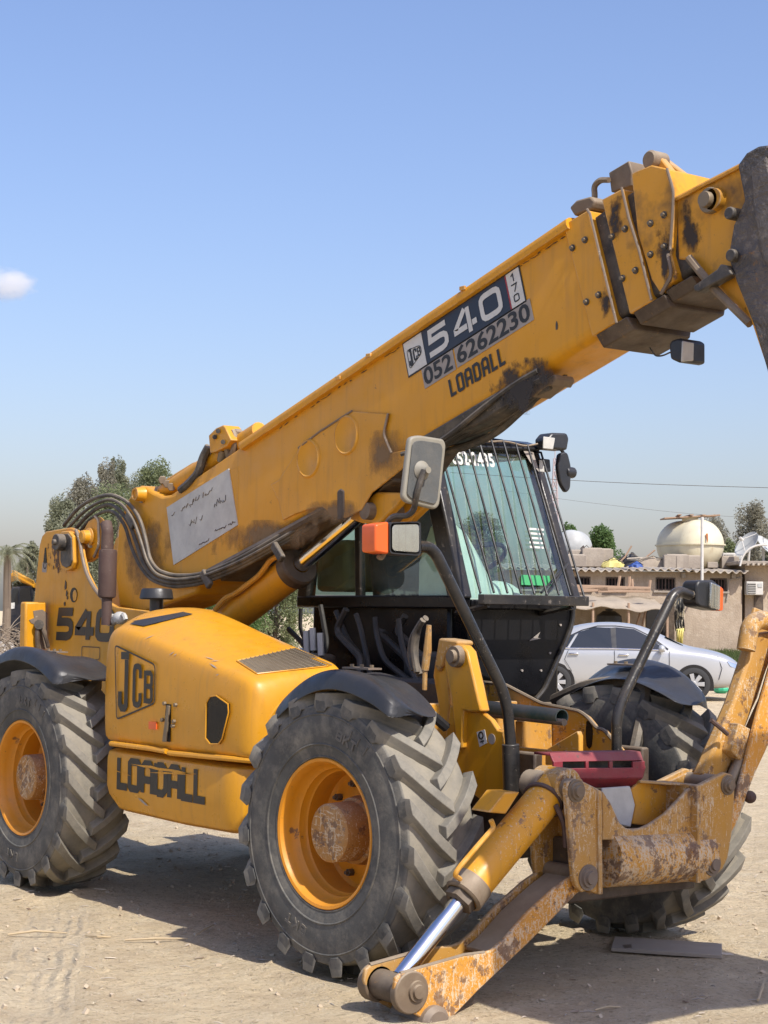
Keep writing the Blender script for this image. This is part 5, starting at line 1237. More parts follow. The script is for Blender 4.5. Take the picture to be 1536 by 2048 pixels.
# front face split round three slots
sl_ = [(1126, 1172), (1178, 1219), (1226, 1266)]
def q4(x0, y0, x1, y1): return [RL(x0, y0, X_), RL(x1, y0-1, X_), RL(x1, y1-1, X_), RL(x0, y1, X_)]
rows = [[RL(1100, 1506, X_-.03), RL(1281, 1503, X_-.03), RL(1287, 1521, X_), RL(1107, 1524, X_)], [RL(1111, 1537, X_), RL(1291, 1535, X_), RL(1286, 1556, X_), RL(1114, 1558, X_)]]
xs_ = [1108, 1126, 1172, 1178, 1219, 1226, 1266, 1290]
for i in range(0, 8, 2): rows.append(q4(xs_[i], 1523, xs_[i+1], 1538))
rs_face(rows, 'slotted_face')
MB().prism([RL(1114, 1558, X_), RL(1286, 1556, X_), RL(1268, 1575, X_-.05), RL(1150, 1576, X_-.05)], (-.012, 0, 0)).build('lower_lip', M['redpaint'], RS, bevel=.003)
MB().loft([[RL(1100, 1506, X_-.03), RL(1281, 1503, X_-.03)], [RL(1068, 1503, X_-.16), RL(1262, 1500, X_-.16)]], cap=False, closed=False).build('top_face', M['redpaint'], RS).modifiers.new('s', 'SOLIDIFY').thickness = .012
MB().loft([[RL(1286, 1556, X_-.01), RL(1291, 1534, X_-.01), RL(1281, 1504, X_-.03)], [RL(1270, 1552, X_-.16), RL(1275, 1530, X_-.16), RL(1264, 1502, X_-.16)]], cap=False, closed=False).build('end_face', M['redpaint'], RS).modifiers.new('s', 'SOLIDIFY').thickness = .010
MB().prism([RL(1108, 1512, X_-.06), RL(1282, 1509, X_-.06), RL(1284, 1550, X_-.06), RL(1114, 1553, X_-.06)], (-.01, 0, 0)).build('slot_shade_panel', M['grease'], RS)  # dark sheet added behind the slots, its colour stands for their shade
GP = thing('steel_pipe', 'long green steel pipe lying in the front chassis recess', 'pipe', S(1000, 1422, .1))
gl = GP.location
grn = steel('green_paint', (.03, .10, .085), .5, dust=.45, dirt=.4)
a, b = S(950, 1413, .12)-gl, S(1124, 1434, -.0)-gl
dd = (b-a).normalized()
MB().lathe([(.037, 0), (.037, (b-a).length), (.032, (b-a).length), (.032, 0)], a, dd, 24, closed=True).build('outer_pipe', grn, GP)
MB().cyl(a+V((.06, -.02, -.03)), b+dd*.04+V((.0, -.015, -.022)), .016, 14).build('inner_pipe', M['dustmetal'], GP)
# ---------------- loading bucket on the boom head (mostly beyond the picture's edge)
BK_ = part_empty('loading_bucket', T)
bpf = [(2.75, 3.35), (2.62, 3.1), (2.60, 2.8), (2.72, 2.58), (2.95, 2.48), (3.62, 2.62), (3.62, 2.66), (2.98, 2.54), (2.76, 2.63), (2.65, 2.82), (2.67, 3.08), (2.80, 3.35)]
MB().prism([V((x, -.98, z)) for x, z in bpf], (0, 1.72, 0)).build('bucket_shell', M['worn'], BK_, bevel=.006)
for y in (-.98, .72): MB().prism([V((x, y, z)) for x, z in ((2.78, 3.35), (2.64, 3.08), (2.63, 2.82), (2.74, 2.6), (2.96, 2.5), (3.6, 2.64), (3.35, 2.9), (3.0, 3.3))], (0, .022, 0)).build('bucket_cheek', M['worn'], BK_, bevel=.004)
MB().prism([V((x, -.25, z)) for x, z in ((1.95, 3.3), (2.2, 3.35), (2.66, 3.15), (2.64, 2.75), (2.3, 2.5), (2.0, 2.6))], (0, .26, 0)).build('carriage', M['grease'], BK_, bevel=.01)

# ================================================================== background helpers
def base_at(px, d, z=None):
    r = ray(px, 1230); p = CAM + r*(d/r.dot(HV)); p.z = ground_z(p.x, p.y) if z is None else z; return p
def LOC(o):
    loc = o.location.copy()
    def f(px, py, d, dy=0.):
        p = BK(px, py, d)-loc; return V((p.dot(HR), p.dot(HV)+dy, p.z))
    return f
plaster = NT('rough_plaster')
c = plaster.mix(plaster.step(plaster.noise(.9, 7, .65), .35, .68), (.46, .37, .275), (.33, .26, .19))
c = plaster.mix(plaster.math('MULTIPLY', plaster.step(plaster.noise(3.2, 8, .7), .52, .7), .6), c, (.55, .47, .37))
c = plaster.mix(plaster.math('MULTIPLY', plaster.step(plaster.noise(2, 6, .7, plaster.map((3, 3, .5))), .55, .75), .45), c, (.17, .12, .08))
plaster.set(c, .95, spec=.2); plaster.bump(plaster.math('ADD', plaster.noise(4, 8, .7), plaster.noise(18, 5, .7)), .5, .04); M['plaster'] = plaster.m
k = NT('concrete'); c = k.mix(k.step(k.noise(2, 6, .65), .35, .7), (.36, .31, .25), (.25, .21, .17)); k.set(c, .95); k.bump(k.noise(12, 6, .7), .4, .03); M['concrete'] = k.m
k = NT('fibre_cement'); c = k.mix(k.step(k.noise(1.5, 7, .7), .35, .7), (.50, .44, .35), (.30, .25, .20)); k.set(c, .9); M['roofing'] = k.m
k = NT('weathered_wood'); c = k.mix(k.noise(3, 5, .6, k.map((1, 12, 12))), (.26, .15, .09), (.45, .33, .23)); k.set(c, .85); M['wood'] = k.m
k = NT('cream_tank'); c = k.mix(k.step(k.noise(1.6, 5, .6), .4, .7), (.66, .60, .42), (.56, .50, .35)); c = k.mix(k.math('MULTIPLY', k.step(k.noise(1.2, 4, .6, k.map((6, 6, .6))), .6, .75), .5), c, (.40, .26, .12)); k.set(c, .5); M['cream'] = k.m
k = NT('grey_tank'); c = k.mix(k.step(k.noise(1.6, 5, .6), .4, .7), (.44, .45, .43), (.34, .34, .32)); k.set(c, .55); M['greytank'] = k.m
M['cloth'] = steel('old_canvas', (.36, .30, .23), .95, dust=.2, dirt=.5, bump=.4)
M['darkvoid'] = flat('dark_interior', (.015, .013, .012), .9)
M['white'] = steel('aged_white_paint', (.60, .58, .53), .6, dust=.2, dirt=.25)
M['bluetarp'] = flat('blue_plastic', (.04, .09, .30), .6)
M['yellowtarp'] = flat('yellow_plastic', (.60, .52, .18), .7)
M['blacktarp'] = flat('black_plastic_sheet', (.02, .02, .022), .5)

# ================================================================== house
HD = 58.0
H = thing('house', 'low plastered shed-like house with corrugated roof and barred windows', 'house', base_at(1250, HD), BA)
h_ = LOC(H)
xl, xr = h_(1010, 1200, HD).x, h_(1484, 1200, HD).x
ze = h_(1310, 1143, HD).z; zs0, zs1 = h_(1250, 1180, HD).z, h_(1250, 1154, HD).z
win = [(1040, 1080), (1140, 1181), (1211, 1250), (1311, 1351), (1420, 1454)]
wx = [(h_(a, 1165, HD).x, h_(b, 1165, HD).x) for a, b in win]
mb = MB()
mb.box(((xl+xr)/2, .1, (zs0-.3)/2), (xr-xl, .2, zs0+.3)); mb.box(((xl+xr)/2, .1, (zs1+ze)/2), (xr-xl, .2, ze-zs1))
edges = [xl]+[e for w_ in wx for e in w_]+[xr]
for i in range(0, len(edges), 2): mb.box(((edges[i]+edges[i+1])/2, .1, (zs0+zs1)/2), (edges[i+1]-edges[i], .2, zs1-zs0))
for x in (xl+.1, xr-.1): mb.box((x, 2.6, ze/2), (.2, 4.8, ze))
mb.box(((xl+xr)/2, 5.1, ze/2), (xr-xl, .2, ze))
mb.build('wall', M['plaster'], H, smooth=0)
for a, b in wx:
    W_ = part_empty('window', H)
    zc, hh = (zs0+zs1)/2, zs1-zs0
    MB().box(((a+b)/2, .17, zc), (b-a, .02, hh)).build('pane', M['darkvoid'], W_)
    mb = MB()
    for z in (zs0+.025, zs1-.025): mb.box(((a+b)/2, .03, z), (b-a, .05, .05))
    for x in (a+.025, b-.025, (a+b)/2): mb.box((x, .032, zc), (.05, .05, hh-.1))
    mb.build('frame', M['darkbrown'], W_)
    for i in range(1, 6): 
        x = a+(b-a)*i/6; MB().box((x, -.005, zc), (.022, .022, hh)).build('bar', M['rusty'], W_)
    MB().box(((a+b)/2, -.03, zs0-.04), (b-a+.14, .10, .06)).build('sill', M['concrete'], W_)
# corrugated roof sheets
zr = ze+.02
def corr(x0, x1, y0, y1, z0, z1, wl=.26, amp=.045):
    n = int((x1-x0)/wl*8); mb = MB(); vs_ = []; fs = []
    for j, (y, z) in enumerate(((y0, z0), ((y0+y1)/2, (z0+z1)/2), (y1, z1))):
        for t in (0, .03):
            for i in range(n+1):
                x = x0+(x1-x0)*i/n; vs_.append((x, y, z+t+amp*math.sin(2*math.pi*x/wl)+.02*math.sin(x*1.3)))
    m = n+1
    for j in range(2):
        for i in range(n):
            a = (2*j+1)*m+i; b = (2*j+3)*m+i; fs.append([a, a+1, b+1, b]); a = 2*j*m+i; b = (2*j+2)*m+i; fs.append([a, b, b+1, a+1])
    for i in range(n): fs.append([i, i+1, m+i+1, m+i])
    return mb.add(vs_, fs)
x = xl-.2
while x < xr:
    x2 = min(x+1.04, xr+.12)
    corr(x, x2, -.45-.05*random.random(), 5.3, zr-.02+.02*random.random(), zr+.28).build('roof_sheet', M['roofing'], H, smooth=60)
    x = x2
# door, pipe, meter
da, db = h_(1292, 1300, HD).x, h_(1338, 1300, HD).x
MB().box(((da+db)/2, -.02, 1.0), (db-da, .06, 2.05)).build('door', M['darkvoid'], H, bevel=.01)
MB().box(((da+db)/2+.4, -.04, 1.0), (.30, .05, 2.0)).build('door', M['darkbrown'], H, bevel=.01)
MB().tube([h_(1484, 1155, HD, -.05), h_(1457, 1160, HD, -.05), h_(1455, 1190, HD, -.05), h_(1453, 1200, HD, -.05)], .03, 6).build('drain_pipe', M['concrete'], H)
for px, py in ((1366, 1151), (1466, 1152)): MB().box(h_(px, py, HD, -.06), (.14, .12, .18)).build('wall_lamp', M['concrete'], H, bevel=.02)
# awning in front of the house
AW = thing('awning', 'sagging brown canvas awning on poles before the low house', 'awning', base_at(1240, 55), BA)
a_f = LOC(AW)
ax0, ax1 = a_f(1085, 1200, 54).x, a_f(1346, 1200, 54).x
secs = []; n = 26
for i in range(n+1):
    t = i/n; x = ax0+(ax1-ax0)*t; row = []
    for j in range(8):
        s_ = j/7; y = 3.0-s_*3.6
        z = 2.55-.22*s_ - .10*math.sin(math.pi*s_)*(1+.3*math.sin(t*9)) + .05*math.sin(t*14+j)*s_ + (.03*math.sin(t*31)) + (.12 if j < 7 else -.10)
        row.append(V((x, y, z-.35-.10*t)))
    secs.append(row)
o_ = MB().loft(secs, cap=False, closed=False).build('canvas', M['cloth'], AW, smooth=70)
m_ = o_.modifiers.new('s', 'SOLIDIFY'); m_.thickness = .03
for px in (1120, 1190, 1262, 1340):
    x = a_f(px, 1200, 54).x; MB().cyl((x, -.5, 0), (x, -.5, 2.0), .04, 8).build('pole', M['wood'], AW)
for i, (p0, p1, dz) in enumerate((((1140, 1173), (1300, 1178), 0), ((1195, 1181), (1300, 1181), .0), ((1130, 1182), (1215, 1178), .0))):
    a, b = a_f(*p0, 55.5), a_f(*p1, 55.5); mid = (a+b)/2
    MB().box(mid, ((b-a).length, .18, .13), Matrix.Rotation(math.atan2(a.z-b.z, b.x-a.x), 3, 'Y')).build('plank', M['wood'], AW, bevel=.01)
for px, y0, y1 in ((1236, 1152, 1175), (1258, 1153, 1175), (1298, 1160, 1182), (1265, 1158, 1176), (1145, 1155, 1172)):
    MB().cyl(a_f(px, y1, 55.6), a_f(px+random.uniform(-4, 4), y0, 55.6), .05, 6).build('upright', M['wood'], AW)
# posts leaning on the wall below
for px0, px1 in ((1283, 1270), (1292, 1283), (1258, 1254)):
    MB().cyl(a_f(px1, 1260, 57), a_f(px0, 1218, 57), .04, 6).build('leaning_post', M['wood'], AW)
BQ = thing('water_barrel', 'dark round barrel standing under the canvas awning', 'barrel', base_at(1218, 56.5), BA)
MB().lathe([(0, 0), (.42, 0), (.45, .3), (.43, .35), (.46, .7), (.44, 1.2), (.40, 1.6), (.2, 1.75), (0, 1.76)], (0, 0, 0), (0, 0, 1), 24).build('barrel_body', M['blacktarp'], BQ, smooth=40)
MB().lathe([(0, 1.76), (.12, 1.76), (.12, 1.82), (0, 1.83)], (0, 0, 0), (0, 0, 1), 16).build('barrel_cap', M['blacktarp'], BQ, smooth=30)
# hanging plastic sheet
HS = thing('plastic_sheet', 'torn yellow and black plastic sheet hanging beside the house door', 'sheet', base_at(1362, 57.3), BA)
g = LOC(HS)
def drape(pts_l, pts_r, mat, name, nf=10, amp=.06):
    secs = []
    m = len(pts_l)
    for i in range(m):
        a, b = pts_l[i], pts_r[i]; secs.append([a.lerp(b, t/nf)+V((0, amp*math.sin(t*2.1+i*.7), 0)) for t in range(nf+1)])
    o = MB().loft(secs, cap=False, closed=False).build(name, mat, HS, smooth=70); o.modifiers.new('s', 'SOLIDIFY').thickness = .015
k = NT('patterned_sheet'); c = k.mix(k.step(k.noise(5, 5, .7, k.map((1, 1, .5))), .45, .52), (.62, .54, .38), (.03, .03, .03)); k.set(c, .6)
drape([g(1350, 1195, 57.2), g(1349, 1215, 57.2), g(1350, 1240, 57.2), g(1352, 1262, 57.2)], [g(1372, 1197, 57.2), g(1370, 1215, 57.2), g(1368, 1240, 57.2), g(1370, 1262, 57.2)], k.m, 'upper_sheet')
drape([g(1353, 1258, 57.1), g(1353, 1280, 57.1), g(1355, 1305, 57.1)], [g(1369, 1256, 57.1), g(1366, 1280, 57.1), g(1364, 1306, 57.1)], M['yellowtarp'], 'lower_sheet')
# white pole in front of the tank
PO = thing('pipe_pole', 'thin white upright pole in front of cream water tank', 'pole', base_at(1404, 57.2), BA)
g = LOC(PO); MB().cyl(V((0, 0, g(1404, 1200, 57.2).z)), V((0, 0, g(1404, 1034, 57.2).z)), .05, 10).build('pole_shaft', M['white'], PO)
MB().cyl(V((0, 0, 2.6)), V((.0, .7, 2.65)), .03, 6).build('pole_bracket', M['rusty'], PO)
# ---------------- cream tank on the roof
TK = thing('water_tank', 'large cream ribbed water tank on the house roof', 'tank', BK(1388, 1130, 60)-V((0, 0, 0)), BA)
TK.location.z = H.location.z+zr+.18
g = LOC(TK); zt0 = TK.location.z
def zz_(px, py, d): return BK(px, py, d).z-zt0
zc = zz_(1388, 1090, 60); rt = (1437-1334)/2*60/FPX*.98
pf = []
for i in range(17):
    a = math.pi*i/16; pf.append((rt*math.sin(a)**.8, -rt*.80*math.cos(a)-.0))
secs = []
# capsule: front dome towards the camera, body going back and to one side
ax_ = V((-.42, .9, 0)).normalized()
prof = [(0, -1.0)]+[(rt*math.sin(R(t)), -.25-.72*math.cos(R(t))) for t in (12, 25, 40, 55, 70, 82)]+[(rt, -.25), (rt, .9)]+[(rt*math.sin(R(t)), .9+.72*math.cos(R(t))) for t in (78, 60, 40, 20)]+[(0, 1.62)]
o_ = MB().lathe(prof, (.05, 0, zc), ax_, 36).build('tank_body', M['cream'], TK, smooth=60)
# moulded flange round the waist
def waist(off, h):
    P = []
    n = 40; sx = ax_.cross(EZ).normalized()
    for i in range(n):
        a = 2*math.pi*i/n; y = math.sin(a); x = math.cos(a)
        L_ = (.9 if y > 0 else .25)
        P.append(V((.05, 0, zc+h))+sx*x*(rt+off)+ax_*((L_ if y > 0 else -L_)*(1 if abs(y) > 1e-6 else 0)+y*(.74+off)))
    return P
MB().prism(waist(.05, -.02), (0, 0, .05)).build('tank_flange', M['cream'], TK)
MB().prism([V((.22, -.95, zc+.35)), V((.30, -.93, zc+.36)), V((.29, -1.02, zc+.12)), V((.26, -1.04, zc+.02)), V((.25, -1.02, zc+.12))], (0, -.012, 0)).build('rust_streak', flat('rust_streak', (.33, .10, .02), .8), TK)
for x in (-.45, .5):
    MB().box((x, .1, .08), (.35, 1.7, .20)).build('tank_cradle', M['concrete'], TK, bevel=.02)
MB().box((-.1, .25, zc+rt+.10), (1.9, 1.0, .04), Matrix.Rotation(R(-4), 3, 'Y')).build('tank_cover', M['wood'], TK)
MB().cyl((-.1, .2, zc+rt-.06), (-.1, .2, zc+rt+.1), .28, 20).build('tank_hatch', M['cream'], TK)
for i in range(3): MB().box((-.5+.35*i, .2, zc+rt+.15), (.12, 1.2, .03), Matrix.Rotation(R(6*i-5), 3, 'Z')).build('cover_board', M['wood'], TK)
# ---------------- grey tank behind
T2 = thing('water_tank', 'pale grey rounded water tank behind the cab guard', 'tank', BK(1146, 1105, 66), BA)
T2.location.z = H.location.z+zr+.1
r2 = 34*66/FPX*1.0; z2 = BK(1146, 1094, 66).z-T2.location.z
MB().lathe([(0, -.9)]+[(r2*math.sin(R(t)), -.35-.55*math.cos(R(t))) for t in (20, 40, 60, 80)]+[(r2, .5)]+[(r2*math.sin(R(t)), .5+.55*math.cos(R(t))) for t in (75, 50, 25)]+[(0, 1.05)], (0, 0, z2), (.3, 1, 0), 32).build('tank_body', M['greytank'], T2, smooth=60)
MB().box((0, .1, z2-r2*.95), (.9, 1.3, .25)).build('tank_cradle', M['concrete'], T2, bevel=.02)
# ---------------- clutter along the roof
def rooft(name, label, cat, px, py, d, group=None):
    p = BK(px, py, d); p.z = H.location.z+zr+.06+(d-HD)*.052; return thing(name, label, cat, p, BA, group)
random.seed(21)
blk = [(1146, 1110, 59.6, .9, .55, .40), (1160, 1110, 60, .8, .35, .55), (1185, 1112, 59.8, .75, .45, .62), (1204, 1112, 60, .72, .45, .6), (1352, 1120, 59.2, .85, .5, .45), (1376, 1122, 59.2, .9, .5, .42), (1458, 1120, 60, .6, .4, .4)]
txt = ['cement block at the roof edge below the grey tank', 'cement block beside the grey tank, second along the roof', 'tall cement block left of the yellow tarpaulin', 'tall cement block touching the yellow tarpaulin', 'low cement block left of the cream tank cradle', 'low cement block under the cream tank', 'small cement block below the rooftop cooler']
for (px, py, d, sx, sy, sz), lb in zip(blk, txt):
    t_o = rooft('cement_block', lb, 'block', px, py, d, 'cement blocks on the house roof')
    MB().box((0, 0, sz/2), (sx, sy, sz), Matrix.Rotation(random.uniform(-.1, .1), 3, 'Z')).build('block_body', M['concrete'], t_o, bevel=.02)
    MB().box((0, -.02, sz+.012), (sx*.8, sy*.7, .03)).build('mortar_cap', M['roofing'], t_o, bevel=.008)
def heap(name, label, cat, px, py, d, w_, h, mat, seed, dep=.5):
    t_o = rooft(name, label, cat, px, py, d); random.seed(seed)
    secs = []; n = 10
    for i in range(n+1):
        t = i/n; e = math.sin(math.pi*(t*.94+.03))**.5
        secs.append([V(((t-.5)*w_+random.uniform(-.03, .03), dep/2*math.cos(a)*e*random.uniform(.8, 1.1), max(-.02, h*.98*math.sin(a)*e*random.uniform(.65, 1.1)))) for a in [math.pi*q/6 for q in range(7)]])
    MB().loft(secs).build('folds', mat, t_o, smooth=30)
    MB().tube([(-w_*.45, -.1, h*.5), (0, -.2, h*.95), (w_*.45, -.1, h*.45)], .015, 5).build('rope', M['hose'], t_o)
heap('tarpaulin', 'crumpled yellow tarpaulin on the corrugated roof', 'tarpaulin', 1226, 1110, 59.4, .75, .36, M['yellowtarp'], 4)
heap('tarpaulin', 'small bright blue tarpaulin bundle on the roof', 'tarpaulin', 1272, 1120, 59, .5, .26, M['bluetarp'], 5)
heap('tarpaulin', 'crumpled black plastic heap behind the blue bundle', 'tarpaulin', 1262, 1110, 60, 1.0, .5, M['blacktarp'], 6)
heap('sack', 'long grey sack lying on roof beside blue bundle', 'sack', 1305, 1118, 59.5, 1.3, .42, M['cloth'], 7)
heap('sack', 'dark brown sack under the grey rooftop tank', 'sack', 1172, 1100, 61, .9, .75, M['darkbrown'], 8)
for i, (px, py, ang, L_, lb) in enumerate(((1250, 1100, 60, .9, 'short stick leaning up from the roof junk by the yellow tarpaulin'), (1292, 1108, 40, .8, 'thin stick rising right of the blue roof bundle'), (1325, 1112, 4, 1.7, 'long black plank lying on the roof left of the cream tank'), (1300, 1122, -12, 1.6, 'bleached pole lying low on the roof by the blue bundle'))):
    t_o = rooft('roof_stick', lb, 'stick', px, py, 59.7)
    MB().tube([(-L_/2*math.cos(R(ang)), 0, .25-L_/2*math.sin(R(ang))*.3), (0, .03, .35), (L_/2*math.cos(R(ang)), 0, .35+L_/2*math.sin(R(ang)))], .03, 6).build('stick_wood', [M['wood'], M['wood'], M['blacktarp'], M['roofing']][i], t_o)
# ---------------- roof cooler, wall cooler, dishes
def cooler(loc, label, s=1.):
    o = thing('ac_unit', label, 'air conditioner', loc, BA)
    MB().box((0, 0, .25*s), (.62*s, .5*s, .5*s)).build('casing', M['white'], o, bevel=.02)
    MB().box((-.12*s, -.256*s, .25*s), (.30*s, .02, .40*s)).build('grille_back', M['darkvoid'], o)
    for i in range(6): MB().box((-.12*s, -.275*s, (.08+.07*i)*s), (.30*s, .02, .025*s)).build('louvre', M['white'], o)
    MB().box((.19*s, -.262*s, .36*s), (.16*s, .02, .14*s)).build('control_panel', M['greytank'], o)
    return o
p = BK(1462, 1128, 61); p.z = H.location.z+zr+.2; cooler(p, 'white boxy cooler standing on the roof by the dishes', 1.05)
BD = 58.3
# ---------------- second building
B2 = thing('outbuilding', 'flat-roofed tan outbuilding at the picture edge beyond the house', 'building', base_at(1600, BD), BA)
g = LOC(B2)
bx0, bx1 = g(1490, 1200, BD).x, g(1760, 1200, BD).x; bz = g(1500, 1130, BD).z
mb = MB(); mb.box(((bx0+bx1)/2, 2, bz/2), (bx1-bx0, 4, bz)); mb.build('wall', M['plaster2'] if 'plaster2' in M else M['plaster'], B2)
MB().box(((bx0+bx1)/2-.1, 1.8, bz+.06), (bx1-bx0+.5, 4.8, .12)).build('roof', M['concrete'], B2, bevel=.02)
for i in range(14): MB().box((bx0-.05+.17*i, -.62, bz+.0+.005*i), (.07, .3, .08)).build('rafter_end', M['roofing'], B2)
mb = MB(); mb.box((bx0-.05+.14, -.06, .55), (.22, .1, .85)); mb.build('white_panel', M['white'], B2, bevel=.02)
for px in (1517,): MB().box((g(px, 1200, BD).x, -.02, bz/2-.3), (.30, .04, bz-.7)).build('wall_stripe', M['darkbrown'], B2)
p = BK(1507, 1190, BD-.3); cooler(p, 'white air conditioner set in the tan outbuilding wall', .88)
def dish(px, py, d, r, az, el, label, basez):
    p = BK(px, py, d); o = thing('satellite_dish', label, 'satellite dish', (p.x, p.y, basez), BA, 'rooftop satellite dishes')
    c = V((0, 0, p.z-basez)); n_ = V((math.sin(az)*math.cos(el), -math.cos(az)*math.cos(el), math.sin(el)))
    pr = [(r*t, .28*r*t*t) for t in (0, .2, .4, .6, .8, 1)]; pr += [(q, hh-.015) for q, hh in pr[::-1]]
    MB().lathe(pr, c, n_, 28).build('dish_bowl', M['greytank'], o, smooth=50)
    f = c+n_*r*.75; e1 = n_.cross(EZ).normalized(); e2 = n_.cross(e1)
    for a in (0, 2.1, 4.2): MB().cyl(c+(e1*math.cos(a)+e2*math.sin(a))*r*.95+n_*r*.26, f, .016, 5).build('feed_strut', M['white'], o)
    MB().cyl(f-n_*.06, f+n_*.10, .05, 10).build('feed_horn', M['white'], o)
    MB().cyl(c-n_*.02, (0, .15, 0), .045, 8).build('mast', M['white'], o)
dish(1498, 1092, 59, .50, R(-62), R(35), 'tilted pale satellite dish, nearer the cream tank', B2.location.z+bz+.0)
dish(1528, 1094, 59.5, .42, R(50), R(40), 'pale satellite dish cut by the picture edge', B2.location.z+bz)
MB_ = thing('dish_cable', 'curved white pipe rising from the outbuilding roof to the dish', 'pipe', BK(1480, 1135, 57.5), BA)
g = LOC(MB_); MB().tube(fil([g(1480, 1132, 57.5), g(1484, 1115, 57.5), g(1496, 1098, 57.5), g(1515, 1090, 57.5), g(1534, 1090, 57.5)], .4), .035, 7).build('bent_pipe', M['white'], MB_)

# ================================================================== car
CD = 34.6
CA = thing('parked_car', 'silver four-door sedan parked in front of the low house', 'car', base_at(1246, CD), BA+R(-7))
silver = NT('silver_car_paint'); silver.set((.45, .455, .455), .30, .3); silver.b.inputs['Coat Weight'].default_value = .6
M['silver'] = silver.m
tint = NT('car_window'); tint.set((.018, .022, .026), .05, spec=.8); M['tint'] = tint.m
STN = [(-2.27, .42, .70, .58, .80, .50), (-2.20, .28, .86, .74, .98, .60), (-2.0, .22, .94, .83, 1.05, .64), (-1.72, .2, .96, .86, 1.09, .66), (-1.45, .2, .965, .875, 1.15, .66), (-1.05, .2, .965, .885, 1.36, .60), (-.6, .2, .96, .89, 1.445, .585), (-.1, .2, .955, .89, 1.46, .585), (.35, .2, .945, .89, 1.40, .60), (.75, .2, .935, .885, 1.22, .65), (1.15, .2, .925, .88, 1.02, .70), (1.5, .2, .90, .87, .97, .70), (1.85, .22, .84, .84, .90, .66), (2.1, .24, .74, .76, .79, .58), (2.22, .28, .64, .66, .67, .5), (2.27, .36, .55, .56, .58, .42)]
secs = []
for x, zl, zb, yb, zt, yt in STN:
    half = [(yb*.80, zl), (yb*.97, zl+.06), (yb*1.0, (zl+zb)*.48), (yb*.99, zb-.10), (yb*.975, zb), (yt, zt), (yt*.6, zt+.025)]
    secs.append([V((x, -y, z)) for y, z in half]+[V((x, y, z)) for y, z in half[::-1]])
body = MB().loft(secs).build('body', M['silver'], CA, smooth=70)
sb = body.modifiers.new('sub', 'SUBSURF'); sb.levels = 2; sb.render_levels = 2
def cs_(x):
    for i in range(len(STN)-1):
        if STN[i][0] <= x <= STN[i+1][0]:
            t = (x-STN[i][0])/(STN[i+1][0]-STN[i][0]); return [STN[i][q]*(1-t)+STN[i+1][q]*t for q in range(6)]
def gpt(x, z, s_=-1, e=.012):
    _, zl, zb, yb, zt, yt = cs_(x); t = (z-zb)/(zt-zb); return V((x, s_*(yb*.975*(1-t)+yt*t+e), z))
for s_ in (-1, 1):
    for nm_, pl in (('rear_door_window', [(-1.02, .98), (-.22, .985), (-.25, 1.36), (-.55, 1.375), (-.85, 1.27)]), ('front_door_window', [(-.13, .985), (.78, .965), (.45, 1.22), (.2, 1.345), (-.15, 1.375)]), ('quarter_window', [(-1.30, 1.0), (-1.07, .985), (-.92, 1.235), (-1.05, 1.17)])):
        P = [gpt(x, z, s_) for x, z in pl]; quad(nm_, P, M['tint'], CA, (0, -s_*.01, 0))
    for x in (-.17, -1.13 if False else .87):
        MB().tube([V((x, s_*.893, .32)), V((x, s_*.895, .6)), V((x, s_*.885, .93))], .005, 4).build('door_seam', M['plastic'], CA)
    for x, z in ((-.95, .86), (.0, .85)):
        MB().box((x, s_*.898, z), (.19, .035, .035)).build('door_handle', M['chrome'], CA, bevel=.01)
    MB().ball((.72, s_*.99, .98), .10, 12, 8, (.7, 1.0, .75)).build('wing_mirror', M['silver'], CA)
    MB().prism([V((x, s_*y, z)) for x, y, z in ((1.95, .80, .76), (2.12, .72, .70), (2.17, .70, .60), (2.02, .79, .66))], (.02, -s_*.02, 0)).build('headlight', M['reflector'], CA, bevel=.008)
    MB().tube([V((x, s_*.80, .24)) for x in (-.95, .85)], .06, 8).build('side_skirt', M['silver'], CA)
for s_ in (-1, 1):
    MB().tube([gpt(x, z, s_, .016) for x, z in ((-1.32, .985), (-1.0, .965), (-.2, .97), (.8, .95))], .010, 5).build('belt_trim', M['chrome'], CA)
    MB().tube([gpt(x, z, s_, .016) for x, z in ((-1.28, 1.02), (-1.05, 1.19), (-.8, 1.31), (-.5, 1.395), (-.15, 1.40), (.2, 1.365), (.5, 1.22), (.85, .97))], .012, 5).build('window_trim', M['plastic'], CA)
    MB().prism([gpt(x, z, s_, .014) for x, z in ((-.22, .985), (-.13, .985), (-.15, 1.375), (-.25, 1.36))], (0, -s_*.01, 0)).build('door_post', M['plastic'], CA)
    MB().tube([V((1.78, s_*.80, .84)), V((1.86, s_*.845, .62)), V((1.80, s_*.85, .40))], .006, 4).build('bumper_seam', M['plastic'], CA)
    MB().tube([V((-1.05, s_*.885, .93)), V((-1.12, s_*.893, .75)), V((-.98, s_*.893, .52))], .005, 4).build('door_seam', M['plastic'], CA)
quad('windscreen', [V((.80, -.62, 1.20)), V((1.13, -.66, 1.035)), V((1.13, .66, 1.035)), V((.80, .62, 1.20))], M['tint'], CA, (.0, 0, .015))
quad('rear_screen', [V((-1.12, -.56, 1.335)), V((-1.44, -.6, 1.16)), V((-1.44, .6, 1.16)), V((-1.12, .56, 1.335))], M['tint'], CA, (0, 0, .015))
k = NT('car_tyre'); k.set((.03, .03, .03), .8); M['cartyre'] = k.m
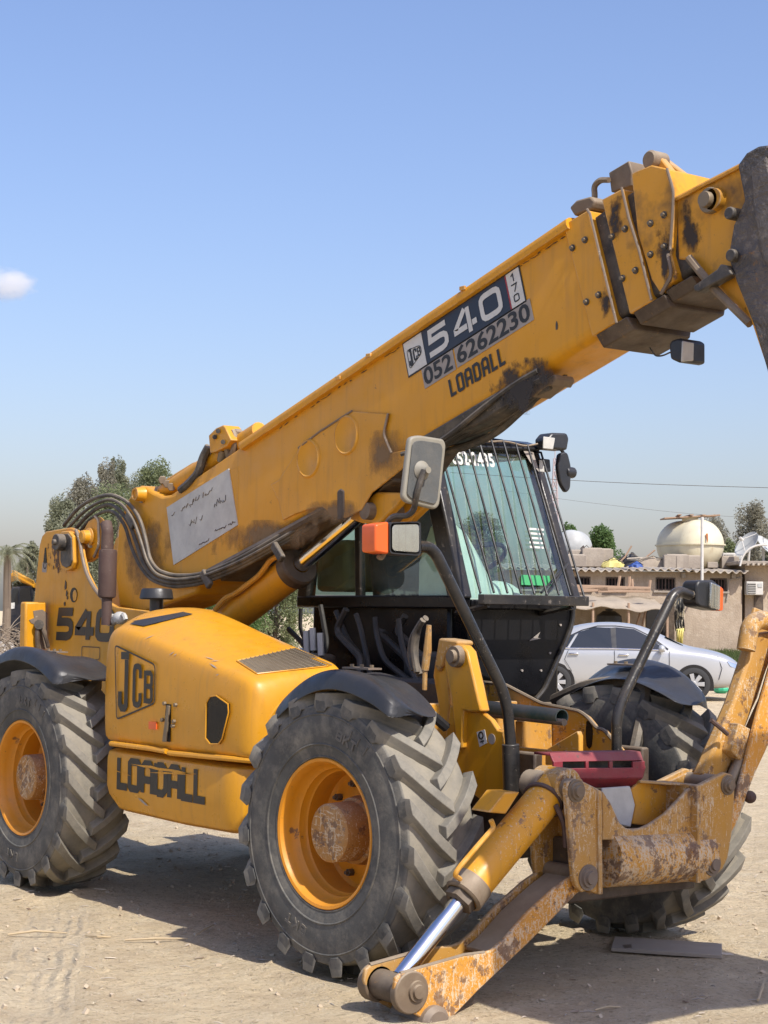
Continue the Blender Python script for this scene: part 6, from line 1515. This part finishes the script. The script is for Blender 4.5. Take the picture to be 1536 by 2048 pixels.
def carwheel(x, s_):
    we = part_empty('wheel', CA, (x, s_*.80, .315), (1, -s_, 1))
    MB().lathe([(.205, -.10), (.22, -.112), (.27, -.115), (.305, -.10), (.315, -.06), (.315, .08), (.30, .1), (.2, .1)], (0, 0, 0), (0, 1, 0), 40).build('tyre', M['cartyre'], we, smooth=35)
    MB().lathe([(.212, -.105), (.205, -.095), (.195, -.06), (.19, .06), (0, .06)], (0, 0, 0), (0, 1, 0), 36).build('rim_barrel', flat('rim_dark', (.05, .05, .05), .5, .6), we, smooth=35)
    for q in range(7):
        a = 2*math.pi*q/7; d = V((math.cos(a), 0, math.sin(a))); e = V((-math.sin(a), 0, math.cos(a)))
        MB().loft([[d*.03+e*.03-EY*.095, d*.03-e*.03-EY*.095, d*.03-e*.03-EY*.07, d*.03+e*.03-EY*.07], [d*.202+e*.042-EY*.10, d*.202-e*.042-EY*.10, d*.202-e*.042-EY*.07, d*.202+e*.042-EY*.07]]).build('spoke', M['silver'], we, bevel=.005)
    MB().cyl((0, -.105, 0), (0, -.06, 0), .055, 16).build('hub_cap', M['silver'], we, bevel=.005)
for x in (-1.30, 1.33):
    for s_ in (-1, 1):
        carwheel(x, s_)
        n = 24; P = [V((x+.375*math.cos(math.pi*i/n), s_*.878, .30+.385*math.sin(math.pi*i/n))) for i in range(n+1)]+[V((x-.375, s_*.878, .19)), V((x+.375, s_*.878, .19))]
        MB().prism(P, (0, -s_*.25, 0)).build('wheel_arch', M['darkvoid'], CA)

# ================================================================== vegetation
def leafmat(name, a, b, rough=.7):
    k = NT(name); inf = k.n('ShaderNodeObjectInfo')
    at = k.n('ShaderNodeAttribute', attribute_name='tone'); c = k.mix(at.outputs['Fac'], a, b)
    k.set(c, rough, spec=.25); k.b.inputs['Subsurface Weight'].default_value = 0
    # light through the leaf
    tr = k.n('ShaderNodeBsdfTranslucent'); k.l(c, tr.inputs[0]); mx = k.n('ShaderNodeMixShader'); mx.inputs[0].default_value = .5
    k.l(k.b.outputs[0], mx.inputs[1]); k.l(tr.outputs[0], mx.inputs[2]); k.l(mx.outputs[0], k.out.inputs[0]); return k.m
M['leaf_grey'] = leafmat('leaf_greygreen', (.20, .215, .13), (.38, .38, .26))  # tree leaf colours lightened to stand in for haze
M['leaf_brown'] = leafmat('leaf_drygrey', (.24, .225, .165), (.40, .38, .29))
M['leaf_green'] = leafmat('leaf_olive', (.17, .20, .09), (.33, .36, .20))
M['leaf_bright'] = leafmat('leaf_green', (.09, .16, .05), (.20, .29, .11))
M['grassm'] = leafmat('grass_blades', (.07, .115, .03), (.19, .22, .08))
k = NT('bark'); c = k.mix(k.noise(6, 5, .6, k.map((2, 2, .4))), (.13, .095, .065), (.24, .19, .14)); k.set(c, .9); k.bump(k.noise(14, 5, .6), .5, .03); M['bark'] = k.m
def crown_mesh(clumps, per, size, rnd, mat, elong=1.6):
    vs_ = []; fs = []; tone = []
    for (c, r) in clumps:
        ct = rnd.uniform(-.28, .28)
        for i in range(per):
            # denser near the outside of the clump
            d = V((rnd.gauss(0, 1), rnd.gauss(0, 1), rnd.gauss(0, 1))).normalized()*rnd.random()**.45
            p = c+V((d.x*r.x, d.y*r.y, d.z*r.z))
            a = V((rnd.gauss(0, 1), rnd.gauss(0, 1), rnd.gauss(0, .8)+.25)).normalized(); b = a.cross(V((rnd.gauss(0, 1), rnd.gauss(0, 1), rnd.gauss(0, 1)))).normalized()
            s_ = size*rnd.uniform(.6, 1.4); o = len(vs_)
            vs_ += [p-a*s_*elong*.5, p+b*s_*.38, p+a*s_*elong*.5, p-b*s_*.38]; fs.append([o, o+1, o+2, o+3]); tone.append(min(1, max(0, .5+ct+rnd.uniform(-.25, .25))))
    me = bpy.data.meshes.new('crown'); me.from_pydata([tuple(v) for v in vs_], [], fs)
    at = me.attributes.new('tone', 'FLOAT', 'FACE'); at.data.foreach_set('value', tone)
    me.materials.append(mat); return me
def tree(name, label, px, d, top_py, width_px, mat, seed, kind='round', nclump=26, per=170, size=.10, group='trees behind the yard', trunk_h=.25, cat='tree'):
    rnd = random.Random(seed); b = base_at(px, d); o = thing(name, label, cat, b, 0, group)
    h = BK(px, top_py, d).z-b.z; w2 = width_px*d/FPX/2
    clumps = []; limbs = []
    for i in range(nclump):
        t = rnd.random()
        if kind == 'spire':
            t = t**1.2; z = h*(.10+.86*t); rr = w2*(1.15-t)**.8*rnd.random()**.6; ang = rnd.uniform(0, 6.283); r = V((w2*.22, w2*.22, h*.085))*rnd.uniform(.7, 1.3)*(1.1-.55*t)
        else:
            z = h*(.12+.80*t); prof = math.sin(math.pi*(.22+.72*t))**.7; rr = w2*prof*rnd.random()**.45*.9; ang = rnd.uniform(0, 6.283); r = V((w2*.25, w2*.25, h*.08))*rnd.uniform(.5, 1.3)
        c = V((rr*math.cos(ang), rr*math.sin(ang), z)); c.z = min(c.z, h-r.z*.8)
        clumps.append((c, r))
        if i % 2 == 0: limbs.append(c)
    clumps.append((V((0, 0, h*.92)), V((w2*.2, w2*.2, h*.08))))
    me = crown_mesh(clumps, per, size, rnd, mat); me.name = 'crown'
    co = bpy.data.objects.new('crown', me); COL.objects.link(co); co.parent = o
    mb = MB(); top = V((rnd.uniform(-.2, .2), rnd.uniform(-.2, .2), h*.8))
    mb.tube([(0, 0, -.1), top*.3+V((.1, 0, 0)), top*.65, top], [.03*h*.7, .022*h*.7, .012*h, .004*h], 8)
    tr_ = mb.build('trunk', M['bark'], o)
    for c in limbs[:9]:
        s0 = top*min(.8, max(.2, (c.z/h)*.6)); MB().tube([s0, s0.lerp(c, .5)+V((0, 0, -.05*h*.3)), c], [.010*h, .006*h, .002*h], 6).build('limb', M['bark'], tr_)
    return o
specs = [
 ('tamarisk_tree', 'feathery grey-green tree nearest the palm', 118, 54, 985, 110, 'leaf_grey', 1, 'round'),
 ('tamarisk_tree', 'dry grey-brown tree with the rusty top', 165, 56, 942, 130, 'leaf_brown', 2, 'round'),
 ('tamarisk_tree', 'tall slender grey tree with a pointed tip', 205, 60, 912, 120, 'leaf_brown', 3, 'spire'),
 ('tamarisk_tree', 'slender pointed tree just above the hose loop', 232, 61, 908, 110, 'leaf_grey', 4, 'spire'),
 ('acacia_tree', 'bushy olive tree above the boom pivot', 312, 54, 910, 170, 'leaf_green', 5, 'round'),
 ('acacia_tree', 'olive tree half hidden behind the boom foot', 230, 50, 965, 200, 'leaf_green', 6, 'round'),
 ('acacia_tree', 'low grey-green tree behind the tower plate', 150, 49, 1010, 160, 'leaf_grey', 7, 'round'),
 ('acacia_tree', 'green tree seen between hood and boom', 440, 50, 1020, 190, 'leaf_bright', 8, 'round'),
 ('acacia_tree', 'green tree seen beside the lift cylinder', 545, 52, 1040, 170, 'leaf_green', 9, 'round'),
 ('acacia_tree', 'small pale tree beside the palm, behind the digger', 62, 57, 1080, 90, 'leaf_grey', 10, 'round'),
 ('acacia_tree', 'pale olive tree rising behind the top cylinder', 375, 58, 935, 150, 'leaf_grey', 18, 'round'),
 ('tamarisk_tree', 'grey tree filling the gap under the spiky tops', 270, 62, 935, 150, 'leaf_grey', 19, 'round'),
 ('acacia_tree', 'green leafy tree behind the roof with the grey tank', 1205, 74, 1048, 100, 'leaf_bright', 11, 'round'),
 ('acacia_tree', 'green tree behind the cab guard bars', 1132, 76, 1043, 80, 'leaf_bright', 12, 'round'),
 ('tamarisk_tree', 'grey-brown feathery tree right behind the cream tank', 1425, 84, 1028, 110, 'leaf_brown', 13, 'round'),
 ('tamarisk_tree', 'tall grey-brown feathery tree above the dishes', 1505, 86, 1000, 130, 'leaf_brown', 14, 'round'),
 ('tamarisk_tree', 'grey feathery tree cut by the picture edge', 1570, 82, 1030, 110, 'leaf_grey', 15, 'round'),
 ('acacia_tree', 'low green bush between cream tank and dishes', 1458, 78, 1075, 80, 'leaf_green', 16, 'round'),
 ('acacia_tree', 'faint green tree seen through the cab glass', 960, 80, 1020, 150, 'leaf_green', 17, 'round'),
]
for nm_, lb, px, d, tp, wpx, mt, sd_, kd in specs:
    tree(nm_, lb, px, d, tp, wpx, M[mt], sd_, kd, nclump=100 if kd == 'round' else 90, per=300, size=.048 if d < 65 else .075)
# palm
PB = base_at(12, 47); PM = thing('palm_tree', 'small date palm at the picture edge beyond the digger', 'palm', PB)
ph = BK(12, 1108, 47).z-PB.z
MB().tube([(0, 0, 0), (.05, 0, ph*.5), (0, 0, ph)], [.13, .11, .10], 10).build('trunk', M['bark'], PM)
rnd = random.Random(4)
for i in range(22):
    a = 6.283*i/22+rnd.uniform(-.1, .1); el = rnd.uniform(.1, 1.25); L_ = rnd.uniform(.85, 1.15)
    pts = [V((math.cos(a)*L_*t*math.cos(el-t*.9), math.sin(a)*L_*t*math.cos(el-t*.9), ph+L_*t*math.sin(el-t*1.1))) for t in (0, .25, .5, .75, 1)]
    mb = MB(); mb.tube(pts, [.02, .016, .012, .008, .003], 4)
    for q in range(1, 22):
        t = q/22*4; i0 = min(3, int(t)); p = pts[i0].lerp(pts[i0+1], t-i0); d = (pts[i0+1]-pts[i0]).normalized(); sdv = d.cross(EZ).normalized()
        for s_ in (-1, 1):
            tip = p+(d*.6+sdv*s_*.75+V((0, 0, -.25))).normalized()*.26*(1-.4*t/4); w_ = d*.014
            mb.add([p-w_, p+w_, tip], [[0, 1, 2]])
    me = mb.mesh('frond', 0); me.materials.append(M['leaf_grey']); at = me.attributes.new('tone', 'FLOAT', 'FACE'); at.data.foreach_set('value', [rnd.random() for _ in range(len(me.polygons))])
    o = bpy.data.objects.new('frond', me); COL.objects.link(o); o.parent = PM
# grass by the house
def grass(px0, px1, d0, d1, n, hmin, hmax, seed, mat):
    rnd = random.Random(seed); vs_ = []; fs = []; tone = []
    for i in range(n):
        d = rnd.uniform(d0, d1); p = base_at(rnd.uniform(px0, px1), d); h = rnd.uniform(hmin, hmax); a = rnd.uniform(0, 6.283); w_ = .02
        e = V((math.cos(a), math.sin(a), 0)); ln = V((rnd.gauss(0, .14), rnd.gauss(0, .14), 0)); o = len(vs_)
        vs_ += [p-e*w_, p+e*w_, p+ln*.5+V((0, 0, h*.6))+e*w_*.7, p+ln*1.2+V((0, 0, h)), p+ln*.5+V((0, 0, h*.6))-e*w_*.7]; fs.append([o, o+1, o+2, o+3, o+4]); tone.append(rnd.random())
    me = bpy.data.meshes.new('grass'); me.from_pydata([tuple(v) for v in vs_], [], fs); at = me.attributes.new('tone', 'FLOAT', 'FACE'); at.data.foreach_set('value', tone)
    me.materials.append(mat); o = bpy.data.objects.new('grass', me); COL.objects.link(o); o['kind'] = 'stuff'; o['label'] = 'patch of green grass along the foot of the house wall'; o['category'] = 'grass'
grass(1365, 1500, 44, 57.5, 12000, .2, .65, 3, M['grassm'])
# ================================================================== far digger, rubble, tower, wires, cloud
DG = thing('digger', 'distant yellow digger with dark cab beyond the rubble', 'digger', base_at(40, 56), BA)
g = LOC(DG); dd_ = 56
DC = part_empty('cab', DG)
def dq(name, pts, mat, parent, th=.6, dy=0, bevel=.02): return MB().prism([g(x, y, dd_, dy) for x, y in pts], (0, th, 0)).build(name, mat, parent, bevel=bevel)
navy = steel('digger_navy', (.015, .02, .035), .4, dust=.2)
dq('cab_frame', [(16, 1208), (24, 1174), (62, 1171), (66, 1210), (66, 1250), (14, 1250)], navy, DC, 1.2)
dq('cab_pane', [(20, 1208), (26, 1178), (36, 1177), (36, 1208)], M['tint'], DC, .02, -.03, 0)
dq('cab_pane', [(40, 1208), (40, 1177), (60, 1175), (63, 1208)], M['tint'], DC, .02, -.03, 0)
dq('notice', [(21, 1206), (30, 1205), (30, 1217), (21, 1218)], M['decalwhite'], DG, .02, -.04, 0)
dq('body', [(6, 1248), (70, 1248), (80, 1275), (4, 1275)], navy, DG, 1.6)
dq('boom', [(10, 1150), (24, 1144), (66, 1166), (66, 1176), (30, 1160), (14, 1165)], M['yellow'], DG, .3, .2)
dq('boom', [(24, 1142), (30, 1141), (68, 1162), (68, 1168)], M['yellow'], DG, .3, -.2)
dq('dipper', [(8, 1150), (16, 1148), (16, 1200), (6, 1230), (2, 1228)], M['oily'], DG, .25, .4)
for x in (10, 60): MB().cyl(g(x, 1276, dd_), g(x, 1276, dd_, 1.4), .42, 20).build('wheel', M['cartyre'], DG, bevel=.05)
# rubble heap
def rubble(px0, px1, d0, d1, hmax, n, seed):
    rnd = random.Random(seed); mb = MB()
    c = base_at((px0+px1)/2, (d0+d1)/2)
    for i in range(n):
        d = rnd.uniform(d0, d1); px = rnd.uniform(px0, px1); p = base_at(px, d)
        t = max(0, 1-abs((d-(d0+d1)/2)/((d1-d0)/2)))
        p.z += hmax*t*rnd.uniform(.3, 1)**.6*(.6+.4*math.sin(px*.05+1))
        s_ = rnd.choice((.06, .08, .1, .14, .2))*rnd.uniform(.7, 1.5)
        rot = Matrix.Rotation(rnd.uniform(0, 3), 3, 'X') @ Matrix.Rotation(rnd.uniform(0, 3), 3, 'Z')
        mb.box(p, (s_*rnd.uniform(.8, 1.9), s_*1.2, s_*rnd.uniform(.5, 1)), rot)
    # filled core
    o = mb.build('rubble', M['rubblem'], None, smooth=0); o['kind'] = 'stuff'; o['label'] = 'heap of pale broken rubble beyond the machine tail'; o['category'] = 'rubble'
k = NT('rubble_pieces'); c = k.mix(k.step(k.vor(3.5, out='Color') if False else k.noise(2.4, 3), .4, .62), (.50, .45, .38), (.24, .20, .16)); k.set(c, .95); M['rubblem'] = k.m
k = NT('pebble_stone'); c = k.mix(k.noise(3, 2), (.55, .45, .31), (.38, .31, .23)); k.set(c, .95); M['pebble'] = k.m
k = NT('wood_chip'); c = k.mix(k.step(k.noise(2.2, 2), .4, .6), (.66, .58, .45), (.22, .15, .09)); k.set(c, .9); M['chip'] = k.m
rubble(-60, 420, 26, 42, .95, 5200, 2)
DS = MB(); rnd = random.Random(8)
for i in range(160):
    p = base_at(rnd.uniform(-20, 90), rnd.uniform(30, 35)); p.z += rnd.uniform(.5, 1.15); a = rnd.uniform(0, 6.283); L_ = rnd.uniform(.3, .8)
    q = p+V((math.cos(a)*L_, math.sin(a)*L_, rnd.uniform(-.1, .45))); DS.tube([p, p.lerp(q, .5)+V((0, 0, rnd.uniform(-.05, .1))), q], [.010, .008, .004], 4)
o = DS.build('dry_branches', M['dustmetal'], None); o['kind'] = 'stuff'; o['label'] = 'tangle of dry bleached twigs on the rubble heap'; o['category'] = 'twigs'
# lattice mast
MT = thing('lattice_mast', 'tall thin red and white lattice mast far away', 'mast', base_at(1108, 230), BA)
mt_h = BK(1116, 872, 230).z; wb = 30*230/FPX/2
far = flat('hazed_mast', (.42, .36, .36), .8)  # distance haze is mixed into this pale colour
for sx in (-1, 1):
    for sy in (-1, 1): MB().cyl((sx*wb, sy*wb, 0), (sx*.15, sy*.15, mt_h*.88), .09, 5).build('mast_leg', far, MT)
nb = 16
for i in range(nb):
    z0, z1 = mt_h*.88*i/nb, mt_h*.88*(i+1)/nb; w0, w1 = wb+(.15-wb)*i/nb, wb+(.15-wb)*(i+1)/nb
    mb = MB()
    for s_ in (-1, 1):
        mb.cyl((-w0, s_*w0, z0), (w1, s_*w1, z1), .05, 4); mb.cyl((w0, s_*w0, z0), (-w1, s_*w1, z1), .05, 4); mb.cyl((-w1, s_*w1, z1), (w1, s_*w1, z1), .05, 4)
    mb.build('cross_brace', far, MT)
MB().cyl((0, 0, mt_h*.88), (0, 0, mt_h*1.01), .06, 5).build('mast_tip', far, MT)
def wire(pts, d0, d1, label, r):
    n = len(pts); P = [BK(x, y, d0+(d1-d0)*i/(n-1)) for i, (x, y) in enumerate(pts)]
    o = thing('power_line', label, 'cable', P[0]); MB().tube([p-P[0] for p in fil(P, 10, 6)], r, 5).build('wire', M['grease'], o)
wire([(900, 945), (1140, 961), (1340, 970), (1700, 980)], 95, 80, 'upper dark power line crossing the sky above the tank', .013)
wire([(1000, 980), (1135, 1000), (1260, 1015), (1400, 1030), (1700, 1045)], 120, 105, 'lower faint power line ending behind the cream tank', .008)
# small cloud
k = NT('cloud_vapour'); k.t.nodes.remove(k.b)
pv = k.n('ShaderNodeVolumePrincipled'); pv.inputs['Color'].default_value = (1, 1, 1, 1); pv.inputs['Anisotropy'].default_value = .2
cc = k.math('SUBTRACT', 1., k.n('ShaderNodeVectorMath', operation='LENGTH').outputs['Value'])
vl = [x for x in k.t.nodes if x.bl_idname == 'ShaderNodeVectorMath'][0]; k.l(k.pos, vl.inputs[0])
k.l(k.math('MULTIPLY', k.step(k.math('ADD', cc, k.math('MULTIPLY', k.math('SUBTRACT', k.noise(2.2, 6, .6), .5), 1.1)), .14, .55), .11), pv.inputs['Density'])
k.l(pv.outputs[0], k.out.inputs['Volume'])
cb = MB().ball((0, 0, 0), 1, 24, 14).mesh('cloud'); cb.materials.append(k.m)
cl = bpy.data.objects.new('cloud', cb); COL.objects.link(cl); cl.location = BK(20, 568, 900); s_ = 900/FPX
cl.scale = (62*s_, 50*s_, 40*s_); cl.rotation_euler = (0, 0, BA); tag(cl, 'single small white cloud low at the picture edge', 'cloud')
# ================================================================== ground clutter
M['reed'] = flat('dry_reed', (.46, .36, .22), .9)
BDp = thing('board', 'flat grey board lying on the sand in shadow', 'board', GZ(1330, 1898, .02))
MB().prism([GZ(x, y, .03)-BDp.location for x, y in ((1229, 1880), (1444, 1894), (1444, 1918), (1222, 1903))], (0, 0, .018)).build('board_face', steel('grey_board', (.33, .29, .24), .9, dust=.3), BDp, bevel=.003)
MB().prism([GZ(x, y, .0482)-BDp.location for x, y in ((1245, 1890), (1262, 1889), (1264, 1895), (1250, 1897))], (0, 0, .001)).build('board_stain', M['darkbrown'], BDp)
for i, (pp, r_, lb) in enumerate(((((15, 1869), (70, 1866), (134, 1866)), .009, 'dry reed stem at the left picture edge on the sand'), (((172, 1871), (195, 1877), (222, 1874)), .008, 'short dry reed between two longer ones on the sand'), (((250, 1880), (310, 1881), (376, 1877)), .009, 'longest dry reed on the sand near the shadow edge'), (((392, 1870), (410, 1862), (428, 1850)), .006, 'pale upright stalk at the shadow edge'), (((1516, 2000), (1524, 1980), (1528, 1960)), .010, 'pale splinter on the sand near the right corner'), (((1190, 2020), (1215, 2018), (1240, 2014)), .007, 'thin stick on the sand below the board'))):
    P = [GZ(x, y, .028) for x, y in pp]; o = thing('dry_stem', lb, 'stick', P[0], 0, 'dry stems on the sand')
    MB().tube([p-P[0]+V((0, 0, .01*(q % 2))) for q, p in enumerate(P)], [r_*.6, r_*.75, r_*.4], 6).build('stem', M['reed'], o)
LT = thing('plastic_bag', 'small green plastic bag beside the car bumper', 'bag', base_at(1442, 37))
MB().ball((0, 0, .08), .14, 10, 7, (1.3, 1, .7)).build('bag_body', flat('green_plastic', (.05, .42, .22), .5), LT, smooth=0)
MB().cyl((.05, 0, .15), (.09, 0, .24), .02, 6, .05).build('bag_knot', flat('green_plastic', (.05, .42, .22), .5), LT)
rnd = random.Random(13); mb = MB()
for i in range(2200):
    x, y = rnd.uniform(-5, 3.2), rnd.uniform(-3.4, 3.5); z = ground_z(x, y); s_ = .005+.014*rnd.random()**5
    rot = Matrix.Rotation(rnd.uniform(0, 3), 3, 'X') @ Matrix.Rotation(rnd.uniform(0, 3), 3, 'Z'); mb.box((x, y, z+s_*.2), (s_*1.5, s_, s_*.8), rot)
for i in range(500):
    r = rnd.random(); x, y = rnd.uniform(-30, 3), rnd.uniform(3, 30); s_ = .02+.05*rnd.random()**3
    rot = Matrix.Rotation(rnd.uniform(0, 3), 3, 'Z'); mb.box((x, y, ground_z(x, y)+s_*.2), (s_*1.5, s_, s_*.6), rot)
o = mb.build('pebbles', M['pebble'], None, smooth=0); o['kind'] = 'stuff'; o['label'] = 'scattered small stones over the packed sand'; o['category'] = 'pebbles'
mb = MB()
for i in range(4200):
    if i % 3: x, y = rnd.uniform(-4.2, 3.0), rnd.uniform(-3.4, 1.6)
    else: x, y = rnd.uniform(-6, 3.), rnd.uniform(-3, 7)
    s_ = .006+.022*rnd.random()**4; a = rnd.uniform(0, 3); n_ = 6; z = ground_z(x, y)-.001
    P = [V((x+s_*math.cos(a+q*1.047)*rnd.uniform(.6, 1.2), y+s_*math.sin(a+q*1.047)*rnd.uniform(.6, 1.2), z)) for q in range(n_)]
    o0 = len(mb.v); top = V((x+rnd.uniform(-.2, .2)*s_, y+rnd.uniform(-.2, .2)*s_, z+s_*rnd.uniform(.3, .75)))
    mb.add(P+[top], [[q, (q+1) % n_, n_] for q in range(n_)])
o = mb.build('sand_clods', M['sand'], None, smooth=50); o['kind'] = 'stuff'; o['label'] = 'loose crumbs of sand over the packed ground'; o['category'] = 'sand'
mb = MB()
for i in range(400):
    x, y = rnd.uniform(-4.5, 3.2), rnd.uniform(-3.4, 4.5); z = ground_z(x, y)+.004; a = rnd.uniform(0, 3.14); L_ = rnd.uniform(.008, .035); w_ = L_*rnd.uniform(.2, .6); e = V((math.cos(a), math.sin(a), rnd.uniform(-.12, .12))); f_ = V((-math.sin(a), math.cos(a), rnd.uniform(-.15, .15)))
    c_ = V((x, y, z)); mb.prism([c_-e*L_-f_*w_, c_+e*L_-f_*w_*.6, c_+e*L_*.8+f_*w_, c_-e*L_*.9+f_*w_*.7], (0, 0, .003))
o = mb.build('wood_chips', M['chip'], None, smooth=0); o['kind'] = 'stuff'; o['label'] = 'small pale wood chips and flakes on the sand'; o['category'] = 'chips'
mb = MB()
for i in range(400):
    x, y = rnd.uniform(-5, 3.2), rnd.uniform(-3.4, 3.0); z = ground_z(x, y)+.003; a = rnd.uniform(0, 6.283); L_ = rnd.uniform(.015, .08)*(1 if i % 9 else 1.8); e = V((math.cos(a), math.sin(a), rnd.uniform(-.1, .15)))
    mb.tube([V((x, y, z)), V((x, y, z+.004))+e*L_*.5, V((x, y, z))+e*L_], [.0018, .0026, .001], 4)
o = mb.build('straw', M['roofing'], None); o['kind'] = 'stuff'; o['label'] = 'bits of dry straw strewn on the sand'; o['category'] = 'straw'
